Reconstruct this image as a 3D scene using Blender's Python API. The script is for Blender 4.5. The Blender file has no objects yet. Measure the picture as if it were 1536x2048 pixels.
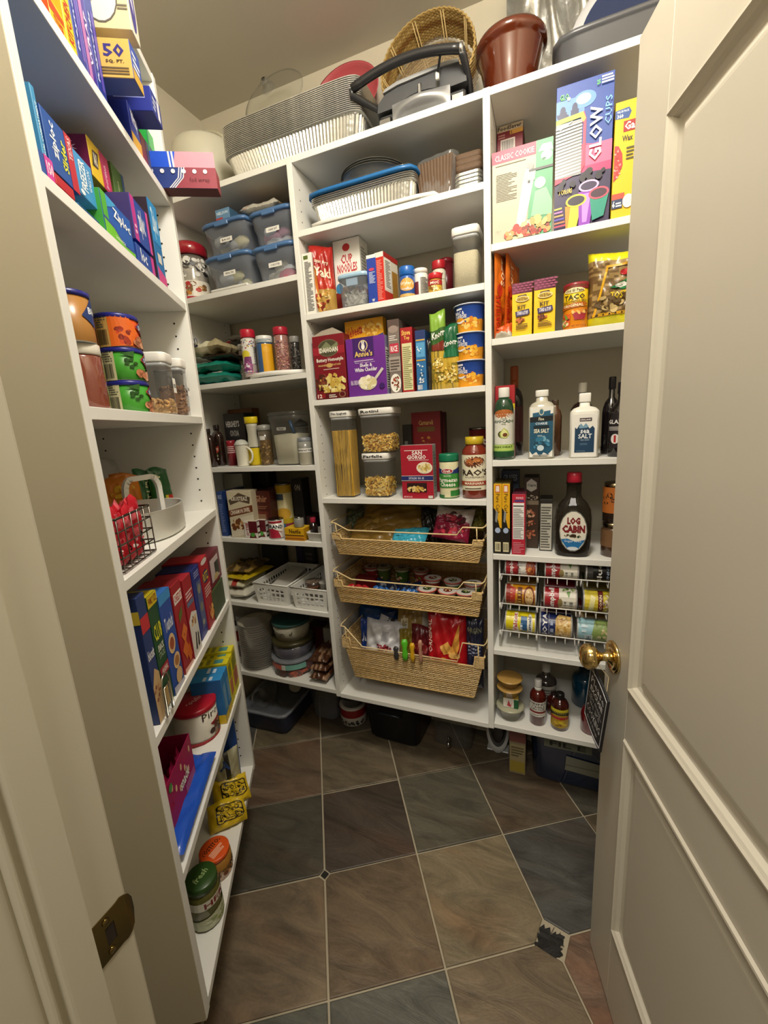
import bpy, math, random
from mathutils import Vector, Matrix
random.seed(7)
SC = bpy.context.scene
COL = SC.collection
PI = math.pi
# ------------------------------------------------------------------ camera
EYE = Vector((0, 0, 1.41)); FPX = 832.0
RW = Matrix(((0.92904529, -0.02101019, 0.36936894), (0.3650367, 0.21449002, -0.90594825), (-0.06019181, 0.97650018, 0.20694044)))
cam = bpy.data.cameras.new('camera'); cam.sensor_fit = 'HORIZONTAL'; cam.sensor_width = 36; cam.lens = FPX / 1536 * 36
cam.clip_start = .02; cam.clip_end = 30
camo = bpy.data.objects.new('camera', cam); COL.objects.link(camo)
camo.matrix_world = Matrix.Translation(EYE) @ RW.to_4x4(); SC.camera = camo
# ------------------------------------------------------------------ light
wd = bpy.data.worlds.new('world'); SC.world = wd; wd.use_nodes = True
wd.node_tree.nodes['Background'].inputs[0].default_value = (1, .94, .84, 1); wd.node_tree.nodes['Background'].inputs[1].default_value = .34
def area(name, loc, size, power, col, rot=(0, 0, 0)):
    l = bpy.data.lights.new(name, 'AREA'); l.shape = 'DISK'; l.size = size; l.energy = power; l.color = col
    o = bpy.data.objects.new(name, l); COL.objects.link(o); o.location = loc; o.rotation_euler = rot; return o
pl_ = bpy.data.lights.new('pantry_ceiling_light', 'POINT'); pl_.shadow_soft_size = .11; pl_.energy = 24; pl_.color = (1, .95, .86)
plo = bpy.data.objects.new('pantry_ceiling_light', pl_); COL.objects.link(plo); plo.location = (-.12, .50, 2.54)
area('added_down_fill', (-.12, .50, 2.69), .26, 7.5, (1, .95, .86))  # added lamp above the one ceiling light, fills in more light downwards
area('kitchen_ceiling_light', (-.1, -1.1, 2.66), .9, 25, (1, .935, .83))
SC.view_settings.view_transform = 'Standard'; SC.view_settings.look = 'None'; SC.view_settings.gamma = 1
SC.view_settings.use_curve_mapping = False; SC.view_settings.exposure = .26
SC.cycles.max_bounces = 8; SC.cycles.transparent_max_bounces = 24; SC.cycles.use_denoising = True
SC.cycles.caustics_reflective = False; SC.cycles.caustics_refractive = False
# ------------------------------------------------------------------ helpers
def lin(c):
    if isinstance(c, str): c = [int(c[i:i + 2], 16) / 255 for i in (0, 2, 4)]
    return tuple((x / 12.92 if x <= .04045 else ((x + .055) / 1.055) ** 2.4) for x in c) + (1.0,)
MC = {}
def mat(key, rough=.5, metal=0, noise=.06, nscale=40, bump=0, bscale=200, spec=.5, coat=0, base=None, aniso=None):
    """vertex-coloured procedural surface (colour of the thing itself, fine noise and relief)"""
    if key in MC: return MC[key]
    m = bpy.data.materials.new(key); m.use_nodes = True; nt = m.node_tree; N = nt.nodes; L = nt.links
    b = N['Principled BSDF']; b.inputs['Roughness'].default_value = rough; b.inputs['Metallic'].default_value = metal
    b.inputs['Specular IOR Level'].default_value = spec; b.inputs['Coat Weight'].default_value = coat
    a = N.new('ShaderNodeAttribute'); a.attribute_name = 'Col'
    tc = N.new('ShaderNodeTexCoord'); n = N.new('ShaderNodeTexNoise'); n.inputs['Scale'].default_value = nscale; n.inputs['Detail'].default_value = 5
    L.new(tc.outputs['Object'], n.inputs['Vector'])
    mr = N.new('ShaderNodeMapRange'); mr.inputs[3].default_value = 1 - noise; mr.inputs[4].default_value = 1 + noise; L.new(n.outputs[0], mr.inputs[0])
    mx = N.new('ShaderNodeVectorMath'); mx.operation = 'SCALE'; L.new(a.outputs['Color'], mx.inputs[0]); L.new(mr.outputs[0], mx.inputs['Scale'])
    L.new(mx.outputs[0], b.inputs['Base Color'])
    if bump:
        n2 = N.new('ShaderNodeTexNoise'); n2.inputs['Scale'].default_value = bscale; n2.inputs['Detail'].default_value = 6; L.new(tc.outputs['Object'], n2.inputs['Vector'])
        bp = N.new('ShaderNodeBump'); bp.inputs['Strength'].default_value = bump; bp.inputs['Distance'].default_value = .004
        L.new(n2.outputs[0], bp.inputs['Height']); L.new(bp.outputs[0], b.inputs['Normal'])
    MC[key] = m; return m
def clear(key, tint='ffffff', amt=.0, rough=.06, diff='ffffff', ior=1.45):
    """thin clear plastic or glass: see-through with fresnel gloss and a little milkiness"""
    if key in MC: return MC[key]
    m = bpy.data.materials.new(key); m.use_nodes = True; nt = m.node_tree; N = nt.nodes; L = nt.links
    N.remove(N['Principled BSDF']); out = N['Material Output']
    t = N.new('ShaderNodeBsdfTransparent'); t.inputs[0].default_value = lin(tint)
    d = N.new('ShaderNodeBsdfDiffuse'); d.inputs[0].default_value = lin(diff)
    g = N.new('ShaderNodeBsdfGlossy'); g.inputs['Roughness'].default_value = rough
    m1 = N.new('ShaderNodeMixShader'); m1.inputs[0].default_value = amt; L.new(t.outputs[0], m1.inputs[1]); L.new(d.outputs[0], m1.inputs[2])
    lw = N.new('ShaderNodeLayerWeight'); lw.inputs[0].default_value = .5; pw_ = N.new('ShaderNodeMath'); pw_.operation = 'POWER'; pw_.inputs[1].default_value = 4.5; L.new(lw.outputs['Facing'], pw_.inputs[0]); fr = N.new('ShaderNodeMapRange'); fr.inputs[3].default_value = .035; fr.inputs[4].default_value = .75; L.new(pw_.outputs[0], fr.inputs[0])
    n = N.new('ShaderNodeTexNoise'); n.inputs['Scale'].default_value = 30; bp = N.new('ShaderNodeBump'); bp.inputs['Strength'].default_value = .12; bp.inputs['Distance'].default_value = .002
    tc = N.new('ShaderNodeTexCoord'); L.new(tc.outputs['Object'], n.inputs['Vector']); L.new(n.outputs[0], bp.inputs['Height']); L.new(bp.outputs[0], g.inputs['Normal'])
    m2 = N.new('ShaderNodeMixShader'); L.new(fr.outputs[0], m2.inputs[0]); L.new(m1.outputs[0], m2.inputs[1]); L.new(g.outputs[0], m2.inputs[2])
    L.new(m2.outputs[0], out.inputs[0]); MC[key] = m; return m
PAPER = mat('printed_card', .45, noise=.05, nscale=60)
INK = mat('printed_ink', .42, noise=.03, nscale=90)
PLAS = mat('plastic', .3, noise=.03)
FILM = mat('foil_film', .28, noise=.08, nscale=25, bump=.25, bscale=60)
MATTE = mat('matte', .7, noise=.1, bump=.1)
MEL = mat('white_melamine', .38, noise=.015, nscale=8)
PAINT = mat('wall_paint', .75, noise=.02, nscale=5, bump=.05, bscale=300)
SEMI = mat('satin_paint', .33, noise=.015, nscale=6)
BRASS = mat('brass', .14, metal=1, noise=.05)
STEEL = mat('steel', .25, metal=1, noise=.05)
FOIL = mat('aluminium_foil', .32, metal=.86, noise=.12, nscale=60, bump=.3, bscale=90)
GLAZE = mat('glaze', .12, noise=.1, nscale=15, coat=.6)
RATTAN = mat('rattan', .6, noise=.3, nscale=55, bump=.2)
GLASS = clear('clear_glass', 'f4f6f4', .02, .03)
ACRYL = clear('clear_acrylic', 'f0f1f2', .03, .05)
SMOKE = clear('grey_tinted_plastic', 'e2e3e6', .05, .1, '9aa0a8')
MILKY = clear('milky_plastic', 'eef1f6', .22, .25, 'd4dae4')
BAGC = clear('clear_film', 'f2f2f2', .07, .12)
BLUEC = clear('pale_blue_plastic', 'bcd4e6', .25, .15, '9cc0dc')
class M:
    def __init__(s): s.v = []; s.f = []; s.c = []; s.sm = []
    def add(s, vs, fs, c, smooth=False):
        o = len(s.v); s.v += [tuple(v) for v in vs]
        col = lin(c) if not callable(c) else None
        for f in fs: s.f.append([i + o for i in f]); s.c.append(col if col else lin(c(f))); s.sm.append(smooth)
        return s
    def box(s, x0, y0, z0, x1, y1, z1, c, b=0, cols=None):
        if b <= 0 or min(x1 - x0, y1 - y0, z1 - z0) < 2.5 * b:
            vs = [(x, y, z) for z in (z0, z1) for y in (y0, y1) for x in (x0, x1)]
            fs = [(0, 2, 3, 1), (4, 5, 7, 6), (0, 1, 5, 4), (2, 6, 7, 3), (1, 3, 7, 5), (0, 4, 6, 2)]
            if cols:   # bottom, top, front, back, right, left
                for f, cc in zip(fs, cols): s.add(vs, [f], cc)
            else: s.add(vs, fs, c)
            return s
        X, Y, Z = (x0, x1), (y0, y1), (z0, z1); vs = []; ix = {}
        for i in (0, 1):
            for j in (0, 1):
                for k in (0, 1):
                    sx, sy, sz = 1 - 2 * i, 1 - 2 * j, 1 - 2 * k
                    for a in range(3):
                        ix[i, j, k, a] = len(vs)
                        vs.append((X[i] + (sx * b if a != 0 else 0), Y[j] + (sy * b if a != 1 else 0), Z[k] + (sz * b if a != 2 else 0)))
        q = lambda *t: [ix[p] for p in t]
        cc = cols or [c] * 6
        F = [(q((0,0,0,2),(0,1,0,2),(1,1,0,2),(1,0,0,2)), cc[0]), (q((0,0,1,2),(1,0,1,2),(1,1,1,2),(0,1,1,2)), cc[1]),
             (q((0,0,0,1),(1,0,0,1),(1,0,1,1),(0,0,1,1)), cc[2]), (q((0,1,0,1),(0,1,1,1),(1,1,1,1),(1,1,0,1)), cc[3]),
             (q((1,0,0,0),(1,1,0,0),(1,1,1,0),(1,0,1,0)), cc[4]), (q((0,0,0,0),(0,0,1,0),(0,1,1,0),(0,1,0,0)), cc[5])]
        for j in (0, 1):
            for k in (0, 1): F.append((q((0,j,k,1),(1,j,k,1),(1,j,k,2),(0,j,k,2)), cc[2]))
        for i in (0, 1):
            for k in (0, 1): F.append((q((i,0,k,0),(i,1,k,0),(i,1,k,2),(i,0,k,2)), cc[4 if i else 5]))
        for i in (0, 1):
            for j in (0, 1): F.append((q((i,j,0,0),(i,j,1,0),(i,j,1,1),(i,j,0,1)), cc[2]))
        for i in (0, 1):
            for j in (0, 1):
                for k in (0, 1): F.append((q((i,j,k,0),(i,j,k,1),(i,j,k,2)), cc[2]))
        o = len(s.v); s.v += vs
        for f, c1 in F: s.f.append([a + o for a in f]); s.c.append(lin(c1)); s.sm.append(False)
        return s
    def lathe(s, prof, c=None, n=28, cx=0, cy=0, sx=1, sy=1, pw=2, flute=0, nf=0, zf=None):
        """prof: (r, z[, colour of the band above]); pw>2 gives a rounded square section"""
        o = len(s.v); cur = c
        for (r, z, *_) in prof:
            for i in range(n):
                a = 2 * PI * i / n; ca, sa = math.cos(a), math.sin(a)
                k = (abs(ca) ** pw + abs(sa) ** pw) ** (-1 / pw) if pw != 2 else 1
                if flute: k *= 1 + flute * math.cos(nf * a)
                x, y = cx + r * k * ca * sx, cy + r * k * sa * sy
                s.v.append((x, y, z + (zf(x, y) if zf else 0)))
        for j in range(len(prof) - 1):
            if len(prof[j]) > 2 and prof[j][2]: cur = prof[j][2]
            for i in range(n):
                k = (i + 1) % n
                s.f.append([o + j * n + i, o + j * n + k, o + (j + 1) * n + k, o + (j + 1) * n + i]); s.c.append(lin(cur)); s.sm.append(True)
        if prof[0][0] > 1e-4: s.f.append([o + i for i in range(n)][::-1]); s.c.append(lin(prof[0][2] if len(prof[0]) > 2 and prof[0][2] else c or cur)); s.sm.append(False)
        if prof[-1][0] > 1e-4: s.f.append([o + (len(prof) - 1) * n + i for i in range(n)]); s.c.append(lin((prof[-1][2] if len(prof[-1]) > 2 and prof[-1][2] else cur))); s.sm.append(False)
        return s
    def shell(s, prof, c, n=28, **k):
        """open vessel: outline without end caps"""
        s.lathe(prof, c, n, **k)
        for e in range(2 if prof[0][0] > 1e-4 and prof[-1][0] > 1e-4 else 1):
            if len(s.f[-1]) == n: s.f.pop(); s.c.pop(); s.sm.pop()
        return s
    def tube(s, pts, r, c, n=6, closed=False):
        pts = [Vector(p) for p in pts]; k = len(pts); o = len(s.v); up = Vector((0, 0, 1)); pn = None
        for i, p in enumerate(pts):
            a = pts[(i - 1) % k] if (closed or i) else p; b = pts[(i + 1) % k] if (closed or i < k - 1) else p
            t = (b - a).normalized() if (b - a).length > 1e-9 else Vector((1, 0, 0))
            if pn is None: pn = t.orthogonal().normalized()
            nn = (pn - t * pn.dot(t)); pn = nn.normalized() if nn.length > 1e-6 else t.orthogonal().normalized()
            bn = t.cross(pn); rr = r[i] if isinstance(r, (list, tuple)) else r
            for j in range(n):
                an = 2 * PI * j / n; s.v.append(tuple(p + pn * (rr * math.cos(an)) + bn * (rr * math.sin(an))))
        cc = lin(c)
        for i in range(k if closed else k - 1):
            i2 = (i + 1) % k
            for j in range(n):
                j2 = (j + 1) % n; s.f.append([o + i * n + j, o + i * n + j2, o + i2 * n + j2, o + i2 * n + j]); s.c.append(cc); s.sm.append(n > 4)
        if not closed:
            s.f.append([o + j for j in range(n)][::-1]); s.f.append([o + (k - 1) * n + j for j in range(n)]); s.c += [cc, cc]; s.sm += [False, False]
        return s
    def prism(s, pts, z0, z1, c, c2=None, ax='z'):
        n = len(pts); g = (lambda a, b, z: (a, b, z)) if ax == 'z' else ((lambda a, b, z: (a, z, b)) if ax == 'y' else (lambda a, b, z: (z, a, b)))
        vs = [g(a, b, z0) for a, b in pts] + [g(a, b, z1) for a, b in pts]
        s.add(vs, [list(range(n))[::-1], list(range(n, 2 * n))], c); s.add(vs, [(i, (i + 1) % n, n + (i + 1) % n, n + i) for i in range(n)], c2 or c); return s
    def grid(s, fn, nu, nv, c, smooth=True, cl=None):
        o = len(s.v)
        for j in range(nv + 1):
            for i in range(nu + 1): s.v.append(tuple(fn(i / nu, j / nv)))
        for j in range(nv):
            for i in range(nu):
                a = o + j * (nu + 1) + i; s.f.append([a, a + 1, a + nu + 2, a + nu + 1])
                s.c.append(lin(cl((i + .5) / nu, (j + .5) / nv)) if cl else lin(c)); s.sm.append(smooth)
        return s
    def build(s, name, m, parent=None, loc=None, rz=0, **tags):
        me = bpy.data.meshes.new(name); me.from_pydata(s.v, [], s.f)
        ca = me.color_attributes.new('Col', 'FLOAT_COLOR', 'CORNER'); buf = []
        for f, c in zip(s.f, s.c): buf += list(c) * len(f)
        ca.data.foreach_set('color', buf); me.polygons.foreach_set('use_smooth', s.sm)
        me.materials.append(m); me.update()
        o = bpy.data.objects.new(name, me); COL.objects.link(o)
        if parent: o.parent = parent
        if loc is not None: o.location = loc
        o.rotation_euler = (0, 0, rz)
        tag(o, **tags); return o
def tag(o, label=None, cat=None, group=None, kind=None):
    if label: o['label'] = label
    if cat: o['category'] = cat
    if group: o['group'] = group
    if kind: o['kind'] = kind
    return o
def thing(name, label, cat, loc, rz=0, group=None):
    o = bpy.data.objects.new(name, None); COL.objects.link(o); o.empty_display_size = .02
    o.location = loc; o.rotation_euler = (0, 0, rz); return tag(o, label, cat, group)
def dup(o, loc=None, label=None, rz=None, parent=None, group=None):
    c = o.copy(); COL.objects.link(c); c.parent = parent
    if loc is not None: c.location = loc
    if rz is not None: c.rotation_euler = (0, 0, rz)
    if label: c['label'] = label
    if group: c['group'] = group
    for ch in o.children: dup(ch, parent=c)
    return c
# text glyph cache -> 2-D mesh scaled to the unit square
TX = {}
def glyphs(s, bold):
    k = (s, bold)
    if k not in TX:
        cu = bpy.data.curves.new('t', 'FONT'); cu.body = s; cu.resolution_u = 1; cu.offset = .025 * bold; cu.size = 1; cu.space_line = .82; cu.align_x = 'CENTER'
        ob = bpy.data.objects.new('t', cu); me = bpy.data.meshes.new_from_object(ob)
        vs = [v.co.copy() for v in me.vertices]; fs = [list(p.vertices) for p in me.polygons]
        bpy.data.objects.remove(ob); bpy.data.curves.remove(cu); bpy.data.meshes.remove(me)
        if vs:
            x0 = min(v.x for v in vs); x1 = max(v.x for v in vs); y0 = min(v.y for v in vs); y1 = max(v.y for v in vs)
            vs = [((v.x - x0) / max(x1 - x0, 1e-6), (v.y - y0) / max(y1 - y0, 1e-6)) for v in vs]
        TX[k] = (vs, fs)
    return TX[k]
from mathutils.geometry import tessellate_polygon
class Print(M):
    """flat print laid on a surface: mp(u, v, lift) -> point; u, v in 0..1"""
    def __init__(s, lift=.0004, step=.00012): M.__init__(s); s.l0 = lift; s.st = step
    def tess(s, pts, c, mp, off, lv):
        tr = [[pts[i] for i in t] for t in tessellate_polygon([[Vector((x, y, 0)) for x, y in pts]])]
        for _ in range(lv):
            nt = []
            for a, b, d in tr:
                ab, bd, da = [((p[0] + q[0]) / 2, (p[1] + q[1]) / 2) for p, q in ((a, b), (b, d), (d, a))]; nt += [(a, ab, da), (ab, b, bd), (da, bd, d), (ab, bd, da)]
            tr = nt
        for t in tr:
            if (t[1][0] - t[0][0]) * (t[2][1] - t[0][1]) - (t[1][1] - t[0][1]) * (t[2][0] - t[0][0]) < 0: t = t[::-1]
            s.add([mp(x, y, off) for x, y in t], [(0, 1, 2)], c)
    def draw(s, ops, mp, asp=1.0, seg=1):
        k = 0
        for op in ops:
            t = op[0]; off = s.l0 + s.st * k; k += 1
            if t == 'R':
                _, x0, y0, x1, y1, c = op; s.grid(lambda a, b: mp(x0 + (x1 - x0) * a, y0 + (y1 - y0) * b, off), seg if seg == 1 else max(2, int(seg * abs(x1 - x0)) + 1), 1 if seg == 1 else max(1, int(seg * abs(y1 - y0) * .6)), c, False)
            elif t == 'E':
                _, cx, cy, rx, ry, c = op; n = 18; vs = [mp(cx, cy, off)]; fs = []
                rr = (1,) if seg == 1 else (.25, .5, .75, 1)
                for q in rr: vs += [mp(cx + rx * q * math.cos(2 * PI * i / n), cy + ry * q * math.sin(2 * PI * i / n), off) for i in range(n)]
                for i in range(n):
                    fs.append((0, 1 + i, 1 + (i + 1) % n))
                    for q in range(len(rr) - 1): fs.append((1 + q * n + i, 1 + q * n + n + i, 1 + q * n + n + (i + 1) % n, 1 + q * n + (i + 1) % n))
                s.add(vs, fs, c)
            elif t == 'P':
                pts, c = op[1], op[2]
                if seg == 1: s.add([mp(x, y, off) for x, y in pts], [tuple(range(len(pts)))], c)
                else: s.tess(pts, c, mp, off, 3)
            elif t == 'T':
                st, x0, y0, x1, y1, c = op[1:7]; rot = op[7] if len(op) > 7 else 0; sl = op[8] if len(op) > 8 else 0; bold = op[9] if len(op) > 9 else 1
                vs, fs = glyphs(st, bold); q = []
                for x, y in vs:
                    if rot == 90: x, y = 1 - y, x
                    elif rot == -90: x, y = y, 1 - x
                    X = x0 + (x1 - x0) * x; Y = y0 + (y1 - y0) * y
                    q.append(mp(X, Y + sl * (X - (x0 + x1) / 2), off + .0002 * (seg > 1)))
                s.add(q, fs, c)
            elif t == 'B':
                _, cx, cy, rx, ry, n, cs, sz = op
                for i in range(n):
                    a = random.uniform(0, 6.28); r = random.random() ** .5; x = cx + rx * r * math.cos(a); y = cy + ry * r * math.sin(a)
                    e = sz * random.uniform(.6, 1.2); m_ = 8; ph = random.uniform(0, 3); f_ = random.uniform(.5, 1)
                    o2 = off + .00002 * i
                    cl_ = lambda q: max(.012, min(.988, q))
                    s.add([mp(cl_(x + e * (math.cos(2 * PI * j / m_) * math.cos(ph) - f_ * math.sin(2 * PI * j / m_) * math.sin(ph))), cl_(y + e * asp * (math.cos(2 * PI * j / m_) * math.sin(ph) + f_ * math.sin(2 * PI * j / m_) * math.cos(ph))), o2) for j in range(m_)], [tuple(range(m_))], random.choice(cs))
                k += int(n * .00002 / s.st) + 1
            elif t == 'L':
                _, x0, y0, x1, y1, n, c = op; hh = (y1 - y0) / n
                for i in range(n):
                    xe = x1 - (x1 - x0) * random.choice((0, 0, .1, .25, .4)); yb = y0 + i * hh
                    s.grid(lambda a, b: mp(x0 + (xe - x0) * a, yb + hh * .55 * b, off), 1 if seg == 1 else max(1, int(seg * (x1 - x0))), 1, c, False)
            elif t == 'V':      # vertical bars (barcode)
                _, x0, y0, x1, y1, n, c = op; ww = (x1 - x0) / n
                for i in range(n):
                    xb = x0 + i * ww; wf = random.uniform(.3, .75)
                    s.grid(lambda a, b: mp(xb + ww * wf * a, y0 + (y1 - y0) * b, off), 1, 1, c, False)
        return s
def face_map(w, d, h, side):
    return {'front': lambda u, v, o: (-w / 2 + u * w, -d / 2 - o, v * h), 'back': lambda u, v, o: (w / 2 - u * w, d / 2 + o, v * h),
            'right': lambda u, v, o: (w / 2 + o, -d / 2 + u * d, v * h), 'left': lambda u, v, o: (-w / 2 - o, d / 2 - u * d, v * h),
            'top': lambda u, v, o: (-w / 2 + u * w, -d / 2 + v * d, h + o), 'bottom': lambda u, v, o: (-w / 2 + u * w, d / 2 - v * d, -o)}[side]
# ------------------------------------------------------------------ frames: two shelving fronts
class Frame:
    def __init__(s, ox, oy, ang): s.o = Vector((ox, oy, 0)); s.a = ang; s.ex = Vector((math.cos(ang), math.sin(ang), 0)); s.ey = Vector((-math.sin(ang), math.cos(ang), 0))
    def w(s, x, y, z=0): return s.o + s.ex * x + s.ey * y + Vector((0, 0, z))
    def _q(s, p): return RW.transposed() @ (p - EYE)
    def xat(s, px, y, z):
        a = s._q(s.w(0, y, z)); b = RW.transposed() @ s.ex; k = px - 768
        return (-FPX * a.x - k * a.z) / (k * b.z + FPX * b.x)
    def zat(s, x, y, py):
        a = s._q(s.w(x, y, 0)); b = RW.transposed() @ Vector((0, 0, 1)); k = py - 1024
        return (k * a.z - FPX * a.y) / (FPX * b.y - k * b.z)
FB = Frame(0, 1.34, 0)
FL = Frame(-.916, .942, math.radians(120.2))
B1 = dict(t=.855, a=.514, b=.195, c=-.135, d=-.434, e=-.728, f=-1.073)
ZB = {k: v + 1.41 for k, v in B1.items()}                                          # column 1 shelf tops
Z2 = dict(t=2.265, a=2.05, b=1.793, c=1.507, d=1.151, f=.325)                      # column 2
Z3 = dict(t=2.265, a=1.889, b=1.636, c=1.277, d=.970, e=.625, f=.332)              # column 3
ZL = dict(t=2.265, a=2.000, b=1.753, c=1.460, d=1.197, e=.914, f=.625, g=.316)     # left unit
ZF = 0.0
def spot(fr, xl, xr, yt, z, s, d, cyl=False, xt=None):
    """centre x, width, height of a thing whose front base runs from pixel xl to xr at setback s"""
    y = s; x0 = fr.xat(xl, y, z); x1 = fr.xat(xr, y, z); w = x1 - x0
    if cyl:      # circle touching both sight lines, its front at setback s
        e = EYE - fr.o; ex_, ey_ = e.dot(fr.ex), e.dot(fr.ey); y = s + w * .3
        for _ in range(4):
            x0 = fr.xat(xl, y, z); x1 = fr.xat(xr, y, z); a0 = math.atan2(x0 - ex_, y - ey_); a1 = math.atan2(x1 - ex_, y - ey_); am, ah = (a0 + a1) / 2, (a1 - a0) / 2
            D_ = (s - ey_) / (math.cos(am) - math.sin(ah)); r_ = D_ * math.sin(ah); y = s + r_
        xc_ = ex_ + D_ * math.sin(am); x0, x1, w = xc_ - r_, xc_ + r_, 2 * r_
    h = fr.zat((x0 + x1) / 2 if cyl else x0, y, yt) - z
    if z > .2 and z < 2.2:
        up = sorted(q for q in (ZL if fr is FL else (ZB if (x0 + x1) / 2 < -.8 else (Z2 if (x0 + x1) / 2 < -.18 else Z3))).values() if q > z + .02)
        if up: h = min(h, up[0] - .021 - z)
    return (x0 + x1) / 2, w, h

def fit(fr, x, hw, z, h):
    """keep a thing of half width hw between its uprights and under the shelf above"""
    if 0.2 < z < 2.2:
        if fr is FL: lo, hi, S = -.609, -.0215, ZL
        elif x < -.802: lo, hi, S = -1.404, -.8140, ZB
        elif x < -.18: lo, hi, S = -.7915, -.1910, Z2
        else: lo, hi, S = -.1685, .429, Z3
        x = max(lo + hw, min(hi - hw, x)); up = sorted(q for q in S.values() if q > z + .02)
        if up: h = min(h, up[0] - .0215 - z)
    return x, h
# ------------------------------------------------------------------ setting
WALLC = 'd2cab6'; TRIMC = 'c7c0ab'; DOORC = 'c9c2b1'
CZ = 2.735
def wall(name, pts, z0, z1, c=WALLC, m=PAINT, parent=None): return M().prism(pts, z0, z1, c).build(name, m, parent, kind='structure')
wall('wall_back', [(-1.555, 1.70), (.58, 1.70), (.58, 1.82), (-1.555, 1.82)], 0, CZ)
wall('wall_far_left', [(-1.435, 1.238), (-1.435, 1.70), (-1.555, 1.70), (-1.555, 1.206)], 0, CZ)
A0 = FL.w(-.66, .305); A1 = FL.w(.59, .305); A0b = FL.w(-.66, .425); A1b = FL.w(.59, .425)
wall('wall_left', [(A0.x, A0.y), (-1.435, 1.238), (-1.555, 1.206), (A0b.x, A0b.y)], 0, CZ)
wall('wall_right', [(.46, .235), (.58, .235), (.58, 1.70), (.46, 1.70)], 0, CZ)
FW = M(); FW.prism([(-1.9, .10), (-.475, .10), (-.475, .235), (A0.x + .01, .235), (A0.x, A0.y), (A0b.x, A0b.y), (-1.9, .10)][:6], 0, CZ, WALLC)
FW.prism([(.345, .10), (1.7, .10), (1.7, .235), (.345, .235)], 0, CZ, WALLC); FW.prism([(-.475, .10), (.345, .10), (.345, .235), (-.475, .235)], 2.075, CZ, WALLC)
FW.build('wall_front', PAINT, kind='structure')
wall('wall_kitchen_left', [(-2.02, -2.4), (-1.9, -2.4), (-1.9, .10), (-2.02, .10)], 0, CZ)
wall('wall_kitchen_right', [(1.7, -2.4), (1.82, -2.4), (1.82, .10), (1.7, .10)], 0, CZ)
wall('wall_kitchen_back', [(-1.9, -2.52), (1.7, -2.52), (1.7, -2.4), (-1.9, -2.4)], 0, CZ)
M().box(-2.02, -2.52, CZ, 1.82, 1.82, CZ + .1, 'c6bfb0').build('ceiling', PAINT, kind='structure')
# door frame: jamb, stop, head, with small rounded arrises
jm = M()
def jamb(sx, s):      # profile in plan, swept upwards
    x = sx; q = .003
    prof = [(x, .232), (x + s * -.0, .190), (x + s * .012, .190), (x + s * .012, .1615), (x + s * .0115, .159), (x + s * .0035, .1565), (x + s * .003, .152), (x + s * .0075, .1485), (x + s * .007, .146), (x - s * .001, .1435), (x, .141), (x, .103), (x - s * .003, .10), (x - s * .025, .10), (x - s * .025, .235), (x - s * .003, .235)]
    M().prism(prof if s > 0 else prof[::-1], 0, 2.05, TRIMC).build('door_jamb', SEMI, fr_, kind='structure')
fr_ = M().box(-.475, .10, 2.05, .345, .235, 2.075, TRIMC, .002).build('trim_1', SEMI, kind='structure')
jamb(-.45, 1); jamb(.32, -1)
# casing on the kitchen side
for x0, x1 in ((-.535, -.46), (.33, .405)):
    c = M(); n = [(x0, .10), (x1, .10), (x1, .092), (x1 - .01, .086), (x1 - .02, .088), (x0 + .012, .084), (x0, .088)]; c.prism(n, 0, 2.12, TRIMC); c.build('casing', SEMI, fr_, kind='structure')
# brass strike plate on the left jamb
sp = thing('strike_plate', 'brass strike plate screwed to the left door jamb', 'door hardware', (-.45, .21, .868))
q = []
for a, b in ((.0, -.028), (.0, .028)): pass
plate = M()
nY = 10; ys = [-.020 + .052 * i / nY for i in range(nY + 1)]
def hz(y): return .0285 if y < .012 else .0285 * math.sqrt(max(0, 1 - ((y - .012) / .0205) ** 2)) + .002
def px_(y): return .0012 + (0 if y < .022 else -((y - .022) ** 2) * 60)
hole = (-.0115, .0115, -.006, .008)  # z0,z1,y0,y1
for i in range(nY):
    y0, y1 = ys[i], ys[i + 1]; mid = (y0 + y1) / 2
    segs = [(-1, 1)] if not (hole[2] < mid < hole[3]) else [(-1, -.42), (.42, 1)]
    for a, b in segs:
        vs = [(px_(y0), y0, a * hz(y0)), (px_(y1), y1, a * hz(y1)), (px_(y1), y1, b * hz(y1)), (px_(y0), y0, b * hz(y0))]
        vs += [(x - .0012, y, z) for x, y, z in vs]
        plate.add(vs, [(0, 1, 2, 3), (7, 6, 5, 4), (0, 4, 5, 1), (3, 2, 6, 7), (1, 5, 6, 2), (0, 3, 7, 4)], '8c7848')
plate.build('plate', BRASS, sp)
M().box(-.001, -.006, -.012, .0006, .008, .012, '2a2018').build('latch_pocket', MATTE, sp)
for z in (-.020, .020):
    sc = M(); sc.lathe([(.0042, 0), (.0036, .0012), (.0012, .0016), (0, .0016)], '8c7848', 12); o = sc.build('screw', BRASS, sp, (.0012, -.002, z)); o.rotation_euler = (0, PI / 2, 0)
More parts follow.
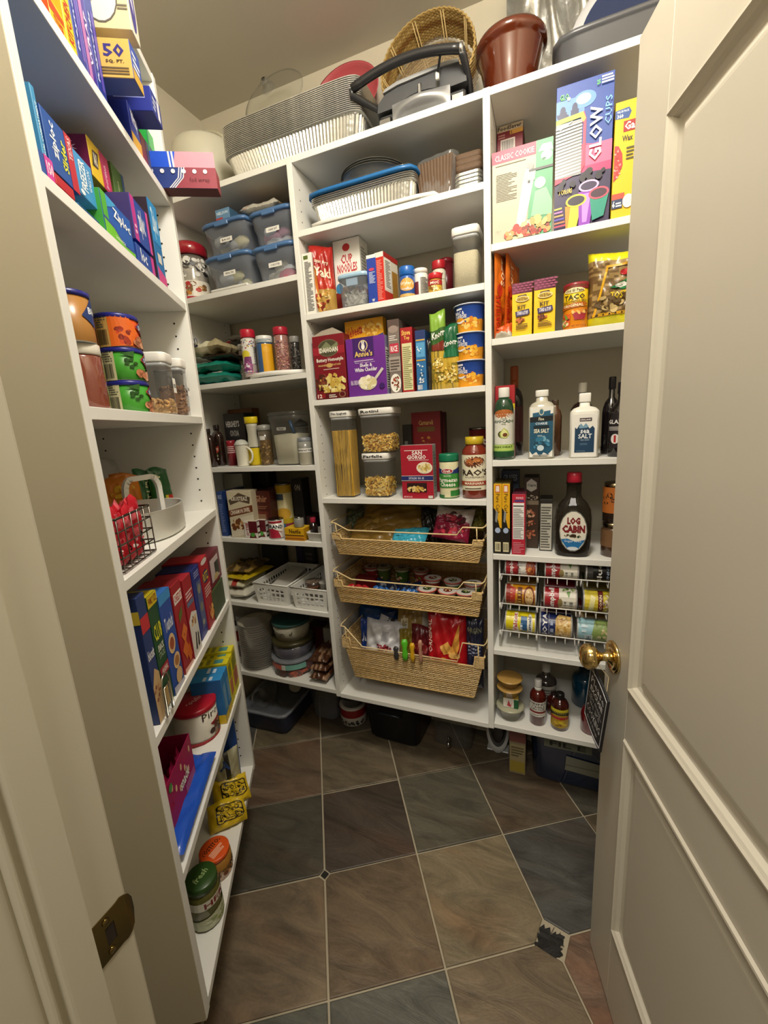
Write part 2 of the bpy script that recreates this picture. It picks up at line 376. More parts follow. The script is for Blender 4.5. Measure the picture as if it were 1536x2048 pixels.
# ------------------------------------------------------------------ floor: slate tiles on a grout bed
floor = M().box(-2.0, -2.5, -.05, 1.8, 1.82, -.0015, 'b3a890').build('floor', MATTE, kind='structure')
def slate():
    m = bpy.data.materials.new('slate'); m.use_nodes = True; nt = m.node_tree; N = nt.nodes; L = nt.links; b = N['Principled BSDF']
    a = N.new('ShaderNodeAttribute'); a.attribute_name = 'Col'; tc = N.new('ShaderNodeTexCoord'); oi = N.new('ShaderNodeObjectInfo')
    mp = N.new('ShaderNodeMapping'); L.new(tc.outputs['Object'], mp.inputs[0]); cm = N.new('ShaderNodeCombineXYZ')
    ml = N.new('ShaderNodeMath'); ml.operation = 'MULTIPLY'; ml.inputs[1].default_value = 40; L.new(oi.outputs['Random'], ml.inputs[0]); L.new(ml.outputs[0], cm.inputs[0]); L.new(ml.outputs[0], cm.inputs[1]); L.new(cm.outputs[0], mp.inputs[1])
    rt = N.new('ShaderNodeCombineXYZ'); ml2 = N.new('ShaderNodeMath'); ml2.operation = 'MULTIPLY'; ml2.inputs[1].default_value = 6.28; L.new(oi.outputs['Random'], ml2.inputs[0]); L.new(ml2.outputs[0], rt.inputs[2]); L.new(rt.outputs[0], mp.inputs[2])
    mp.inputs[3].default_value = (1, 3.2, 1)
    n1 = N.new('ShaderNodeTexNoise'); n1.inputs['Scale'].default_value = 4; n1.inputs['Detail'].default_value = 9; n1.inputs['Roughness'].default_value = .62; n1.inputs['Distortion'].default_value = 1.6; L.new(mp.outputs[0], n1.inputs['Vector'])
    n2 = N.new('ShaderNodeTexNoise'); n2.inputs['Scale'].default_value = 2.2; n2.inputs['Detail'].default_value = 4; L.new(mp.outputs[0], n2.inputs['Vector'])
    n3 = N.new('ShaderNodeTexNoise'); n3.inputs['Scale'].default_value = 140; n3.inputs['Detail'].default_value = 3; L.new(tc.outputs['Object'], n3.inputs['Vector'])
    r1 = N.new('ShaderNodeMapRange'); r1.inputs[1].default_value = .3; r1.inputs[2].default_value = .7; r1.inputs[3].default_value = .58; r1.inputs[4].default_value = 1.44; L.new(n1.outputs[0], r1.inputs[0])
    r3 = N.new('ShaderNodeMapRange'); r3.inputs[3].default_value = .82; r3.inputs[4].default_value = 1.18; L.new(n3.outputs[0], r3.inputs[0])
    mm = N.new('ShaderNodeMath'); mm.operation = 'MULTIPLY'; L.new(r1.outputs[0], mm.inputs[0]); L.new(r3.outputs[0], mm.inputs[1])
    tint = N.new('ShaderNodeMix'); tint.data_type = 'RGBA'; tint.inputs[6].default_value = lin('ffffff'); tint.inputs[7].default_value = (1.12, .9, .78, 1)
    cr = N.new('ShaderNodeMapRange'); cr.inputs[1].default_value = .5; cr.inputs[2].default_value = .72; L.new(n2.outputs[0], cr.inputs[0]); L.new(cr.outputs[0], tint.inputs[0])
    mu = N.new('ShaderNodeMix'); mu.data_type = 'RGBA'; mu.blend_type = 'MULTIPLY'; mu.inputs[0].default_value = 1; L.new(a.outputs['Color'], mu.inputs[6]); L.new(tint.outputs[2], mu.inputs[7])
    sc = N.new('ShaderNodeVectorMath'); sc.operation = 'SCALE'; L.new(mu.outputs[2], sc.inputs[0]); L.new(mm.outputs[0], sc.inputs['Scale']); L.new(sc.outputs[0], b.inputs['Base Color'])
    bp = N.new('ShaderNodeBump'); bp.inputs['Strength'].default_value = .8; bp.inputs['Distance'].default_value = .005; L.new(n1.outputs[0], bp.inputs['Height']); L.new(bp.outputs[0], b.inputs['Normal'])
    b.inputs['Roughness'].default_value = .48; return m
SLATE = slate()
TO = Vector((-.6486, .895)); ta = math.radians(31.2); E1 = Vector((math.cos(ta), math.sin(ta))) * .306; E2 = Vector((-math.sin(ta), math.cos(ta))) * .306
TC = {(0, 0): '4b4138', (-1, 0): '4d493f', (1, 0): '5d594c', (2, 0): '5c5244', (-1, 1): '685848', (0, 1): '6e6350', (1, 1): '655a48', (2, 1): '584e3e', (-2, 1): '655f4e', (0, -1): '6d5d49', (-1, -1): '736450',
      (1, -1): '7e7159', (2, -1): '4f4e4a', (0, -2): '5d5c53', (1, -2): '73644f', (-1, -2): '5a5a50', (2, -2): '755f4e', (-2, 0): '6e6450', (-2, -1): '736551', (3, 0): '4d493f', (0, 2): '5b5244', (1, 2): '61574a', (-1, 2): '6c614d', (3, 1): '584f42'}
rr = random.Random(3)
for i in range(-7, 9):
    for j in range(-12, 7):
        c0 = TO + E1 * (i + .5) + E2 * (j + .5)
        if not (-1.9 < c0.x < 1.6 and -2.3 < c0.y < 1.78) or (c0.y < -.7 and (abs(c0.x) > 1.2)): continue
        g = .0100; pts = []
        for (a, b, na, nb) in ((0, 0, 1, 1), (1, 0, -1, 1), (1, 1, -1, -1), (0, 1, 1, -1)):
            node = (i + a, j + b); cut = .05 / .306 if node == (2, -1) else (.018 / .306 if node == (0, 0) else 0)
            lo = g
            if cut:
                p1 = (a + na * cut, b + nb * lo); p2 = (a + na * lo, b + nb * cut); pts += [p1, p2] if (a + b) % 2 else [p2, p1]
            else: pts.append((a + na * lo, b + nb * lo))
        z = [rr.uniform(-.0012, .0012) for _ in range(3)]
        P = [tuple((TO + E1 * (i + u) + E2 * (j + v)) - c0) for u, v in pts]
        n = len(P); t = M(); cc = TC.get((i, j)) or rr.choice(['645846', '504f46', '6a5f4c', '564d42', '4c4c4a', '6f634f'])
        hz_ = lambda x, y: .004 + z[0] + z[1] * x * 4 + z[2] * y * 4
        vs = [(x, y, -.004) for x, y in P] + [(x, y, hz_(x, y) - .0015) for x, y in P] + [(x * .985, y * .985, hz_(x, y)) for x, y in P]
        fs = [(k, (k + 1) % n, n + (k + 1) % n, n + k) for k in range(n)] + [(n + k, n + (k + 1) % n, 2 * n + (k + 1) % n, 2 * n + k) for k in range(n)] + [tuple(range(2 * n, 3 * n))]
        t.add(vs, fs, cc); t.build('tile', SLATE, floor, (c0.x, c0.y, 0))
for node, r in (((0, 0), .0125),):
    p = TO + E1 * node[0] + E2 * node[1]; t = M(); a = [tuple(E1 / .306 * r), tuple(E2 / .306 * r), tuple(-E1 / .306 * r), tuple(-E2 / .306 * r)]; t.prism(a, -.003, .0035, '23211f'); t.build('inset_tile', SLATE, floor, (p.x, p.y, 0))
p = TO + E1 * 2 - E2
# slate leaf set in the larger diamond
leaf = M(); L0 = [(360,830),(470,830),(420,545),(490,610),(500,460),(620,375),(640,490),(770,455),(790,640),(920,560),(930,640),(1010,620),(1150,700),(1120,720),(1110,880),(1040,900),(1030,970),(1090,1000),(1020,1030),(1100,1150),(1010,1200),(920,1190),(950,1320),(820,1230),(770,1260),(640,1170),(560,1080),(500,940),(400,910)]
LP = []
for x, y in L0:
    P2 = (RW @ Vector((1040 + x / 12.8 - 768, -(1820 + y / 12.8 - 1024), -FPX))); P2 = P2 * (-1.408 / P2.z); LP.append((P2.x - p.x, P2.y - p.y))
if sum(LP[i][0] * LP[(i + 1) % len(LP)][1] - LP[(i + 1) % len(LP)][0] * LP[i][1] for i in range(len(LP))) < 0: LP = LP[::-1]
leaf.prism(LP, -.003, .004, '1f1d1c'); lf = leaf.build('leaf_inset', SLATE, floor, (p.x, p.y, 0))
v = M(); v.tube([(-.03, .004, .0045), (-.005, 0, .0047), (.028, -.008, .0045)], .0011, '35302d', 4)
for a, b in (((-.01, .001), (.004, .03)), ((.005, 0), (.02, .022)), ((-.012, 0), (-.002, -.025)), ((.006, -.002), (.02, -.024))): v.tube([(a[0], a[1], .0046), (b[0], b[1], .0044)], .0008, '35302d', 4)
v.build('leaf_vein', SLATE, lf)
# ------------------------------------------------------------------ baseboards
M().box(-1.435, 1.688, 0, .46, 1.70, .09, TRIMC, .002).build('baseboard_back', SEMI, kind='structure')
# ------------------------------------------------------------------ door
FD = Frame(.1255, .9715, math.radians(-76))
door = thing('door_1', None, None, FD.w(0, 0), FD.a); door['kind'] = 'structure'
DW, DT = .765, .035
def ring_panel(m, x0, z0, x1, z1, prof, c):
    o = len(m.v)
    for ins, dep in prof: m.v += [(x0 + ins, dep, z0 + ins), (x1 - ins, dep, z0 + ins), (x1 - ins, dep, z1 - ins), (x0 + ins, dep, z1 - ins)]
    cc = lin(c)
    for k in range(len(prof) - 1):
        for i in range(4): m.f.append([o + 4 * k + i, o + 4 * k + (i + 1) % 4, o + 4 * k + 4 + (i + 1) % 4, o + 4 * k + 4 + i]); m.c.append(cc); m.sm.append(False)
    k = len(prof) - 1; m.f.append([o + 4 * k + i for i in range(4)]); m.c.append(cc); m.sm.append(False)
core = M()
for a in ((0, .012, .118, 2.025), (.647, .012, DW, 2.025)): core = M(); core.box(a[0], 0, a[1], a[2], DT, a[3], DOORC, .002); core.build('stile', SEMI, door)
for z0, z1 in ((.012, .239), (.748, .860), (1.844, 2.025)): core = M(); core.box(.118, 0, z0, .647, DT, z1, DOORC); core.build('rail', SEMI, door)
for z0, z1 in ((.239, .748), (.860, 1.844)):
    pm = M(); pr = [(0, -.0002), (.003, -.0045), (.007, -.005), (.010, -.002), (.014, .001), (.018, .008), (.026, .0105), (.032, .010), (.045, .0035), (.050, .003)]
    ring_panel(pm, .118, z0, .647, z1, pr, DOORC)
    q = M(); ring_panel(q, .118, z0, .647, z1, [(a, DT - b) for a, b in pr], DOORC); q.f = [f[::-1] for f in q.f]; o = len(pm.v); pm.v += q.v; pm.f += [[i + o for i in f] for f in q.f]; pm.c += q.c; pm.sm += q.sm
    pm.build('raised_panel', SEMI, door)
# brass knob, lathed about the door normal
kn = M(); kn.lathe([(.0345, 0), (.035, .003), (.033, .006), (.030, .0065), (.0285, .0055), (.0265, .0085), (.0235, .009), (.022, .0075), (.0165, .009), (.0125, .011), (.0098, .016), (.009, .024), (.0102, .030), (.0185, .036), (.0255, .043), (.0278, .050), (.0265, .058), (.021, .0655), (.011, .0695), (0, .070)], 'e2c684', 40)
kd = kn.build('door_knob', BRASS, door, (.045, 0, .889)); kd.rotation_euler = (PI / 2, 0, 0)
for z in (.25, 1.75): M().lathe([(.006, -.045), (.006, .045)], 'b58a3e', 12).build('hinge', BRASS, door, (DW + .004, DT * .5, z))
# hanging chalkboard tag
tg = thing('hanging_sign', 'small black chalkboard sign hanging by a string from the brass door knob', 'sign', FD.w(.052, -.036, .768), FD.a)
tb = M(); o = []
def tgp(u, v, s_): # u,v in -1..1; bowed top and bottom edges
    x = u * .052 * s_; z = v * .074 * s_ * (1 + .10 * (1 - u * u)); a = math.radians(-11); return (x * math.cos(a) - z * math.sin(a) * -1 * -1, x * math.sin(a) + z * math.cos(a))
ot = [(u / 6, 1) for u in range(-6, 7)][::-1] + [(u / 6, -1) for u in range(-6, 7)]
tb.prism([tgp(u, v, 1) for u, v in ot], 0, .004, '17161a', ax='y'); tb.build('board', MATTE, tg)
bm_ = M(); bm_.tube([(x, -.0006, z) for x, z in [tgp(u, v, .91) for u, v in ot]], .0007, 'cfcfcf', 4, True)
bm_.build('chalk_border', INK, tg)
def tmap(u, v, off): x, z = tgp(2 * u - 1, 2 * v - 1, 1); return (x, -off, z)
Print().draw([('T', 'Please', .14, .76, .86, .88, 'e8e8e8', 0, 0, 0), ('T', 'EXCUSE', .16, .63, .84, .72, 'e8e8e8'), ('T', 'the mess', .2, .52, .8, .6, 'c8c8c8', 0, 0, 0), ('R', .12, .55, .17, .56, 'e0e0e0'), ('T', 'we are', .22, .41, .78, .48, 'bdbdbd', 0, 0, 0), ('R', .12, .5, .3, .508, 'e0e0e0'), ('R', .7, .5, .88, .508, 'e0e0e0'),
              ('T', 'COOKING', .12, .25, .88, .37, 'efefef', 0, 0, 0), ('T', 'good things', .2, .13, .8, .2, 'd0d0d0', 0, 0, 0)], tmap).build('lettering', INK, tg)
M().tube([(-.012, 0, .070), (-.008, -.006, .1), (-.004, -.010, .112), (.004, -.006, .116), (.022, .016, .09), (.036, .008, .066)], .0008, 'b9a77c', 4).build('string', MATTE, tg)
# ------------------------------------------------------------------ shelving units
WH = 'e7e6e0'
def pins(parent, fr, x, y, zs, nrm):   # rows of shelf-pin holes on an upright
    m = M()
    for z in zs:
        n = 6; vs = [(x + nrm * .0004, y + .0026 * math.cos(2 * PI * i / n), z + .0026 * math.sin(2 * PI * i / n)) for i in range(n)]; m.add(vs, [tuple(range(n)) if nrm > 0 else tuple(range(n))[::-1]], '1c1a18')
    m.build('pin_holes', MATTE, parent, kind='stuff')
bu = thing('shelving_unit', 'white melamine shelving unit across the back wall, three columns wide, hung above the floor', 'shelving unit', FB.w(0, 0), 0)
def board(name, p, x0, y0, z0, x1, y1, z1): return M().box(x0, y0, z0, x1, y1, z1, WH, .0008).build(name, MEL, p)
DPT = .345
for x in (-1.425, -.812, -.189, .43): board('side_panel', bu, x, 0, .309, x + .019, DPT, 2.265)
T_ = .019
for (x0, x1), zz in (((-1.406, -.812), [ZB[k] for k in 'abcdef']), ((-.793, -.189), [Z2[k] for k in 'abcdf']), ((-.170, .43), [Z3[k] for k in 'abcdef'])):
    for z in zz + [2.265]: board('shelf', bu, x0 + .0005, .0015, z - T_, x1 - .0005, DPT, z - .0004)
hz = [.36 + .032 * i for i in range(58)]
for x in (-.793, -.170, -1.406):
    for y in (.037, .31): pins(bu, FB, x, y, hz, 1)
for x in (-.812, -.189): pins(bu, FB, x, .31, hz[::1], -1)
lu = thing('shelving_unit', 'white melamine shelving unit along the left wall beside the doorway, seen edge-on', 'shelving unit', FL.w(0, 0), FL.a)
M().box(-.6325, .001, .298, -.6301, .30, 2.264, 'cdc6b2').build('end_panel', SEMI, lu)
for x in (-.630, -.019): board('side_panel', lu, x, 0, .297, x + .019, .30, 2.265)
for z in [ZL[k] for k in 'abcdefgt']: board('shelf', lu, -.6105, .0015, z - T_, -.0195, .30, z - .0004)
for y in (.037, .265): pins(lu, FL, -.0195, y, hz, -1)
# ------------------------------------------------------------------ builders for groceries
def carton(name, label, cat, fr, xl, xr, yt, z, s=.012, d=.06, col='aa2222', side=None, top=None, left=None, front=(), right=(), leftp=(), topp=(), dy=0, group=None, m=PAPER, w=None, h=None, lift=0, x=None):
    x_, w_, h_ = spot(fr, xl, xr, yt, z, s, d) if xl is not None else (x, w, h)
    w = w or w_; h = h or h_; x = x_ if x is None else x
    x, h = fit(fr, x, w / 2 + .0008 + d / 2 * abs(math.sin(dy)), z + lift, h)
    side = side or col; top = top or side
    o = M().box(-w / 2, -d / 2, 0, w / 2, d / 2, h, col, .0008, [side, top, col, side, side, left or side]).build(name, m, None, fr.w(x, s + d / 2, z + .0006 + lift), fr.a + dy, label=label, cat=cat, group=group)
    P = Print()
    for ops, sd in ((front, 'front'), (right, 'right'), (leftp, 'left'), (topp, 'top')):
        if ops: P.draw(ops, face_map(w, d, h, sd), asp=(w / h if sd in ('front', 'back') else (d / h if sd != 'top' else w / d)))
    if P.v: P.build('printed_label', INK, o)
    return o
def cmap(r, h, ang=PI, a0=0):
    """front half of an upright cylinder; r may be a function of v"""
    def f(u, v, o):
        rr = (r(v) if callable(r) else r) + .0007 + o; a = a0 + (u - .5) * ang; return (rr * math.sin(a), -rr * math.cos(a), v * h)
    return f
def xmap(r, L, ang=PI, tilt=0):
    """a can lying along x: v runs round the front, u along the axis (print turned on its side)"""
    return lambda u, v, o: ((u - .5) * L, -(r + .0007 + o) * math.cos((v - .5) * ang + tilt), r + (r + .0007 + o) * math.sin((v - .5) * ang + tilt))
def round_thing(name, label, cat, fr, xl, xr, yt, z, s, prof, parts=(), ops=(), m=PLAS, group=None, r=None, h=None, x=None, asp=1, yaw=0, n=28, labr=1.0, lab=(0, 1), sx=1, sy=1, pw=2, ang=PI, lift=0):
    """prof: fractions (r, z[, band colour]); parts: (name, profile, material, colour); ops: print on the front"""
    if xl is not None:
        x_, w_, h_ = spot(fr, xl, xr, yt, z, s, 0, True); r = r or w_ / 2 / sx; h = h or h_; x = x_ if x is None else x
    x, h = fit(fr, x, r * sx * max(b[0] for b in prof) * 1.05, z + lift, h)
    lp = fr.w(x, s + r * sy, z + .0006 + lift)
    vv = Vector((EYE.x - lp.x, EYE.y - lp.y)); yw = math.atan2(vv.x, -vv.y) * .75 + fr.a * .25 * 0 if fr is FB else fr.a * .5 + math.atan2(vv.x, -vv.y) * .5
    o = M().lathe([(a * r, b * h, *c) for a, b, *c in prof], None if len(prof[0]) > 2 else 'cccccc', n, sx=sx, sy=sy, pw=pw).build(name, m, None, lp, yw + yaw if pw == 2 and sx == sy else fr.a + yaw, label=label, cat=cat, group=group)
    for nm, pf, mt, c in parts:
        M().lathe([(a * r, b * h, *cc) for a, b, *cc in pf], c, n, sx=sx, sy=sy, pw=pw).build(nm, mt, o)
    if ops:
        z0, z1 = lab
        if pw > 2 or sx != sy: mp = lambda u, v, of: ((u - .5) * 2 * r * sx * .86, -r * sy * labr - .0008 - of, (z0 + (z1 - z0) * v) * h)
        else: mp = lambda u, v, of: cmap(r * labr, 1, ang)(u, (z0 + (z1 - z0) * v) * h, of)
        Print().draw(ops, mp, asp=r * 3.14 / h, seg=14).build('printed_label', INK, o)
    return o
def hsh(i, j, k=0): return math.sin(i * 12.9898 + j * 78.233 + k * 37.7) * 43758.5453 % 1
def crinkle(u, v, sd, a):
    return a * (math.sin(9 * u + sd) * math.cos(7 * v + sd * 2) + .6 * math.sin(23 * u + 11 * v + sd * 3) + .4 * math.sin(31 * v - 17 * u + sd) + .35 * math.sin(47 * u + sd * 5) * math.sin(41 * v + sd))
def bag(name, label, cat, loc, rz, w, h, t, cl, ops=(), sd=0, group=None, m=FILM, lean=0, roll=0, cr=.003, nu=22, nv=26, flat=False, seal=.06):
    """sealed pouch: two bulged film faces with crimped ends; cl = colour or function(u, v)"""
    def surf(u, v, side, off=0):
        b = max(0, (1 - (2 * u - 1) ** 4)) ** .5 * max(0, (1 - (2 * v - 1) ** 6)) ** .6
        e = crinkle(u, v, sd + (2 if side > 0 else 0), cr) * min(1, 6 * min(u, 1 - u, v, 1 - v) + .15)
        y = side * (t / 2 * b + off) + e * (1 if side < 0 else 1)
        if v < seal or v > 1 - seal: y += .0012 * math.sin(u * 60)
        x = (u - .5) * w * (1 - .06 * math.sin(PI * v) * 0 + .03 * math.sin(5 * v + sd)); return (x, y, v * h + .006 * math.sin(4 * u + sd) * (v > .5))
    M_ = M(); f = cl if callable(cl) else (lambda u, v: cl)
    M_.grid(lambda u, v: surf(u, v, -1), nu, nv, None, True, f); n0 = len(M_.f)
    M_.grid(lambda u, v: surf(u, v, 1), nu, nv, None, True, f); M_.f[n0:] = [q[::-1] for q in M_.f[n0:]]
    M_.grid(lambda u, v: tuple(Vector(surf(0, u, -1)).lerp(Vector(surf(0, u, 1)), v)), nv, 1, f(0, .5), True); M_.grid(lambda u, v: tuple(Vector(surf(1, u, 1)).lerp(Vector(surf(1, u, -1)), v)), nv, 1, f(1, .5), True)
    M_.grid(lambda u, v: tuple(Vector(surf(u, 0, 1)).lerp(Vector(surf(u, 0, -1)), v)), nu, 1, f(.5, 0), True); M_.grid(lambda u, v: tuple(Vector(surf(u, 1, -1)).lerp(Vector(surf(u, 1, 1)), v)), nu, 1, f(.5, 1), True)
    o = M_.build(name, m, None, loc, rz, label=label, cat=cat, group=group)
    if ops: Print(.0016, .00035).draw(ops, lambda u, v, of: surf(u, v, -1, of), asp=w / h, seg=16).build('printed_label', INK, o)
    if lean or roll:
        o.rotation_euler = (Matrix.Rotation(rz, 3, 'Z') @ Matrix.Rotation(roll, 3, 'Y') @ Matrix.Rotation(lean, 3, 'X')).to_euler()
    return o
def bits(kind, n, w, d, z0, z1, cols, p, sd=1, sz=.01, round_=False, name='pasta_pieces', m=None):
    """loose food lying against the walls and top of a container; one joined part"""
    rn = random.Random(sd); m_ = M(); core = .8
    mt = m or MATTE
    if round_: m_.lathe([(w / 2 * core, z0 + .001), (w / 2 * core, z1 - sz * .6)], cols[0], 16)
    else: m_.box(-w / 2 * core, -d / 2 * core, z0 + .001, w / 2 * core, d / 2 * core, z1 - sz * .6, cols[0])
    for i in range(n):
        if round_:
            a = rn.uniform(0, 6.28); r = w / 2 * (1 - .2 * rn.random() - sz / w) if rn.random() < .75 else w / 2 * rn.random() ** .5 * .85; x, y = r * math.cos(a), r * math.sin(a); z = rn.uniform(z0 + sz * .4, z1) if r > w * .36 else z1 - sz * .4
        else:
            q = rn.random(); x, y, z = rn.uniform(-.44, .44) * w, rn.uniform(-.44, .44) * d, rn.uniform(z0 + sz * .5, z1)
            if q < .4: y = -d / 2 + sz * .55
            elif q < .65: x = w / 2 - sz * .55
            elif q < .78: x = -w / 2 + sz * .55
            else: z = z1 - rn.random() * sz * .5
        c = rn.choice(cols); ax = Vector((rn.gauss(0, 1), rn.gauss(0, 1), rn.gauss(0, .7))).normalized(); s_ = ax.orthogonal().normalized(); P = Vector((x, y, z)); R_ = Matrix.Rotation(rn.uniform(0, 6.28), 3, ax); s_ = R_ @ s_; b_ = ax.cross(s_)
        if kind == 'rotini':
            pts = [P + ax * (t - .5) * sz * 1.6 + (s_ * math.cos(t * 9) + b_ * math.sin(t * 9)) * sz * .16 for t in (0, .2, .4, .6, .8, 1)]; m_.tube(pts, sz * .2, c, 4)
        elif kind == 'bow':
            vs = [P + ax * .75 * sz + s_ * .5 * sz, P + ax * .75 * sz - s_ * .5 * sz, P - s_ * .12 * sz + b_ * .15 * sz, P - ax * .75 * sz - s_ * .5 * sz, P - ax * .75 * sz + s_ * .5 * sz, P + s_ * .12 * sz + b_ * .15 * sz]
            m_.add(vs + [v + b_ * sz * .14 for v in vs], [(0, 1, 2, 5), (5, 2, 3, 4), (6, 11, 8, 7), (11, 10, 9, 8), (0, 6, 7, 1), (1, 7, 8, 2), (2, 8, 9, 3), (3, 9, 10, 4), (4, 10, 11, 5), (5, 11, 6, 0)], c)
        elif kind == 'nut':
            k = 6; rg = [(0, -1), (.55, -.6), (.62, 0), (.4, .6), (0, 1)]; vs = []
            for rr_, t in rg:
                for j in range(k): a = 2 * PI * j / k; vs.append(P + ax * t * sz * .75 + (s_ * math.cos(a) + b_ * math.sin(a) * .6) * rr_ * sz * .55)
            m_.add(vs, [(r_ * k + j, r_ * k + (j + 1) % k, (r_ + 1) * k + (j + 1) % k, (r_ + 1) * k + j) for r_ in range(4) for j in range(k)], c, True)
        elif kind == 'cashew': m_.tube([P + ax * math.cos(t) * sz * .7 + s_ * math.sin(t) * sz * .7 for t in (.2, .9, 1.6, 2.3, 2.9)], [sz * .18, sz * .3, sz * .34, sz * .3, sz * .16], c, 6)
        elif kind == 'dot':
            vs = [P + ax * sz * .5, P - ax * sz * .5, P + s_ * sz * .35, P - s_ * sz * .35, P + b_ * sz * .35, P - b_ * sz * .35]
            m_.add(vs, [(0, 2, 4), (0, 4, 3), (0, 3, 5), (0, 5, 2), (1, 4, 2), (1, 3, 4), (1, 5, 3), (1, 2, 5)], c)
    m_.v = [(max(-w * .49, min(w * .49, a)), max(-d * .49, min(d * .49, b)), max(z0, c)) for a, b, c in m_.v]
    return m_.build(name, mt, p, kind='stuff')
def popbox(label, fr, xl, xr, yt, z, s, d, filler, fill_py, lidtext=None, group=None, lift=0, w=None, x=None, h=None, name='storage_container', front_label=None, lidc='eceae4'):
    x_, w_, h_ = spot(fr, xl, xr, yt, z + lift, s, d) if xl is not None else (x, w, h); x = x_ if x is None else x; w = w or w_; h = h or h_
    x, h = fit(fr, x, w / 2 * 1.09, z + lift, h)
    o = thing(name, label, 'food container', fr.w(x, s + d / 2, z + .0006 + lift), fr.a, group)
    lh = min(.022, h * .16); hb = h - lh; kk = d / w; W = w / 2
    b = M(); b.shell([(W * .86, .0), (W * .93, .003), (W * .95, .02), (W * .985, hb - .012), (W * 1.0, hb)], 'ffffff', 32, sy=kk, pw=7); b.build('clear_body', SMOKE if filler and filler[0] == 'smoke' else ACRYL, o)
    M().lathe([(W * .86, .0005), (W * .9, .0012)], 'ffffff', 32, sy=kk, pw=7).build('clear_base', ACRYL, o)
    g = M(); g.lathe([(W * .96, hb - .010), (W * 1.0, hb - .006), (W * 1.0, hb - .0005)], 'a7a9aa', 32, sy=kk, pw=7); g.build('gasket', PLAS, o)
    l = M(); l.lathe([(W * 1.03, hb), (W * 1.07, hb + .003), (W * 1.07, h - .003), (W * 1.04, h), (0, h)], lidc, 32, sy=kk, pw=7); ld = l.build('lid', PLAS, o)
    M().lathe([(W * .34, h), (W * .34, h + .0015), (W * .31, h + .0015), (0, h + .0012)], lidc, 20).build('push_button', PLAS, ld)
    if lidtext: Print().draw([('T', lidtext, .1, .3, .1 + min(.8, .09 * len(lidtext)), .75, '222222')], lambda u, v, of: ((u - .5) * 2 * W, -W * kk * 1.073 - of, hb + lh * v)).build('lid_lettering', INK, ld)
    zt = fr.zat(x, s, fill_py) - z - lift if fill_py else h * .5
    k = filler[-1] if filler else None
    if k == 'spaghetti':
        rn = random.Random(5); m_ = M(); m_.box(-W * .8, -W * .8 * kk, .004, W * .8, W * .8 * kk, zt - .012, 'dcae44')
        for i in range(230):
            a = rn.uniform(-.86, .86); q = rn.random(); c = rn.choice(['e8b63c', 'dcac38', 'f0c654', 'c8982c'])
            if q < .55: p0 = (a * W, -W * kk * .88); sw = (rn.gauss(0, .1) * W * 1.5, 0)
            elif q < .85: p0 = (W * .88, a * W * kk); sw = (0, rn.gauss(0, .1) * W)
            else: p0 = (a * W, rn.uniform(-.85, .85) * W * kk); sw = (0, 0)
            x1 = max(-.88 * W, min(.88 * W, p0[0] * .82 + sw[0])); y1 = p0[1] if abs(p0[1]) > W * kk * .87 else max(-.88 * W * kk, min(.88 * W * kk, p0[1] + sw[1]))
            m_.tube([(x1, y1, .005), (p0[0], p0[1], zt - rn.uniform(0, .006))], .0014, c, 4)
        m_.build('spaghetti', MATTE, o, kind='stuff')
    elif k == 'rotini': bits('rotini', 260, W * 1.84, W * 1.84 * kk, .004, zt, ['dba838', 'ecc45c', 'cc962c', 'f2d684'], o, 2, .014)
    elif k == 'farfalle': bits('bow', 240, W * 1.84, W * 1.84 * kk, .004, zt, ['dcab3a', 'ecc55c', 'c8962e', 'f4da82'], o, 4, .018)
    elif k == 'rice': M().lathe([(W * .9, .003), (W * .93, zt * .5), (W * .95, zt - .003), (W * .5, zt), (0, zt + .002)], 'cfc3a0', 32, sy=kk, pw=7).build('rice', RICE, o, kind='stuff')
    elif k == 'cashew': bits('cashew', 120, W * 1.84, W * 1.84 * kk, .004, zt, ['c99b5e', 'b98a4c', 'd8b078'], o, 6, .011, name='cashews')
    elif k == 'almond': bits('nut', 170, W * 1.84, W * 1.84 * kk, .004, zt, ['8a5f3a', '78502e', '9c7048'], o, 8, .013, name='almonds')
    if front_label: Print(.001).draw([('R', .62, .38, .95, .62, 'f2f0ea'), ('T', front_label, .66, .46, .92, .54, '333333')], lambda u, v, of: ((u - .5) * 2 * W, -W * kk * 1.0 - of, v * h)).build('label_sticker', INK, o)
    return o
RICE = mat('rice_grain', .6, noise=.22, nscale=420, bump=.6, bscale=380)
SUGAR = mat('powder', .8, noise=.03)
NUTRI = lambda x0, y0, x1, y1: [('R', x0, y0, x1, y1, 'e9e7df'), ('L', x0 + .06, y0 + .02, x1 - .04, y1 - .03, 16, '55534e')]
# ================================================================== COLUMN 2 of the back unit
Z = Z2['b']
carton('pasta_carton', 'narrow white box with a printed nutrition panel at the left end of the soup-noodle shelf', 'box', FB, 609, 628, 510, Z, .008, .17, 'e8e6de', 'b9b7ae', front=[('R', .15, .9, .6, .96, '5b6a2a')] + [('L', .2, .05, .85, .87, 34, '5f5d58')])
bag('noodle_bag', 'red and orange pouch of stir-fry noodles beside the noodle cup carton', 'food bag', FB.w(-.738, .045, Z), .25, .085, .215, .05, lambda u, v: 'a3231d' if v > .62 else ('d27a2c' if u < .35 and v > .3 else ('b9934a' if v < .35 else 'b5301f')),
    [('T', 'Yaki', .25, .52, .9, .66, 'f1e4c8'), ('B', .45, .2, .35, .16, 34, ['d3a24c', 'a33a22', 'e0c07a', '7a2015'], .09), ('T', 'Stir Fry', .3, .70, .85, .76, 'f3e8cf')], 1, cr=.004)
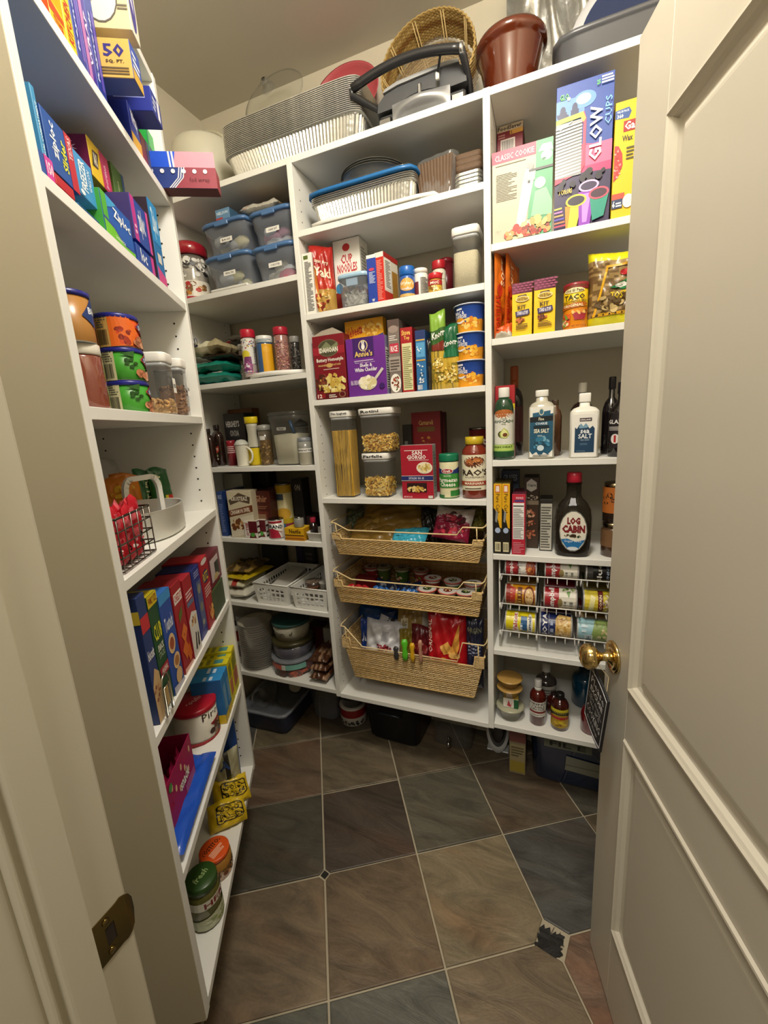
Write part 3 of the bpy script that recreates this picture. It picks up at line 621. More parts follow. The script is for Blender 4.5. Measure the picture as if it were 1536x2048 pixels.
carton('noodle_carton', 'white and red carton of instant cup noodles standing behind the small clear tub', 'box', FB, 676, 727, 481, Z, .085, .07, 'eceae2', 'd6d3ca',
    front=[('E', .5, .89, .14, .05, 'b8282a'), ('T', 'CUP', .28, .68, .72, .80, 'c03034'), ('T', 'NOODLES', .12, .56, .88, .68, 'c03034'), ('R', .3, .50, .72, .545, 'b02a2c'), ('T', 'BEEF', .42, .507, .6, .54, 'f0ece0'), ('P', [(0, 0), (1, 0), (1, .30), (.5, .38), (0, .30)], '8c2a22'), ('B', .55, .3, .28, .13, 40, ['cf9a33', 'e2ba4f', '8f5a22', '5d7a2c'], .07), ('E', .16, .36, .13, .07, '3f87b5')], right=[('R', 0, 0, 1, .35, 'a33a30'), ('L', .15, .4, .85, .9, 12, '8a8780')])
def tub(label, fr, xl, xr, yt, z, s, d, lidc, body, inner=None, name='lidded_tub', taper=.9, group=None):
    x, w, h = spot(fr, xl, xr, yt, z, s, d); k = d / w; W = w / 2 / taper
    o = thing(name, label, 'food container', fr.w(x, s + d / 2, z + .0006), fr.a, group)
    M().shell([(0.0, .001), (W * taper * .96, .001), (W * taper, .006), (W, h * .86), (W * 1.03, h * .87)], 'ffffff', 32, sy=k, pw=6).build('clear_body', body, o)
    M().lathe([(W * 1.0, h * .86), (W * 1.06, h * .87), (W * 1.06, h * .965), (W * 1.0, h), (0, h)], lidc, 32, sy=k, pw=6).build('lid', BLUEC if lidc == 'c' else PLAS, o)
    return o, w, h
o, w, h = tub('small clear snap-lid tub with a pale blue lid in front of the noodle cup carton', FB, 682, 733, 552, Z, .006, .075, '9fc0d8', MILKY)
M().box(-w * .22, -.04, h * .62, w * .22, -.036, h * .86, 'b4cfe2', .001).build('snap_tab', PLAS, o)
bits('bow', 50, w * .8, .06, .006, h * .42, ['b8b09c', 'c9c2b2', 'a39a84'], o, 5, .016, name='snack_pieces')
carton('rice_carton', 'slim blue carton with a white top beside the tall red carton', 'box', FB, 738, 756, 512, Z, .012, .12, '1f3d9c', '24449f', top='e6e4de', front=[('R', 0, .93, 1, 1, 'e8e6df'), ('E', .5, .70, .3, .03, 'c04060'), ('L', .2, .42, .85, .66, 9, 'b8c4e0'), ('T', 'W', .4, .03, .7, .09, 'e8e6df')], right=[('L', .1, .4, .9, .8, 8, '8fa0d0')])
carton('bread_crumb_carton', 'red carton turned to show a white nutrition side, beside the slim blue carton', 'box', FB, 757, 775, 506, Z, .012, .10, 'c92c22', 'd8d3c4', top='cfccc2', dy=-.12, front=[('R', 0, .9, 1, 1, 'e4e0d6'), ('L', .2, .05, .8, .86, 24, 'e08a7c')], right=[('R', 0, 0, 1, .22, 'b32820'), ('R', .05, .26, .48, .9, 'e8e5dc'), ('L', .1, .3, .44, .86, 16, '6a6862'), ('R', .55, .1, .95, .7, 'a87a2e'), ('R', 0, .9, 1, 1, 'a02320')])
round_thing('bouillon_jar', 'blue bouillon jar with a bright blue screw lid', 'jar', FB, 801, 831, 536, Z, .02, [(.94, 0, '24468c'), (1, .03, '28509c'), (1, .66, '2c5cab'), (.9, .72, '2c5cab')], [('lid', [(.96, .72, '1d62b4'), (1.02, .74), (1.02, .98), (.96, 1), (0, 1)], PLAS, '1d62b4')], [('E', .5, .42, .34, .2, 'd8a24a'), ('T', "Wyler's", .2, .38, .8, .52, 'f2ead4'), ('T', 'bouillon', .3, .26, .7, .33, 'd8dff0'), ('R', .1, .05, .9, .14, 'c8a25a')])
round_thing('supplement_jar', 'white round jar with a maroon label beside the blue bouillon jar', 'jar', FB, 829, 857, 540, Z, .045, [(.95, 0, 'dedcd4'), (1, .03, 'dedcd4'), (1, .82, 'dedcd4'), (.94, .84, 'e8e6df')], [('lid', [(1.0, .84, 'e8e6df'), (1.0, .985), (.95, 1), (0, 1)], PLAS, 'e8e6df')], [('R', .0, .1, .42, .55, '6e2a30'), ('L', .5, .12, .95, .7, 14, '7c7a74')])
round_thing('spice_jar', 'short red-lidded seasoning jar in front of a taller one', 'jar', FB, 857, 885, 549, Z, .012, [(.95, 0, 'a8862c'), (1, .04, 'c9a23a'), (1, .6, 'c7a041'), (.85, .70, 'b32128')], [('lid', [(.95, .70, 'bb1f2a'), (1, .72), (1, .97), (.95, 1), (0, 1)], PLAS, 'bb1f2a')], [('R', .1, .38, .9, .62, 'a32328'), ('T', 'McC', .3, .42, .7, .56, 'f0e6cf'), ('B', .5, .2, .3, .12, 12, ['e6d8a0', '8a5a22', 'd8b85a'], .08)])
round_thing('spice_jar', 'taller red-lidded seasoning jar behind the short one', 'jar', FB, 866, 893, 524, Z, .075, [(.95, 0, 'b9b29a'), (1, .04, 'cfc9b4'), (1, .72, 'c7c0ac'), (.85, .78, 'a32128')], [('lid', [(.95, .78, 'a81d28'), (1, .8), (1, .98), (.95, 1), (0, 1)], PLAS, 'a81d28')], [('R', .15, .5, .85, .7, 'd8d3c2'), ('T', 'beef', .25, .55, .7, .65, '70282a')])
round_thing('coffee_jar', 'wide dark maroon tin at the back beside the rice container', 'tin', FB, 880, 908, 520, Z, .15, [(1, 0, '5e151d'), (1, .9, '6d1a22')], [('lid', [(1.03, .9, '7a1d26'), (1.03, 1), (0, 1)], PLAS, '7a1d26')])
popbox('clear container of white rice with a white lid on the soup-noodle shelf', FB, 905, 957, 458, Z, .015, .10, ('rice',), 500, group=None)
# ---- shelf with boxed potatoes and macaroni
Z = Z2['c']
o = carton('potato_carton', 'dark red carton of mashed potatoes with its flaps standing open', 'box', FB, 634.7, 696, 675, Z, .010, .05, '7d1420', '6d1119', front=[('E', .5, .80, .34, .135, '6b6448'), ('E', .5, .80, .31, .12, '4c4a34'), ('P', [(.2, .78), (.45, .9), (.6, .82), (.8, .88), (.8, .74), (.2, .74)], '7f8460'), ('R', 0, .70, .22, .82, '9c2030'), ('R', .78, .70, 1, .82, '9c2030'), ('T', 'IDAHOAN', .2, .73, .8, .81, 'efe9dc'), ('T', 'Buttery Homestyle', .1, .575, .95, .65, 'efe9dc'), ('T', 'MASHED  POTATOES', .14, .52, .86, .55, 'd8b070'), ('E', .5, .53, .1, .035, 'c9a060'), ('L', .3, .465, .8, .49, 1, 'c9a8a0'), ('B', .55, .22, .42, .16, 60, ['e3cf7c', 'd8bf62', 'efe2a6', 'c9a648'], .09), ('B', .2, .27, .18, .12, 26, ['6b3020', '4f2216', '8a4a30'], .06), ('R', .0, 0, 1, .10, '5a0f15'), ('R', .02, .02, .3, .09, '8f1d20'), ('T', '12', .05, .02, .2, .085, 'efe9dc'), ('L', .42, .02, .7, .08, 2, 'd8cfc0'), ('E', .85, .06, .11, .05, '8f6a50'), ('E', .85, .06, .08, .036, '5a0f15')])
x, w, h = spot(FB, 634.7, 696, 675, Z, .010, .05)
fl = M(); fl.add([(-w / 2, -.025, h), (0, -.004, h + .024), (0, -.0034, h + .0242), (-w / 2, -.0244, h)], [(0, 1, 2, 3)], 'c9bfae')
fl.add([(-w / 2, -.025, h), (w / 2, -.025, h), (w / 2 * .2, -.006, h + .026), (-w / 2 * .5, -.006, h + .02)], [(0, 1, 2, 3)], '9a8f80'); fl.build('open_flap', PAPER, o)
carton('macaroni_carton', 'purple carton of shells and white cheddar', 'box', FB, 699, 775, 680, Z, .012, .035, '6a2a8e', '8a86a8', front=[('R', .18, .66, .72, 1, '3f1c66'), ('E', .45, .86, .12, .095, 'd6c18a'), ('E', .45, .86, .095, .078, '3a2a66'), ('E', .45, .84, .045, .05, 'efece2'), ('E', .43, .91, .014, .035, 'efece2'), ('E', .47, .91, .014, .035, 'efece2'), ('T', "Annie's", .22, .675, .68, .775, 'e8c96a'), ('L', .2, .6, .75, .63, 1, 'cdb8dc'), ('T', 'Shells &', .34, .50, .66, .56, 'f2eef4'), ('T', 'White Cheddar', .2, .42, .78, .49, 'f2eef4'), ('E', .52, .22, .24, .125, 'c9bfae'), ('B', .52, .22, .19, .09, 30, ['efe6c2', 'd9cb96', 'f4eed8'], .07), ('P', [(.70, .30), (.90, .46), (.95, .43), (.74, .26)], 'cfc8c0'), ('T', 'REAL CHEDDAR', .08, .2, .3, .28, 'dccbe6'), ('E', .88, .15, .07, .05, '3f1c66'), ('T', 'Made with organic pasta', .22, .56, .74, .585, 'e0d4ea', 0, 0, 0)], right=NUTRI(.1, .1, .9, .8))
carton('cheese_shells_carton', 'yellow carton of shells and cheese standing behind the purple carton', 'box', FB, 700, 774, 645, Z, .06, .03, 'e8a81c', 'd89a18', front=[('T', 'Velveeta', .04, .80, .46, .93, 'b3261c', 0, .12), ('B', .72, .87, .24, .08, 60, ['f0c552', 'd9962a', 'f6d98a', 'b9731c'], .045), ('P', [(.36, .70), (1, .80), (1, .7), (.36, .66)], '3a4a7c'), ('L', .06, .72, .3, .75, 1, 'b3261c')])
carton('rice_mix_carton', 'narrow grey-brown carton with a bowl picture beside the purple carton', 'box', FB, 782, 804, 641, Z, .018, .12, '7d716a', '5d534c', front=[('R', 0, .9, 1, 1, '5a4a44'), ('E', .5, .87, .42, .05, '9c8a80'), ('R', .12, .55, .9, .68, 'c0304a'), ('T', 'RICE', .2, .57, .8, .65, 'f0e8e4'), ('L', .1, .72, .9, .8, 3, 'cfc6c0'), ('R', 0, .3, 1, .5, 'a59a92'), ('L', .1, .32, .9, .48, 4, '5a5048'), ('E', .5, .14, .48, .13, 'efece4'), ('B', .55, .14, .36, .1, 30, ['7a3a1c', '4a5a24', 'e0d8c8', 'a04028'], .1)])
carton('stuffing_carton', 'narrow red-topped carton of stuffing mix with a cream side panel', 'box', FB, 805.8, 829, 657, Z, .010, .13, 'a51c22', '7a141a', front=[('T', 'Stove', .12, .88, .85, .965, 'f0c860'), ('T', 'Top', .3, .80, .78, .87, 'f0c860'), ('R', .1, .03, .93, .76, 'd9d6a4'), ('L', .16, .06, .88, .72, 22, '8c8a5c')])
carton('side_dish_carton', 'narrow blue carton with small white pictures beside the red stuffing carton', 'box', FB, 834.6, 854, 662, Z, .012, .13, '2a6ea8', '1c3f70', front=[('R', 0, .86, 1, 1, '24366c'), ('R', .05, .83, .95, .85, 'd8a83a'), ('R', .08, .56, .92, .8, '5aa0cf'), ('B', .35, .7, .2, .08, 8, ['e0ecf4', '2c5a8c'], .12), ('R', .05, .5, .95, .52, 'd8a83a'), ('B', .4, .4, .3, .06, 8, ['d8e8f0', '2a4a70'], .1), ('B', .5, .25, .3, .06, 8, ['d8e8f0', '2a4a70'], .12), ('T', '25', .25, .13, .8, .2, 'e8eef4'), ('V', .1, .02, .6, .1, 12, 'e0e0dc')])
for i, (px, r, lb, c1, g0) in enumerate(((862, .14, 'dark glossy pouch squeezed between the blue carton and the green pasta packets', '2a2620', 0), (879, .05, 'pointed green pasta side-dish packet beside the dark pouch', '3f7a2a', 1), (902, 0, 'green pasta side-dish packet beside the stacked cheese cups', '0f5a36', 2))):
    x = FB.xat(px, .03, Z); hh = (.17, .235, .19)[i]
    bag('seasoning_packet', lb, 'food packet', FB.w(x, (.05, .03, .035)[i], Z), .3 - .15 * i, (.035, .048, .052)[i], hh, .03, (lambda u, v, k=i: ('2a2620', '38342c')[int(v * 9) % 2] if k == 0 else ((('7fa83a' if v > .75 else '355f28') if k == 1 else '0f5a36') if v > .5 else ('c9a83a' if hsh(int(u * 9), int(v * 14), k) > .35 else '8a7a2c'))),
        [] if i == 0 else [('T', 'Knorr', .15, .66, .95, .75, 'f2f0e8'), ('R', .1, .5, .9, .6, '7a2a1c' if i == 1 else '1c6e46'), ('B', .5, .25, .36, .18, 50, ['e8cf6a', 'd0a838', 'f0e0a0', 'a8892c'], .1)], i + 3, cr=.002, nu=12, nv=22)
def cheese_cup(x, z, lb):
    o = thing('microwave_cup', lb, 'food cup', FB.w(x, .058, z), -.35, 'blue cups of instant macaroni and cheese')
    M().lathe([(.038, 0, 'e0952a'), (.0415, .035, '2a4fa8'), (.0455, .074, '2a4fa8'), (.0475, .076, '2a4fa8')], None, 32).build('cup', PLAS, o)
    M().lathe([(.0475, .0762, 'cfd6e8'), (.0495, .0768), (.0495, .0795), (.046, .080), (0, .080)], 'cfd6e8', 32).build('foil_lid', PLAS, o)
    rf = lambda v: .038 + (.0455 - .038) * v
    Print().draw([('R', 0, .0, 1, .5, 'e59a22'), ('P', [(.0, .5), (.5, .42), (1, .62), (1, .5), (.5, .35)], '2a4fa8'), ('R', .35, .86, .5, .93, 'e8e8f0'), ('T', 'MAC &', .3, .68, .55, .82, 'f2f2f6'), ('T', 'CHEESE', .25, .54, .6, .67, 'f2f2f6'), ('B', .68, .34, .2, .2, 30, ['f2b93a', 'd9821a', 'f8d070'], .05), ('E', .43, .44, .1, .09, 'f2f2f6'), ('E', .43, .49, .1, .07, 'e59a22')], cmap(lambda v: .038 + .0075 * v, .074), asp=1.6, seg=14).build('printed_label', INK, o)
    return o
xc = min(FB.xat(943, .05, Z), -.243)
cheese_cup(xc, Z + .0006, 'blue and orange macaroni cup at the bottom of its stack of three')
cheese_cup(xc + .001, Z + .0812, 'blue and orange macaroni cup in the middle of its stack of three')
cheese_cup(xc, Z + .1618, 'blue and orange macaroni cup on top of its stack of three')
# ---- pasta shelf
Z = Z2['d']
popbox('tall clear container full of dry spaghetti with a white lid', FB, 672, 710, 824, Z, .02, .072, ('spaghetti',), 861, 'Thin Spaghetti')
popbox('clear white-lidded container of bow-tie pasta, lower of the two stacked ones', FB, 728, 780, 908, Z, .02, .10, ('farfalle',), 962, 'Farfalle')
hl = FB.zat(FB.xat(754, .02, Z), .02, 908) - Z + .002
popbox('clear white-lidded container of spiral pasta, stacked on the bow-tie container', FB, 721, 787, 819, Z, .015, .105, ('rotini',), 873, 'Rotini', lift=hl)
carton('pasta_carton', 'crimson pasta carton with an oval pasta picture and a little window, in front', 'box', FB, 805.5, 868, 892, Z, .012, .045, 'a3172c', '9a9a98', front=[('R', .12, .9, .85, .91, 'f0e8e0'), ('T', 'SAN', .36, .82, .68, .895, 'f4eee8'), ('T', 'GIORGIO', .2, .74, .8, .82, 'f4eee8'), ('R', .25, .72, .88, .728, 'f0e8e0'), ('E', .74, .58, .25, .11, 'e8dfc8'), ('B', .74, .58, .19, .08, 60, ['d9c074', 'b79a48', 'efe0a8'], .04), ('R', 0, .345, 1, .43, '232b66'), ('R', 0, .43, 1, .437, 'e8e0d8'), ('R', 0, .34, 1, .347, 'e8e0d8'), ('T', 'DITALINI  NO. 85', .24, .365, .72, .41, 'cfd0e0'), ('R', .17, .13, .8, .30, '2a1410'), ('B', .48, .18, .28, .045, 50, ['d9b25a', 'c0933c', 'e8cc88'], .04), ('T', 'NET WT 16 OZ', .06, .02, .33, .05, 'f0d8d8'), ('R', .84, .01, .98, .06, 'd8d0c8')], right=[('L', .15, .1, .85, .9, 14, '77767a')])
carton('rice_carton', 'deep red carton with gold lettering and a green oval behind the pasta cartons', 'box', FB, 829, 885, 826, Z, .15, .035, '8a1824', '5a0f16', front=[('T', 'Carnaroli', .25, .84, .75, .9, 'd8b060'), ('R', .2, .76, .8, .82, '7a5a2a'), ('B', .5, .6, .22, .12, 30, ['b04028', 'c88a3a', '8a2818'], .05), ('E', .5, .34, .3, .11, '6e9a34'), ('T', 'Orzo', .32, .29, .68, .39, '2c4a18')])
carton('rice_carton', 'plain dark red carton directly behind the one with the green oval', 'box', FB, 838, 893, 828, Z, .19, .035, '5e1118', '4a0c12')
carton('spice_carton', 'small black carton in the gap behind the spiral pasta', 'box', FB, 811, 828, 850, Z, .13, .05, '1c1a18', front=[('L', .2, .3, .8, .8, 6, '6a6a66')])
round_thing('cheese_canister', 'green-capped shaker can of grated parmesan', 'can', FB, 880.5, 918.5, 907, Z, .018, [(.98, 0, '2c6a34'), (1, .02, 'd9d3ac'), (1, .8, 'd9d3ac'), (.97, .82, '166b50')], [('cap', [(1.02, .83, '14704f'), (1.03, .85), (1.03, .97), (.98, 1), (0, 1)], PLAS, '14704f')], [('R', 0, .24, 1, .56, '3c8a3a'), ('P', [(.0, .56), (1, .56), (1, .72), (.5, .60), (.0, .72)], '23316e'), ('E', .45, .62, .2, .06, 'e8e4dc'), ('E', .45, .62, .18, .05, 'a82a38'), ('T', 'Kraft', .34, .59, .56, .65, 'f0ece4'), ('T', 'GRATED', .32, .49, .58, .53, 'e8f0dc', 0, 0, 0), ('T', 'Parmesan', .12, .37, .8, .47, 'f4f2e4'), ('T', 'Cheese', .2, .27, .72, .37, 'f4f2e4'), ('R', .55, .05, 1, .18, '2c7a34'), ('R', .0, .0, .35, .08, '2c6a34')])
round_thing('sauce_jar', 'jar of red marinara sauce with a yellow band under its lid', 'jar', FB, 927, 977, 874, Z, .015, [(.93, 0, '6a2416'), (1, .02, '7d2c1a'), (1, .72, '7d2c1a'), (.93, .8, '7a2a18'), (.68, .86, '7a2a18'), (.66, .88, '7a2a18')], [('lid', [(.7, .885, 'c9ae2a'), (.72, .89, 'c9ae2a'), (.72, 1), (.68, 1.005), (0, 1.0)], PLAS, 'c9ae2a')], [('R', .08, .0, .95, 1, 'e6dfc4'), ('E', .5, .80, .28, .16, '6a3a20'), ('E', .5, .82, .22, .1, 'b5683a'), ('B', .5, .82, .16, .06, 14, ['3a1c10', 'd08a4a'], .06), ('T', "RAO'S", .16, .42, .86, .60, '3a2a1c'), ('T', 'HOMEMADE', .26, .35, .76, .40, '5a4a38', 0, 0, 0), ('R', .08, .14, .95, .26, 'a03a24'), ('T', 'MARINARA', .25, .165, .75, .235, 'efe4cc'), ('L', .25, .04, .8, .09, 1, '6a5a48')], m=GLAZE, lab=(.14, .72))
round_thing('tomato_can', 'dark red can of tomatoes at the back corner above the sauce jar', 'can', FB, 941, 985, 855, Z, .13, [(.97, 0, '8a8a86'), (1, .02, '5c141a'), (1, .97, '5c141a')], [('can_end', [(1.01, .97, '8a8a86'), (1.01, 1), (.9, .992), (0, .992)], STEEL, '9a9a96')], [('T', "Hunt's", .15, .74, .8, .86, 'e0d4c8')])
# ---- foil shelf
Z = Z2['a']
x0 = FB.xat(617, 0, Z); x1 = FB.xat(876, 0, Z)
tr = M(); tr.lathe([(.5, 0), (.505, .003), (.505, .009), (.49, .0125), (0, .0125)], 'eceae2', 40, sx=(x1 - x0), sy=.28, pw=12); tr.build('plastic_board', PLAS, None, FB.w((x0 + x1) / 2, .138, Z + .0004), 0, label='thin white rounded plastic board lying under the foil pans', cat='tray')
def foil_pan(W, D, Hh, t, nrib, parent=None, loc=None, rz=0, rim=.006, **k):
    """ribbed rectangular foil pan, open at the top"""
    m_ = M(); N_ = nrib * 4 * 2
    def per(u, inset, rib):   # perimeter point of rounded rectangle
        w, d = W / 2 - inset, D / 2 - inset; r = min(w, d) * .16; segs = []
        a = u * 2 * PI; ca, sa = math.cos(a), math.sin(a)
        kk = (abs(ca) ** 9 + abs(sa) ** 9) ** (-1 / 9); x, y = w * kk * ca, d * kk * sa; return x, y
    us = []
    for q in range(N_): us.append(q / N_)
    def uw(u):  # even spacing along the perimeter
        per_ = [(W, 0), (D, 1)]; L_ = 2 * (W + D); s_ = u * L_; 
        for seg, (dx, dy, x0_, y0_) in enumerate(((0, 1, W / 2, -D / 2), (-1, 0, W / 2, D / 2), (0, -1, -W / 2, D / 2), (1, 0, -W / 2, -D / 2))):
            ln = D if seg % 2 == 0 else W
            if s_ <= ln: return math.atan2((y0_ + dy * s_) / D, (x0_ + dx * s_) / W) / (2 * PI) % 1
            s_ -= ln
        return 0
    rings = [(t, 0.0, 1), (t * .55, Hh * .45, 1), (t * .1, Hh * .93, 1), (0, Hh * .97, 0), (-rim, Hh * .97, 0), (-rim - .001, Hh, 0), (-rim + .002, Hh + .001, 0)]
    o = len(m_.v)
    for ins, z, rb in rings:
        for i, u in enumerate(us):
            x, y = per(uw(u), ins + (rb * .0016 * (1 if i % 2 else -1)), 0); m_.v.append((x, y, z))
    cc = lin('d4d4d0')
    for j in range(len(rings) - 1):
        for i in range(N_): m_.f.append([o + j * N_ + i, o + j * N_ + (i + 1) % N_, o + (j + 1) * N_ + (i + 1) % N_, o + (j + 1) * N_ + i]); m_.c.append(cc); m_.sm.append(False)
    m_.f.append([o + i for i in range(N_)][::-1]); m_.c.append(cc); m_.sm.append(False)
    return m_.build('foil_pan', FOIL, parent, loc, rz, **k)
xa = FB.xat(634, .03, Z); xb = FB.xat(822, .03, Z); W = xb - xa; xc = (xa + xb) / 2
p0 = foil_pan(W + .02, .15, .060, .012, 22, None, FB.w(xc, .100, Z + .0135), 0, label='ribbed rectangular foil pan lowest under the blue plastic lid, its fluted side showing', cat='baking pan', group='foil pans under the blue lid')
for k in range(1, 4): dup(p0, FB.w(xc, .100, Z + .0135 + .0055 * k), ('second foil pan up in the nest under the blue plastic lid', 'third foil pan up in the nest under the blue plastic lid', 'uppermost foil pan of the nest, right beneath the blue plastic lid')[k - 1])
zt = Z + .0135 + .060 + .0165 + .002
b = M(); b.lathe([(.5, 0), (.5, .008), (.485, .011), (.46, .011), (.455, .007), (0, .007)], '2469a8', 40, sx=W + .046, sy=.185, pw=9); b.build('pan_cover', PLAS, None, FB.w(xc, .100, zt + .001), 0, label='bright blue plastic pan lid on top of the nested foil pans', cat='lid')
c = M(); c.lathe([(.5, 0), (.5, .004), (.47, .006), (0, .006)], 'ffffff', 40, sx=W + .03, sy=.175, pw=9); c.build('pan_cover', ACRYL, None, FB.w(xc, .100, zt + .0122), 0, label='clear plastic pan lid lying on the blue lid', cat='lid')
rp = M(); rp.shell([(.0, .0), (.085, 0), (.088, .002), (.108, .028), (.118, .030), (.1195, .028)], 'c9c9c4', 72, flute=0); 
rp.v = [(x * .93, y * .93, z) for x, y, z in rp.v]
for i, v in enumerate(rp.v):
    r_ = math.hypot(v[0], v[1])
    if .081 < r_ < .104: f_ = 1 + .012 * math.cos(36 * math.atan2(v[1], v[0])); rp.v[i] = (v[0] * f_, v[1] * f_, v[2])
def sol(fr, px, py, y):
    x, z = 0, 1
    for _ in range(50): x = fr.xat(px, y, z); z = fr.zat(x, y, py)
    return x, z
xr_ = FB.xat(748, .12, Z + .13)
for k in range(3):
    lo = FB.w(xr_ + .001 * k, .128, zt + .0205 + .0062 * k)
    if k == 0: q0 = o = rp.build('round_foil_pan', FOIL, None, lo, 0, label='round foil pan lying on the blue pan lid, lowest of three', cat='baking pan', group='round foil pans')
    else: o = dup(q0, lo, ('round foil pan in the middle of the three on the blue pan lid', 'topmost of the three round foil pans on the blue pan lid')[k - 1])
xq = FB.xat(880, .05, Z)
for k, (px, y, hh, ln, lb) in enumerate(((872, .05, .125, -.12, 'clear bag of brown corrugated paper loaf moulds leaning in front'),)):
    o = thing('paper_mould_bag', lb, 'baking supplies', FB.w(FB.xat(px, y, Z), y + .04, Z + .001), -.15)
    for i in range(7):
        mm = M()
        mm.grid(lambda u, v: ((u - .5) * (.115 - .02 * (1 - v)), -.030 + i * .008 - .004 * v + .0011 * math.sin(u * 70), .004 + v * (hh - .012 + .002 * i)), 48, 6, '5c4632'); mm.grid(lambda u, v: ((u - .5) * (.115 - .02 * (1 - v)), -.0285 + i * .008 - .004 * v + .0011 * math.sin(u * 70), .004 + v * (hh - .012 + .002 * i)), 48, 6, '4a3624'); mm.build('paper_mould', MATTE, o)
    fm = M()
    def bs(u, v, s_): b_ = (1 - (2 * u - 1) ** 6) ** .5; return ((u - .5) * (.132 - .012 * (1 - v)), s_ * .038 * b_ * (1 - .35 * v) + crinkle(u, v, 2, .002), v * (hh + .006))
    fm.grid(lambda u, v: bs(u, v, -1), 20, 20, 'ffffff'); fm.grid(lambda u, v: bs(1 - u, v, 1), 20, 20, 'ffffff'); fm.build('clear_bag', BAGC, o)
x0 = FB.xat(908, .03, Z)
o = thing('paper_mould_stack', 'low stack of brown corrugated moulds on silver trays against the right divider', 'baking supplies', FB.w((x0 - .197) / 2, .10, Z + .001), 0)
ww = (-.197 - x0)
for i in range(5):
    q = M(); q.lathe([(.5, 0), (.51, .0015), (.49, .007), (.5, .0085), (.46, .0085)], 'c4c4c0', 36, sx=ww, sy=.14, pw=8); q.build('foil_tray', FOIL, o, (0, 0, .010 * i))
for i in range(3):
    q = M(); q.lathe([(.46, 0), (.5, .018), (.48, .018)], '5c4632', 80, sx=ww * .97, sy=.13, pw=8, flute=.015, nf=38); q.build('paper_mould', MATTE, o, (0, 0, .052 + .014 * i))
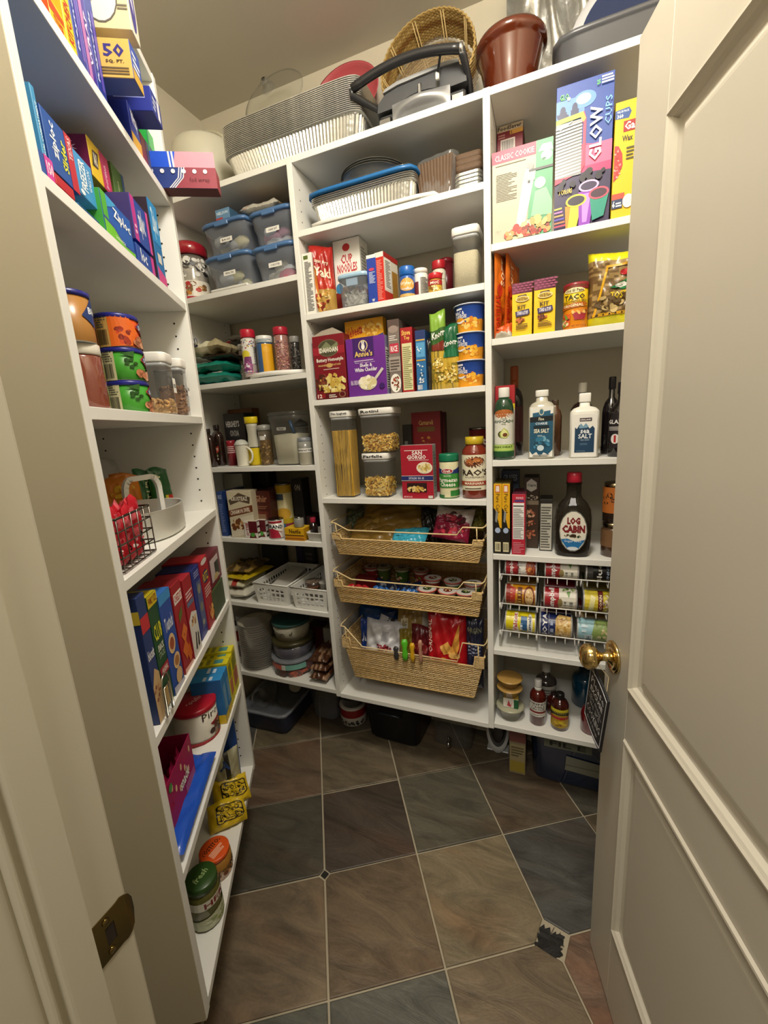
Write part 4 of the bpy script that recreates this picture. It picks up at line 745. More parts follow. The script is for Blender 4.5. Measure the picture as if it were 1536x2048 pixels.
# ================================================================== wicker baskets of column 2
RC = 'c4a46c'
def wicker(label, pxs, dep, zbot=None, hwire=.03):
    """pxs: (corner-top left, corner-top right, rim left, rim right, bottom left, bottom right, wire rail y left, wire dip y)"""
    (ctl, ctr, rl, rr_, bl, br, wy, wd, wx) = pxs; y0 = -.004
    g = lambda p: (lambda z: (FB.xat(p[0], y0, z), z))(None) if 0 else None
    def at(p):
        x, z = 0, 1
        for _ in range(40): x = FB.xat(p[0], y0, z); z = FB.zat(x, y0, p[1])
        return x, z
    (xa, zc), (xb, zc2), (xr, zr), (_, zr2), (xc, zb), (xd, zb2) = at(ctl), at(ctr), at(rl), at(rr_), at(bl), at(br)
    zc = (zc + zc2) / 2; zr = (zr + zr2) / 2; zb = (zb + zb2) / 2; xa = max(xa, -.783); xb = min(xb, -.200)
    cx = (xa + xb) / 2; WT = (xb - xa) / 2; WB = (xd - xc) / 2; H_ = zc - zb; hr = zr - zb; tb = (WT - WB)
    o = thing('wicker_basket', label, 'basket', FB.w(cx, y0, zb), 0, 'wicker pull-out baskets')
    pitch = .0042; rows = int(H_ / pitch); weave = M(); rn = random.Random(int(zb * 1000))
    def per(z, k):   # outline (list of x, y) at height z: front at y>=0
        w = WB + tb * z / H_; f = .030 * (1 - z / H_) * .35; d0 = f; d1 = dep - f; return w, d0, d1
    def strand(pts, k, c):
        P_ = []; L_ = 0; last = None
        for a, b in zip(pts[:-1], pts[1:]):
            n = max(2, int((Vector(b) - Vector(a)).length / .0055)); d = (Vector(b) - Vector(a)); nr = Vector((d.y, -d.x, 0)).normalized()
            for i in range(n): t = i / n; L = L_ + t * d.length; P_.append(Vector(a) + d * t + nr * (.0016 * math.sin(PI * L / .011 + k * PI)) + Vector((0, 0, .0005 * math.sin(L * 90 + k))))
            L_ += d.length
        P_.append(Vector(pts[-1])); weave.tube(P_, .0021, c, 4)
    for k in range(rows):
        z = (k + .5) * pitch; w, d0, d1 = per(z, k); c = rn.choice([RC, 'b3935a', 'd0b482', 'bd9e66', 'c8aa72'])
        if z < hr: strand([(-w, d0, z), (w, d0, z), (w, d1, z), (-w, d1, z), (-w, d0, z)], k, c)
        else: strand([(-w + .032, d0, z), (-w, d0, z), (-w, d1, z), (w, d1, z), (w, d0, z), (w - .032, d0, z)], k, c)
    weave.build('woven_reed', RATTAN, o, kind='stuff')
    bt = M()
    for k in range(int(2 * WB / .008)):
        x = -WB + k * .008; bt.tube([(x, per(0, 0)[1], .002), (x, per(0, 0)[2], .002)], .0032, 'b28c50', 4)
    bt.build('basket_base', RATTAN, o, kind='stuff')
    st = M(); 
    for k in range(int(2 * WB / .022) + 1):
        t = -1 + 2 * k / int(2 * WB / .022); st.tube([(t * WB, per(0, 0)[1] + .001, .001), (t * (WB + tb * hr / H_), per(hr, 0)[1] + .001, hr)], .0016, 'b48f52', 4); st.tube([(t * WB, per(0, 0)[2] - .001, .001), (t * WT, dep - .001, H_)], .0016, 'b48f52', 4)
    for k in range(13):
        for s_ in (-1, 1): y = .012 + (dep - .024) * k / 12; st.tube([(s_ * (WB - .001), y, .001), (s_ * (WT - .001), y, H_)], .0016, 'b48f52', 4)
    st.build('stakes', RATTAN, o, kind='stuff')
    rim = M(); w, d0, _ = per(hr, 0)
    rim.tube([(-WT, 0, H_), (-WT, dep, H_), (WT, dep, H_), (WT, 0, H_), (WT - .032, 0, H_), (WT - .034, d0, hr + .004), (w - .034, d0, hr + .002), (-w + .034, d0, hr + .002), (-WT + .034, d0, hr + .004), (-WT + .032, 0, H_)], .0036, 'd6b67e', 6, True)
    rim.tube([(-WB, per(0, 0)[1] - .002, .001), (WB, per(0, 0)[1] - .002, .001)], .003, 'c9a768', 6)
    for s_ in (-1, 1):   # wrapped corner posts
        for k in range(int((H_ - hr) / .005)): rim.tube([(s_ * (WT - .034), d0 - .001, hr + .005 * k), (s_ * WT, -.003, hr + .004 + .005 * k)], .0024, 'd8bb84', 4)
    rim.build('wrapped_rim', RATTAN, o)
    # cream wire frame that hangs on the side runners
    (_, zw) = at((wx[0], wy[0])); (_, zw2) = at((wx[3], wy[1])); (_, zd) = at((wx[1], wd[0])); (_, zd2) = at((wx[2], wd[1]))
    X = [at((wx[i], (wy[0], wd[0], wd[1], wy[1])[i]))[0] - cx for i in range(4)]; zw = (zw + zw2) / 2 - zb; zd = (zd + zd2) / 2 - zb
    WL = max(-WT - .004, -.787 - cx); WR = min(WT + .006, -.195 - cx); fy = -.006
    wf = M(); wf.tube([(WL, dep, zw), (WL, fy + .02, zw), (WL + .006, fy, zw), (X[0] + .028 if X[0] < X[1] - .03 else X[1] - .02, fy, zw), (X[1], fy, zd), (X[2], fy, zd), (min(X[2] + .02, WR - .012), fy, zw), (WR - .006, fy, zw), (WR, fy + .02, zw), (WR, dep, zw)], .0027, 'dfc795', 6)
    for s_ in (-1, 1): wf.tube([(s_ * (WT - .020), fy, zw - .001), (s_ * (WT - .020), .002, hr)], .0022, 'dfc795', 5)
    wf.tube([(WL, dep, zw), (WR, dep, zw)], .0027, 'dfc795', 6)
    wf.build('wire_frame', mat('cream_wire', .35, noise=.05), o)
    for s_ in (-1, 1):
        cl = M(); xx = (WL + .001) if s_ < 0 else (WR - .001); pts = []
        for i in range(64): a = i * PI / 4; pts.append((xx + s_ * -.000 + .0035 * math.cos(a), .012 + .0035 * math.sin(a), zw - .012 - .034 * i / 64 - (0 if s_ < 0 else .006)))
        cl.tube(pts, .0009, '2b2b2d', 4); cl.build('spring_clip', PLAS, o)
    return o, cx, zb, WT, WB, H_, hr, at
b1 = wicker('shallow wicker pull-out basket at the top, holding snack bags', ((664.4, 1066), (966.5, 1084), (679, 1077), (945, 1094), (677.7, 1108.5), (957.7, 1128.4), (1043, 1057), (1059, 1069.7), (657, 697.6, 914.5, 968)), .30)
b2 = wicker('shallow wicker pull-out basket in the middle, holding fruit cups', ((667.7, 1155), (964.3, 1192.6), (683, 1172.6), (947.7, 1201.4), (681, 1203.6), (957.7, 1237), (1140, 1168), (1157, 1177), (662, 704, 916.7, 970)), .30)
b3 = wicker('deep wicker pull-out basket at the bottom, full of chip bags', ((684, 1272), (968.7, 1318.7), (709.8, 1296.6), (942, 1335), (713, 1354), (953, 1400.6), (1252, 1288), (1292, 1321), (677.7, 726, 915.6, 972)), .29)
def X(px, y, z): return FB.xat(px, y, z)
def inb(b, px, py, y):   # local point on plane y of the cabinet
    x, z = 0, 1
    for _ in range(40): x = FB.xat(px, y, z); z = FB.zat(x, y, py)
    return x, z
def heap(name, label, cat, b, px0, px1, py0, py1, y, t, cl, ops=(), sd=0, lean=-.3, roll=0, cr=.005, hmin=0, **k):
    z0 = b[2] + .006; xa, zt = inb(b, px0, py0, y); xb, _ = inb(b, px1, py0, y); _, zb = inb(b, px0, py1, y)
    zb = max(z0, min(zb, zt - .04)) if not hmin else z0
    return bag(name, label, cat, FB.w((xa + xb) / 2, y, zb), 0, xb - xa, (zt - zb) / math.cos(lean), t, cl, ops, sd, lean=lean, roll=roll, cr=cr, **k)
# top basket
heap('snack_bag', 'large crinkled golden snack bag lying across the top basket', 'snack bag', b1, 708, 846, 1020, 1080, .10, .06, lambda u, v: '8a6a2c' if hsh(int(u * 6), int(v * 5)) > .25 else 'a3823a', (), 1, lean=-.75, cr=.006)
heap('snack_bag', 'second golden snack bag under the large crinkled one', 'snack bag', b1, 690, 800, 1046, 1094, .05, .035, lambda u, v: '7c5f26', (), 5, lean=-.9, cr=.006)
heap('snack_bag', 'white and crimson dried-fruit bag at the right of the top basket', 'snack bag', b1, 861, 935, 1020, 1078, .06, .035, lambda u, v: 'd8cfcc' if v > .62 + .15 * math.sin(u * 4) else '8e1f3c', [('B', .5, .62, .28, .16, 14, ['4a1420', '7a1c2c', 'b03040'], .1), ('B', .5, .25, .4, .1, 14, ['c93a50', '6a1424'], .07)], 3, lean=-.5, roll=.15)
heap('snack_bag', 'bright cyan snack bag in the top basket', 'snack bag', b1, 777, 845, 1067, 1095, .025, .03, '3aa0bb', (), 4, lean=-1.0, cr=.004)
heap('snack_bag', 'dark olive and yellow bag in the back right of the top basket', 'snack bag', b1, 925, 968, 1018, 1060, .14, .04, lambda u, v: '6e6a2a' if u > .4 else '3c3a22', (), 6, lean=-.3)
heap('snack_bag', 'black glossy bag between the golden and the crimson bags', 'snack bag', b1, 838, 880, 1020, 1090, .13, .04, '1e1a18', (), 7, lean=-.2)
heap('snack_bag', 'clear and green pouch at the back left of the top basket', 'snack bag', b1, 688, 722, 1022, 1070, .16, .03, '59624a', (), 8, lean=-.3)
xw, zw = inb(b1, 905, 1086, .02)
M().box(-.035, -.03, 0, .04, .03, .016, 'dcdcd8', .001).build('snack_box', PAPER, None, FB.w(X(912, .05, b1[2] + .03), .045, b1[2] + .005), .25, label='flat white snack box in the front right of the top basket', cat='box')
M().box(-.04, -.03, 0, .04, .03, .018, '1c1a1c', .001).build('snack_box', PAPER, None, FB.w(X(868, .05, b1[2] + .03), .045, b1[2] + .005), -.1, label='flat black snack box beside the flat white one in the top basket', cat='box')
bag('tissue_pouch', 'small white crumpled pouch at the front left of the top basket', 'pouch', FB.w(X(697, .03, b1[2] + .02), .035, b1[2] + .004), 0, .045, .035, .02, 'd8d4c8', sd=9, lean=-.9)
# fruit cups in the middle basket
def fruit_cup(x, y, z, c, lc, lb, i):
    o = thing('fruit_cup', lb, 'food cup', FB.w(x, y, z), random.uniform(-1, .3), 'fruit cups in the middle basket'); o.scale = (1, 1, 1.4)
    M().lathe([(.026, 0, c), (.030, .034, 'd8d2c6'), (.032, .040, 'd8d2c6')], None, 24).build('cup', PLAS, o)
    M().lathe([(.0325, .0402, lc), (.036, .041), (.036, .0435), (.033, .0438, 'cfcac0'), (0, .0438)], lc, 24).build('foil_lid', PLAS, o)
    Print().draw([('E', .5, .5, .28, .28, '2e3a22' if c[0] < '8' else '7a1f1c'), ('B', .5, .5, .2, .2, 8, ['e8e0c8', 'b8c070'], .07)], lambda u, v, f: ((u - .5) * .058, (v - .5) * .058, .0438 + f)).build('lid_print', INK, o)
    Print().draw([('B', .5, .45, .35, .3, 14, ['e8dcb0', '6a8a3a', 'c04a3a'], .07)], cmap(lambda v: .0262 + .004 * v, .034), asp=2, seg=10).build('printed_label', INK, o)
    return o
zf = b2[2] + .007
# boost their height so the lids show above the rim
cups = [(744, .235, 'a02c28', 'b9403a', 'red fruit cup at the back left of the middle basket'), (768, .25, '5f7a3a', '8a9a5c', 'green fruit cup next to the red one at the back'), (805, .25, '4c7a34', '8a9a5c', 'third cup from the left in the back row, green'),
        (843, .24, 'a84038', 'b85048', 'fourth cup from the left in the back row, red'), (866, .16, 'a03a34', 'c05a50', 'red-lidded cup in the middle row, leftmost'), (906, .15, '5a7a3c', 'c05a50', 'green cup with a red lid in the middle row'), (946, .14, '5a7a3c', 'b85a52', 'middle-row cup against the right side'),
        (855, .050, '3f8a2c', 'c8584c', 'bright green fruit cup at the front, leftmost of three'), (896, .050, 'a8322a', 'cf6a5c', 'red fruit cup in the front row, between two green ones'), (932, .052, '4c8a34', 'cf6a5c', 'green fruit cup at the front right corner')]
for i, (px, y, c, lc, lb) in enumerate(cups): fruit_cup(X(px, y, zf + .03), y, zf, c, lc, lb, i)
for i in range(7):
    px = 751 + i * 12.5
    bag('candy_packet', 'small shiny blue candy packet with white letters, standing in the middle basket', 'candy', FB.w(X(px, .04, zf + .02), .045, zf), .15, .030, .046, .014, '2c64a8', [('T', 'KISS'[i % 4:] + 'K', .15, .45, .85, .8, 'e8ecf2')], i, group='blue candy packets', lean=-.45, nu=8, nv=8)
for i in range(4):
    px = 760 + i * 22
    bag('candy_packet', 'dark blue candy packet lying behind the bright blue ones', 'candy', FB.w(X(px, .11, zf + .02), .12, zf), .1, .05, .05, .016, '1e2c4c', (), i + 20, group='dark blue candy packets', lean=-.7, nu=8, nv=8)
for i in range(3):
    px = 695 + i * 17
    bag('candy_packet', 'red candy packet at the front left of the middle basket', 'candy', FB.w(X(px, .04, zf + .02), .045, zf), 0, .04, .044, .014, 'b01c24', [('B', .5, .6, .2, .12, 4, ['e8d0cc'], .06)], i + 30, group='red candy packets', lean=-.5, nu=8, nv=8)
carton('snack_box', 'dark red box at the back left of the middle basket', 'box', FB, 712, 752, 1150, b2[2] + .006, .14, .04, '6a1218', h=.045)
# chip bags in the deep basket
heap('chip_bag', 'blue chip bag folded at the back left of the deep basket', 'snack bag', b3, 712, 792, 1214, 1300, .19, .06, '1c4a8a', [('T', 'TOSTITOS', .1, .6, .9, .72, 'c8d4e8')], 1, lean=-.15, hmin=1)
heap('chip_bag', 'small deep-blue chip bag at the left front of the deep basket', 'snack bag', b3, 718, 742, 1240, 1310, .11, .03, '1d3f8c', [('T', 'Jar', .2, .5, .8, .7, 'dde4f0', 60)], 2, lean=-.1, hmin=1)
heap('chip_bag', 'crumpled silver chip bag with a red logo in the deep basket', 'snack bag', b3, 722, 806, 1250, 1330, .055, .05, lambda u, v: 'c9c9cc' if hsh(int(u * 5), int(v * 5), 3) > .2 else 'a8a8ae', [('B', .5, .5, .18, .08, 12, ['a82a34', '8c2430'], .06), ('T', 'Kettle', .35, .45, .7, .56, '8c2430')], 3, lean=-.35, cr=.009, hmin=1)
heap('chip_bag', 'black and silver striped bag sticking out of the deep basket', 'snack bag', b3, 728, 776, 1228, 1300, .13, .03, lambda u, v: '1c1a1c' if .3 < u < .7 else 'b8b8ba', [('T', 'crispy', .32, .3, .68, .9, 'd0c0a0', 90)], 4, lean=-.1, roll=.35, hmin=1)
heap('chip_bag', 'tan corn-chip bag with a white price sticker in the deep basket', 'snack bag', b3, 788, 850, 1222, 1320, .11, .07, lambda u, v: '9c8148' if u < .85 else 'c8c0ae', [('R', .2, .62, .42, .85, 'd8d0b4'), ('L', .22, .65, .4, .82, 4, '8a8468')], 5, lean=-.2, cr=.006, hmin=1)
heap('chip_bag', 'dull yellow bag deep between the tan bag and the clips', 'snack bag', b3, 795, 830, 1262, 1330, .07, .03, '7a6a24', (), 6, lean=-.1, hmin=1)
heap('chip_bag', 'dark maroon bag behind the coloured clips in the deep basket', 'snack bag', b3, 818, 862, 1256, 1330, .06, .04, '5a141a', [('E', .5, .6, .3, .12, '8a2a28')], 7, lean=-.15, hmin=1)
heap('chip_bag', 'bright red bag of potato chips with golden chips on it', 'snack bag', b3, 851, 932, 1229, 1330, .05, .055, 'b3161f', [('P', [(.0, 0), (0, .22), (.35, .3), (.55, .1), (.6, 0)], 'c98f2a'), ('T', 'ORIGINAL', .04, .45, .14, .9, 'f2dccc', 90), ('P', [(.35, .56), (.55, .66), (.66, .56), (.6, .48), (.45, .45)], 'e0a850'), ('P', [(.6, .5), (.82, .92), (.84, .6), (.74, .42)], 'd89a40'), ('E', .72, .46, .14, .055, 'e8b868'), ('P', [(.4, .42), (.62, .4), (.76, .1), (.6, .02), (.5, .2)], 'cc8f38'), ('P', [(.5, .3), (.85, .34), (.8, .12), (.6, .1)], 'e0a850'), ('P', [(.1, .02), (.3, .2), (.34, .18), (.2, .0)], 'f0c070'), ('P', [(.3, .0), (.4, .24), (.43, .22), (.38, .0)], 'f0c070'), ('R', .1, .28, .13, .4, 'e8c8b8')], 8, lean=-.12, hmin=1, nu=28, nv=34)
heap('chip_bag', 'dark navy tortilla-chip bag at the right end of the deep basket', 'snack bag', b3, 931, 966, 1236, 1340, .06, .04, '23273c', [('T', 'ORGAN', .1, .82, .9, .9, '8c8c70'), ('L', .15, .5, .85, .7, 4, '8c94b0'), ('B', .5, .3, .4, .12, 14, ['c8ccd8', '38405c'], .1)], 9, lean=-.05, hmin=1)
# bag clips
zc = b3[2]
for i, (px, py0, py1, c, lb) in enumerate(((731, 1276, 1316, '59c02c', 'bright green plastic bag clip leaning on the basket rim'), (826, 1283, 1319, 'd9a820', 'yellow plastic bag clip hooked over the basket rim'), (842, 1277, 1321, 'b9876e', 'pink-brown wooden bag clip hooked over the basket rim'), (794, 1290, 1314, '3c3a3a', 'dark metal bag clip on the basket rim'))):
    if i == 0: px = 811
    x, z1 = inb(b3, px, py0, .0); _, z0 = inb(b3, px, py1, .0)
    o = thing('bag_clip', lb, 'clip', FB.w(x, -.014, z0), (.3, 0, 0, 0)[i])
    h = z1 - z0
    for s_ in (-1, 1):
        q = M(); w_ = (.011, .0085, .0065, .009)[i]
        q.lathe([(0, 0), (w_ * .8, .002), (w_, h * .3), (w_ * .7, h * .6), (w_ * 1.15, h * .85), (w_ * .7, h), (0, h)], c, 12, cy=0, sy=.28); q.build('clip_arm', PLAS, o, (0, s_ * .0035, 0))
    M().tube([(-.004, 0, h * .55), (.004, 0, h * .55)], .003, '8a8a88', 6).build('hinge_pin', STEEL, o)
# ================================================================== COLUMN 3
Z = Z3['a']
carton('sealer_bag_carton', 'small dark red box with a barcode standing behind the cookie-press box', 'box', FB, 994, 1043, 252, Z, .14, .10, '7c1626', '5c0f1a', left='6a1220', front=[('R', 0, .955, 1, 1, 'c9b8a2'), ('T', 'FoodSaver', .03, .965, .95, .995, '241a18'), ('R', .5, .925, 1, .955, 'd9a24c'), ('T', '2', .52, .93, .6, .95, '2a1a10'), ('L', .05, .91, .4, .945, 2, 'c08a8a'), ('R', .14, .80, .7, .90, 'ddd2cc'), ('V', .18, .81, .66, .89, 20, '2a2426')])
carton('cookie_press_carton', 'pale cookie-press box with a pink band and green pictures', 'box', FB, 985, 1103, 308, Z, .010, .06, 'bdb8a0', 'b6b098', front=[('P', [(0, .87), (.73, .87), (.73, 1), (0, 1)], 'b92a4c'), ('T', 'CLASSIC COOKIE', .05, .895, .70, .955, 'ecd8d4', 0, 0, 0), ('R', .73, .0, 1, 1, '4f9a6e'), ('P', [(.60, .2), (.73, .2), (.73, .72), (.66, .6)], '5aa478'), ('E', .90, .83, .09, .05, 'bcd8c4'), ('P', [(.76, .88), (.83, .95), (.97, .95), (1, .87)], '9cc8ac'), ('E', .86, .80, .03, .012, '2f6a48'), ('E', .80, .56, .09, .06, 'b4d4bc'), ('P', [(.66, .22), (.72, .48), (.9, .50), (1, .34), (1, .2)], '86bc98'),
    ('L', .07, .46, .42, .76, 18, 'a39e8c'), ('L', .06, .84, .62, .855, 1, '8a8674'), ('P', [(.40, .15), (.56, .15), (.70, .62), (.53, .66)], 'cfcfca'), ('P', [(.44, .17), (.50, .17), (.63, .60), (.57, .62)], 'eceae6'), ('P', [(.36, .10), (.60, .10), (.62, .17), (.38, .17)], 'e0dfda'), ('P', [(.52, .64), (.71, .60), (.73, .70), (.58, .75)], 'b4b4b0'), ('R', .62, .695, 1, .72, '3c3c3a'), ('R', .6, .58, .64, .61, '2a2a28'), ('P', [(.58, .74), (.68, .72), (.7, .77), (.6, .79)], '8f8f8c'), ('B', .60, .07, .38, .07, 42, ['b5523a', 'd89a5a', 'e6c890', '8f3428', 'e9d6b0', 'c23a34'], .055), ('B', .82, .15, .16, .035, 8, ['e0b878', 'd6a25c'], .07), ('T', 'Villa', .62, .04, .8, .085, '5a2a18', 0, 0, 0), ('T', 'No. 1', .08, .12, .15, .13, '4a4a44')])
carton('glow_cup_carton', 'tall blue and magenta box of glow cups with a clear window', 'box', FB, 1107.5, 1217, 177, Z, .012, .10, '2c4a9c', '2a3a78', front=[('R', 0, .0, 1, .42, '2a1e4c'), ('P', [(0, .40), (1, .36), (1, .52), (.5, .58), (0, .5)], 'c0306c'), ('P', [(.4, .42), (1, .42), (1, .56), (.5, .56)], 'e0608c'), ('R', 0, .78, .5, .9, '5a8ad0'), ('E', .50, .87, .20, .055, '5f8fd6'), ('E', .48, .875, .13, .035, '9cc0ec'), ('E', .47, .88, .06, .018, 'dfeaf8'), ('B', .12, .80, .12, .04, 7, ['1a2450'], .07), ('E', .12, .83, .05, .03, '1a2450'), ('E', .33, .83, .05, .035, '1a2450'), ('R', .06, .76, .19, .82, '1a2450'), ('R', .26, .76, .40, .82, '1a2450'),
    ('T', 'GLO', .06, .90, .22, .94, '59c84a'), ('E', .22, .90, .03, .012, 'e8f0e8'), ('P', [(0, .33), (0, .37), (.42, .42), (.49, .45), (.49, .71), (.44, .755), (0, .745), (0, .775), (.5, .79), (.54, .74), (.54, .43), (.48, .39)], 'cf3a5c'), ('P', [(0, .745), (.44, .755), (.49, .72), (.53, .74), (.48, .79), (0, .775)], 'b6d23a'), ('R', 0, .37, .47, .745, '8f9296')] + [('P', [(.0, .375 + i * .022), (.02, .375 + i * .022), (.47, .395 + i * .0215), (.47, .402 + i * .0215), (.0, .388 + i * .022)], ('dadcde', 'c4c7ca')[i % 2]) for i in range(16)] + [('P', [(.02, .72), (.3, .745), (.26, .73), (.08, .70)], 'f2f2f2'),
    ('T', 'GLOW', .60, .44, .82, .80, 'f4eef6', 90), ('T', 'CUPS', .86, .66, .97, .84, '7fd0ee', 90, 0, 0), ('L', .78, .93, .98, .985, 3, 'd8e4f4'), ('T', '25', .70, .93, .76, .96, '59c84a'), ('T', '7 COLORS', .08, .25, .32, .285, 'e8c84a'), ('B', .6, .34, .38, .04, 10, ['140f24'], .07), ('B', .2, .31, .2, .03, 6, ['140f24'], .06), ('P', [(.22, .0), (.3, .0), (.56, .16), (.2, .16)], 'd98a24'), ('P', [(.26, .0), (.42, .0), (.5, .15), (.3, .15)], 'e8c83a'), ('P', [(.46, .0), (.66, .0), (.74, .24), (.44, .24)], '8a3ab8'), ('P', [(.52, .02), (.6, .02), (.66, .22), (.5, .22)], 'c88ae0'), ('P', [(.70, .02), (.9, .04), (.98, .2), (.64, .2)], '1f8f7c'), ('E', .40, .185, .19, .045, 'e6d63a'), ('E', .40, .185, .155, .033, '2a2238'), ('E', .62, .27, .18, .04, 'd8b0ea'), ('E', .62, .27, .145, .029, '30204a'), ('E', .80, .205, .18, .042, 'e24c68'), ('E', .80, .205, .145, .031, '3a1a34')] + [('P', [(.0, .02 + i * .025), (.14 + .015 * (5 - i), .022 + i * .025), (.14 + .015 * (5 - i), .034 + i * .025), (0, .03 + i * .025)], c) for i, c in enumerate(('d83a5c', 'e87a4a', '5a4ac0', 'e8a05a', 'c87ac8', 'e8d84a'))], leftp=[('L', .1, .1, .9, .9, 20, '6a80c0')])
carton('wax_strip_carton', 'bright yellow medicine-style box half hidden behind the door edge', 'box', FB, 1221, 1300, 207, Z, .012, .07, 'e3b90f', 'c79f10', front=[('P', [(0, .86), (0, .93), (.34, .94), (.40, .90), (.34, .85)], '2b4f8f'), ('T', 'VALUE PACK', .04, .905, .34, .925, 'c8d4e8'), ('T', '360', .05, .862, .2, .895, 'f2f2f0'), ('R', .22, .74, .6, .83, '9c1c1e'), ('T', 'Ga', .25, .752, .5, .82, 'f2ece0'), ('T', 'Wax', .2, .66, .46, .71, '24221a', 0, 0, 1), ('L', .32, .5, .6, .62, 4, '4a4418'), ('P', [(.02, .33), (.02, .64), (.12, .63), (.22, .56), (.24, .46), (.14, .37)], 'b52a2e'), ('B', .11, .48, .09, .13, 26, ['d8605c', '9c2024', 'e89a90'], .03), ('R', 0, .17, .32, .22, 'c84a3a'), ('R', 0, .09, .28, .17, '23365e'), ('T', '6', .02, .1, .09, .16, 'f2f2f0'), ('L', .11, .105, .26, .15, 2, 'dfe3ea'), ('E', .42, .14, .14, .06, 'e8e4da')])
Z = Z3['b']
for i, (pa, pb, yt, an, lb) in enumerate(((988, 1010, 505, .0, 'upright orange tortilla packet against the divider'), (1004, 1026, 508, 0, 'orange tortilla packet leaning towards the taco kit boxes'))):
    xa = FB.xat(pa, .03, Z); xb = FB.xat(pb, .03, Z); hh = FB.zat(xa, .03, yt) - Z
    bag('tortilla_packet', lb, 'food packet', FB.w((xa + xb) / 2 + .008 - .002 * i, .075 + .012 * i, Z + .001), math.radians(72 + 6 * i), .13, hh, .014, lambda u, v: 'd8701f' if v > .5 else ('e0831f' if hsh(int(u * 4), int(v * 8)) > .3 else 'c95a1a'), [('T', 'TORTILLAS', .02, .1, .16, .5, 'c22a1a', 90), ('T', 'SOFT', .2, .6, .34, .9, 'f0d8b0', 90), ('E', .16, .55, .12, .06, 'c93a20')], i + 1, roll=(0, .06)[i], cr=.002)
    # printed gusset facing the room
xk = FB.xat(1003, .0, Z)
bag('tortilla_packet', 'crumpled orange and clear pouch end lying at the foot of the tortilla packets', 'food packet', FB.w(xk + .004, .012, Z + .001), 0, .05, .045, .02, lambda u, v: 'c95a28' if v > .3 else 'a8a090', (), 4, lean=-.6, cr=.004, nu=10, nv=10)
for i, (a, b, yt) in enumerate(((1024, 1063.5, 569), (1067, 1109.5, 560))):
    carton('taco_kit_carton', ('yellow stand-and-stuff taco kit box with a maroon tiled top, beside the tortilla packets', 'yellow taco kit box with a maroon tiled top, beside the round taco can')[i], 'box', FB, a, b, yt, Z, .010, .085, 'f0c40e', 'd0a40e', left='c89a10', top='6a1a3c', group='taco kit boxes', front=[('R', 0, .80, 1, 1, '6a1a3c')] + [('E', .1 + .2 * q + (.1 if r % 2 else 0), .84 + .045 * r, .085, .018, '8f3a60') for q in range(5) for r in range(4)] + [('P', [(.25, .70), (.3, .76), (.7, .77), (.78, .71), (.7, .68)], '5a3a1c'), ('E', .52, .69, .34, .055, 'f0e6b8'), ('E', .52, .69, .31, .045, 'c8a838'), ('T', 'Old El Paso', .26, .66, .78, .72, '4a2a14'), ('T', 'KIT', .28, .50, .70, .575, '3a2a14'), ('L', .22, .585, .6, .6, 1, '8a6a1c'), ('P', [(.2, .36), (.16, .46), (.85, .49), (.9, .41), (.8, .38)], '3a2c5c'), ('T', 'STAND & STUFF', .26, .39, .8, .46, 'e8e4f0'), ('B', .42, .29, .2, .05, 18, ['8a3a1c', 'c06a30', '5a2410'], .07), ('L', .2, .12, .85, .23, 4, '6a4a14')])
round_thing('taco_seasoning_can', 'round yellow shaker can of taco seasoning', 'can', FB, 1125.5, 1174, 570, Z, .020, [(.97, 0, 'e08a1c'), (1, .01, 'e08a1c'), (1, .5, 'e6c21c'), (1, .94, '8c2430')], [('lid', [(1.03, .93, '8c2430'), (1.04, .94), (1.04, .995), (.97, 1.0), (.94, .985), (0, .985)], PLAS, 'a03040')], [('R', 0, .86, 1, .94, '8c2430'), ('P', [(.16, .88), (.2, .93), (.75, .95), (.8, .9)], '6a3a1c'), ('E', .45, .83, .28, .055, 'f0e4b0'), ('T', 'Old El Paso', .22, .80, .7, .86, '4a2a14'), ('T', 'TACO', .18, .64, .74, .75, '4a4420'), ('T', 'SEASONING MIX', .12, .58, .8, .63, '7a5a1c'), ('P', [(.0, .46), (.1, .55), (.72, .575), (.84, .54), (.74, .48), (.1, .44)], 'b8641c'), ('T', 'ORIGINAL', .14, .485, .7, .545, 'f2e4b8'), ('P', [(.42, .36), (.8, .36), (.74, .2), (.48, .2)], 'a02838'), ('B', .6, .37, .18, .03, 16, ['d88a3a', '7a3a1c', 'e8c070'], .05), ('P', [(.08, .1), (.12, .36), (.38, .34), (.36, .08)], 'd85a28'), ('B', .22, .22, .12, .12, 22, ['e8d8b0', '6a2a1c', '7a9a3a', 'c03a28'], .05), ('T', 'NET WT 6.25 OZ', .4, .06, .8, .09, '7a3a1c')], lab=(0, 1))
def tost(u, v): return 'd8cf1c' if v < .13 or v > .86 else ('6d5433' if hsh(int(u * 14), int(v * 30)) > .45 else '9a8052')
xa = FB.xat(1186, .03, Z); xb = FB.xat(1262, .03, Z); hh = FB.zat(xa, .03, 545) - Z
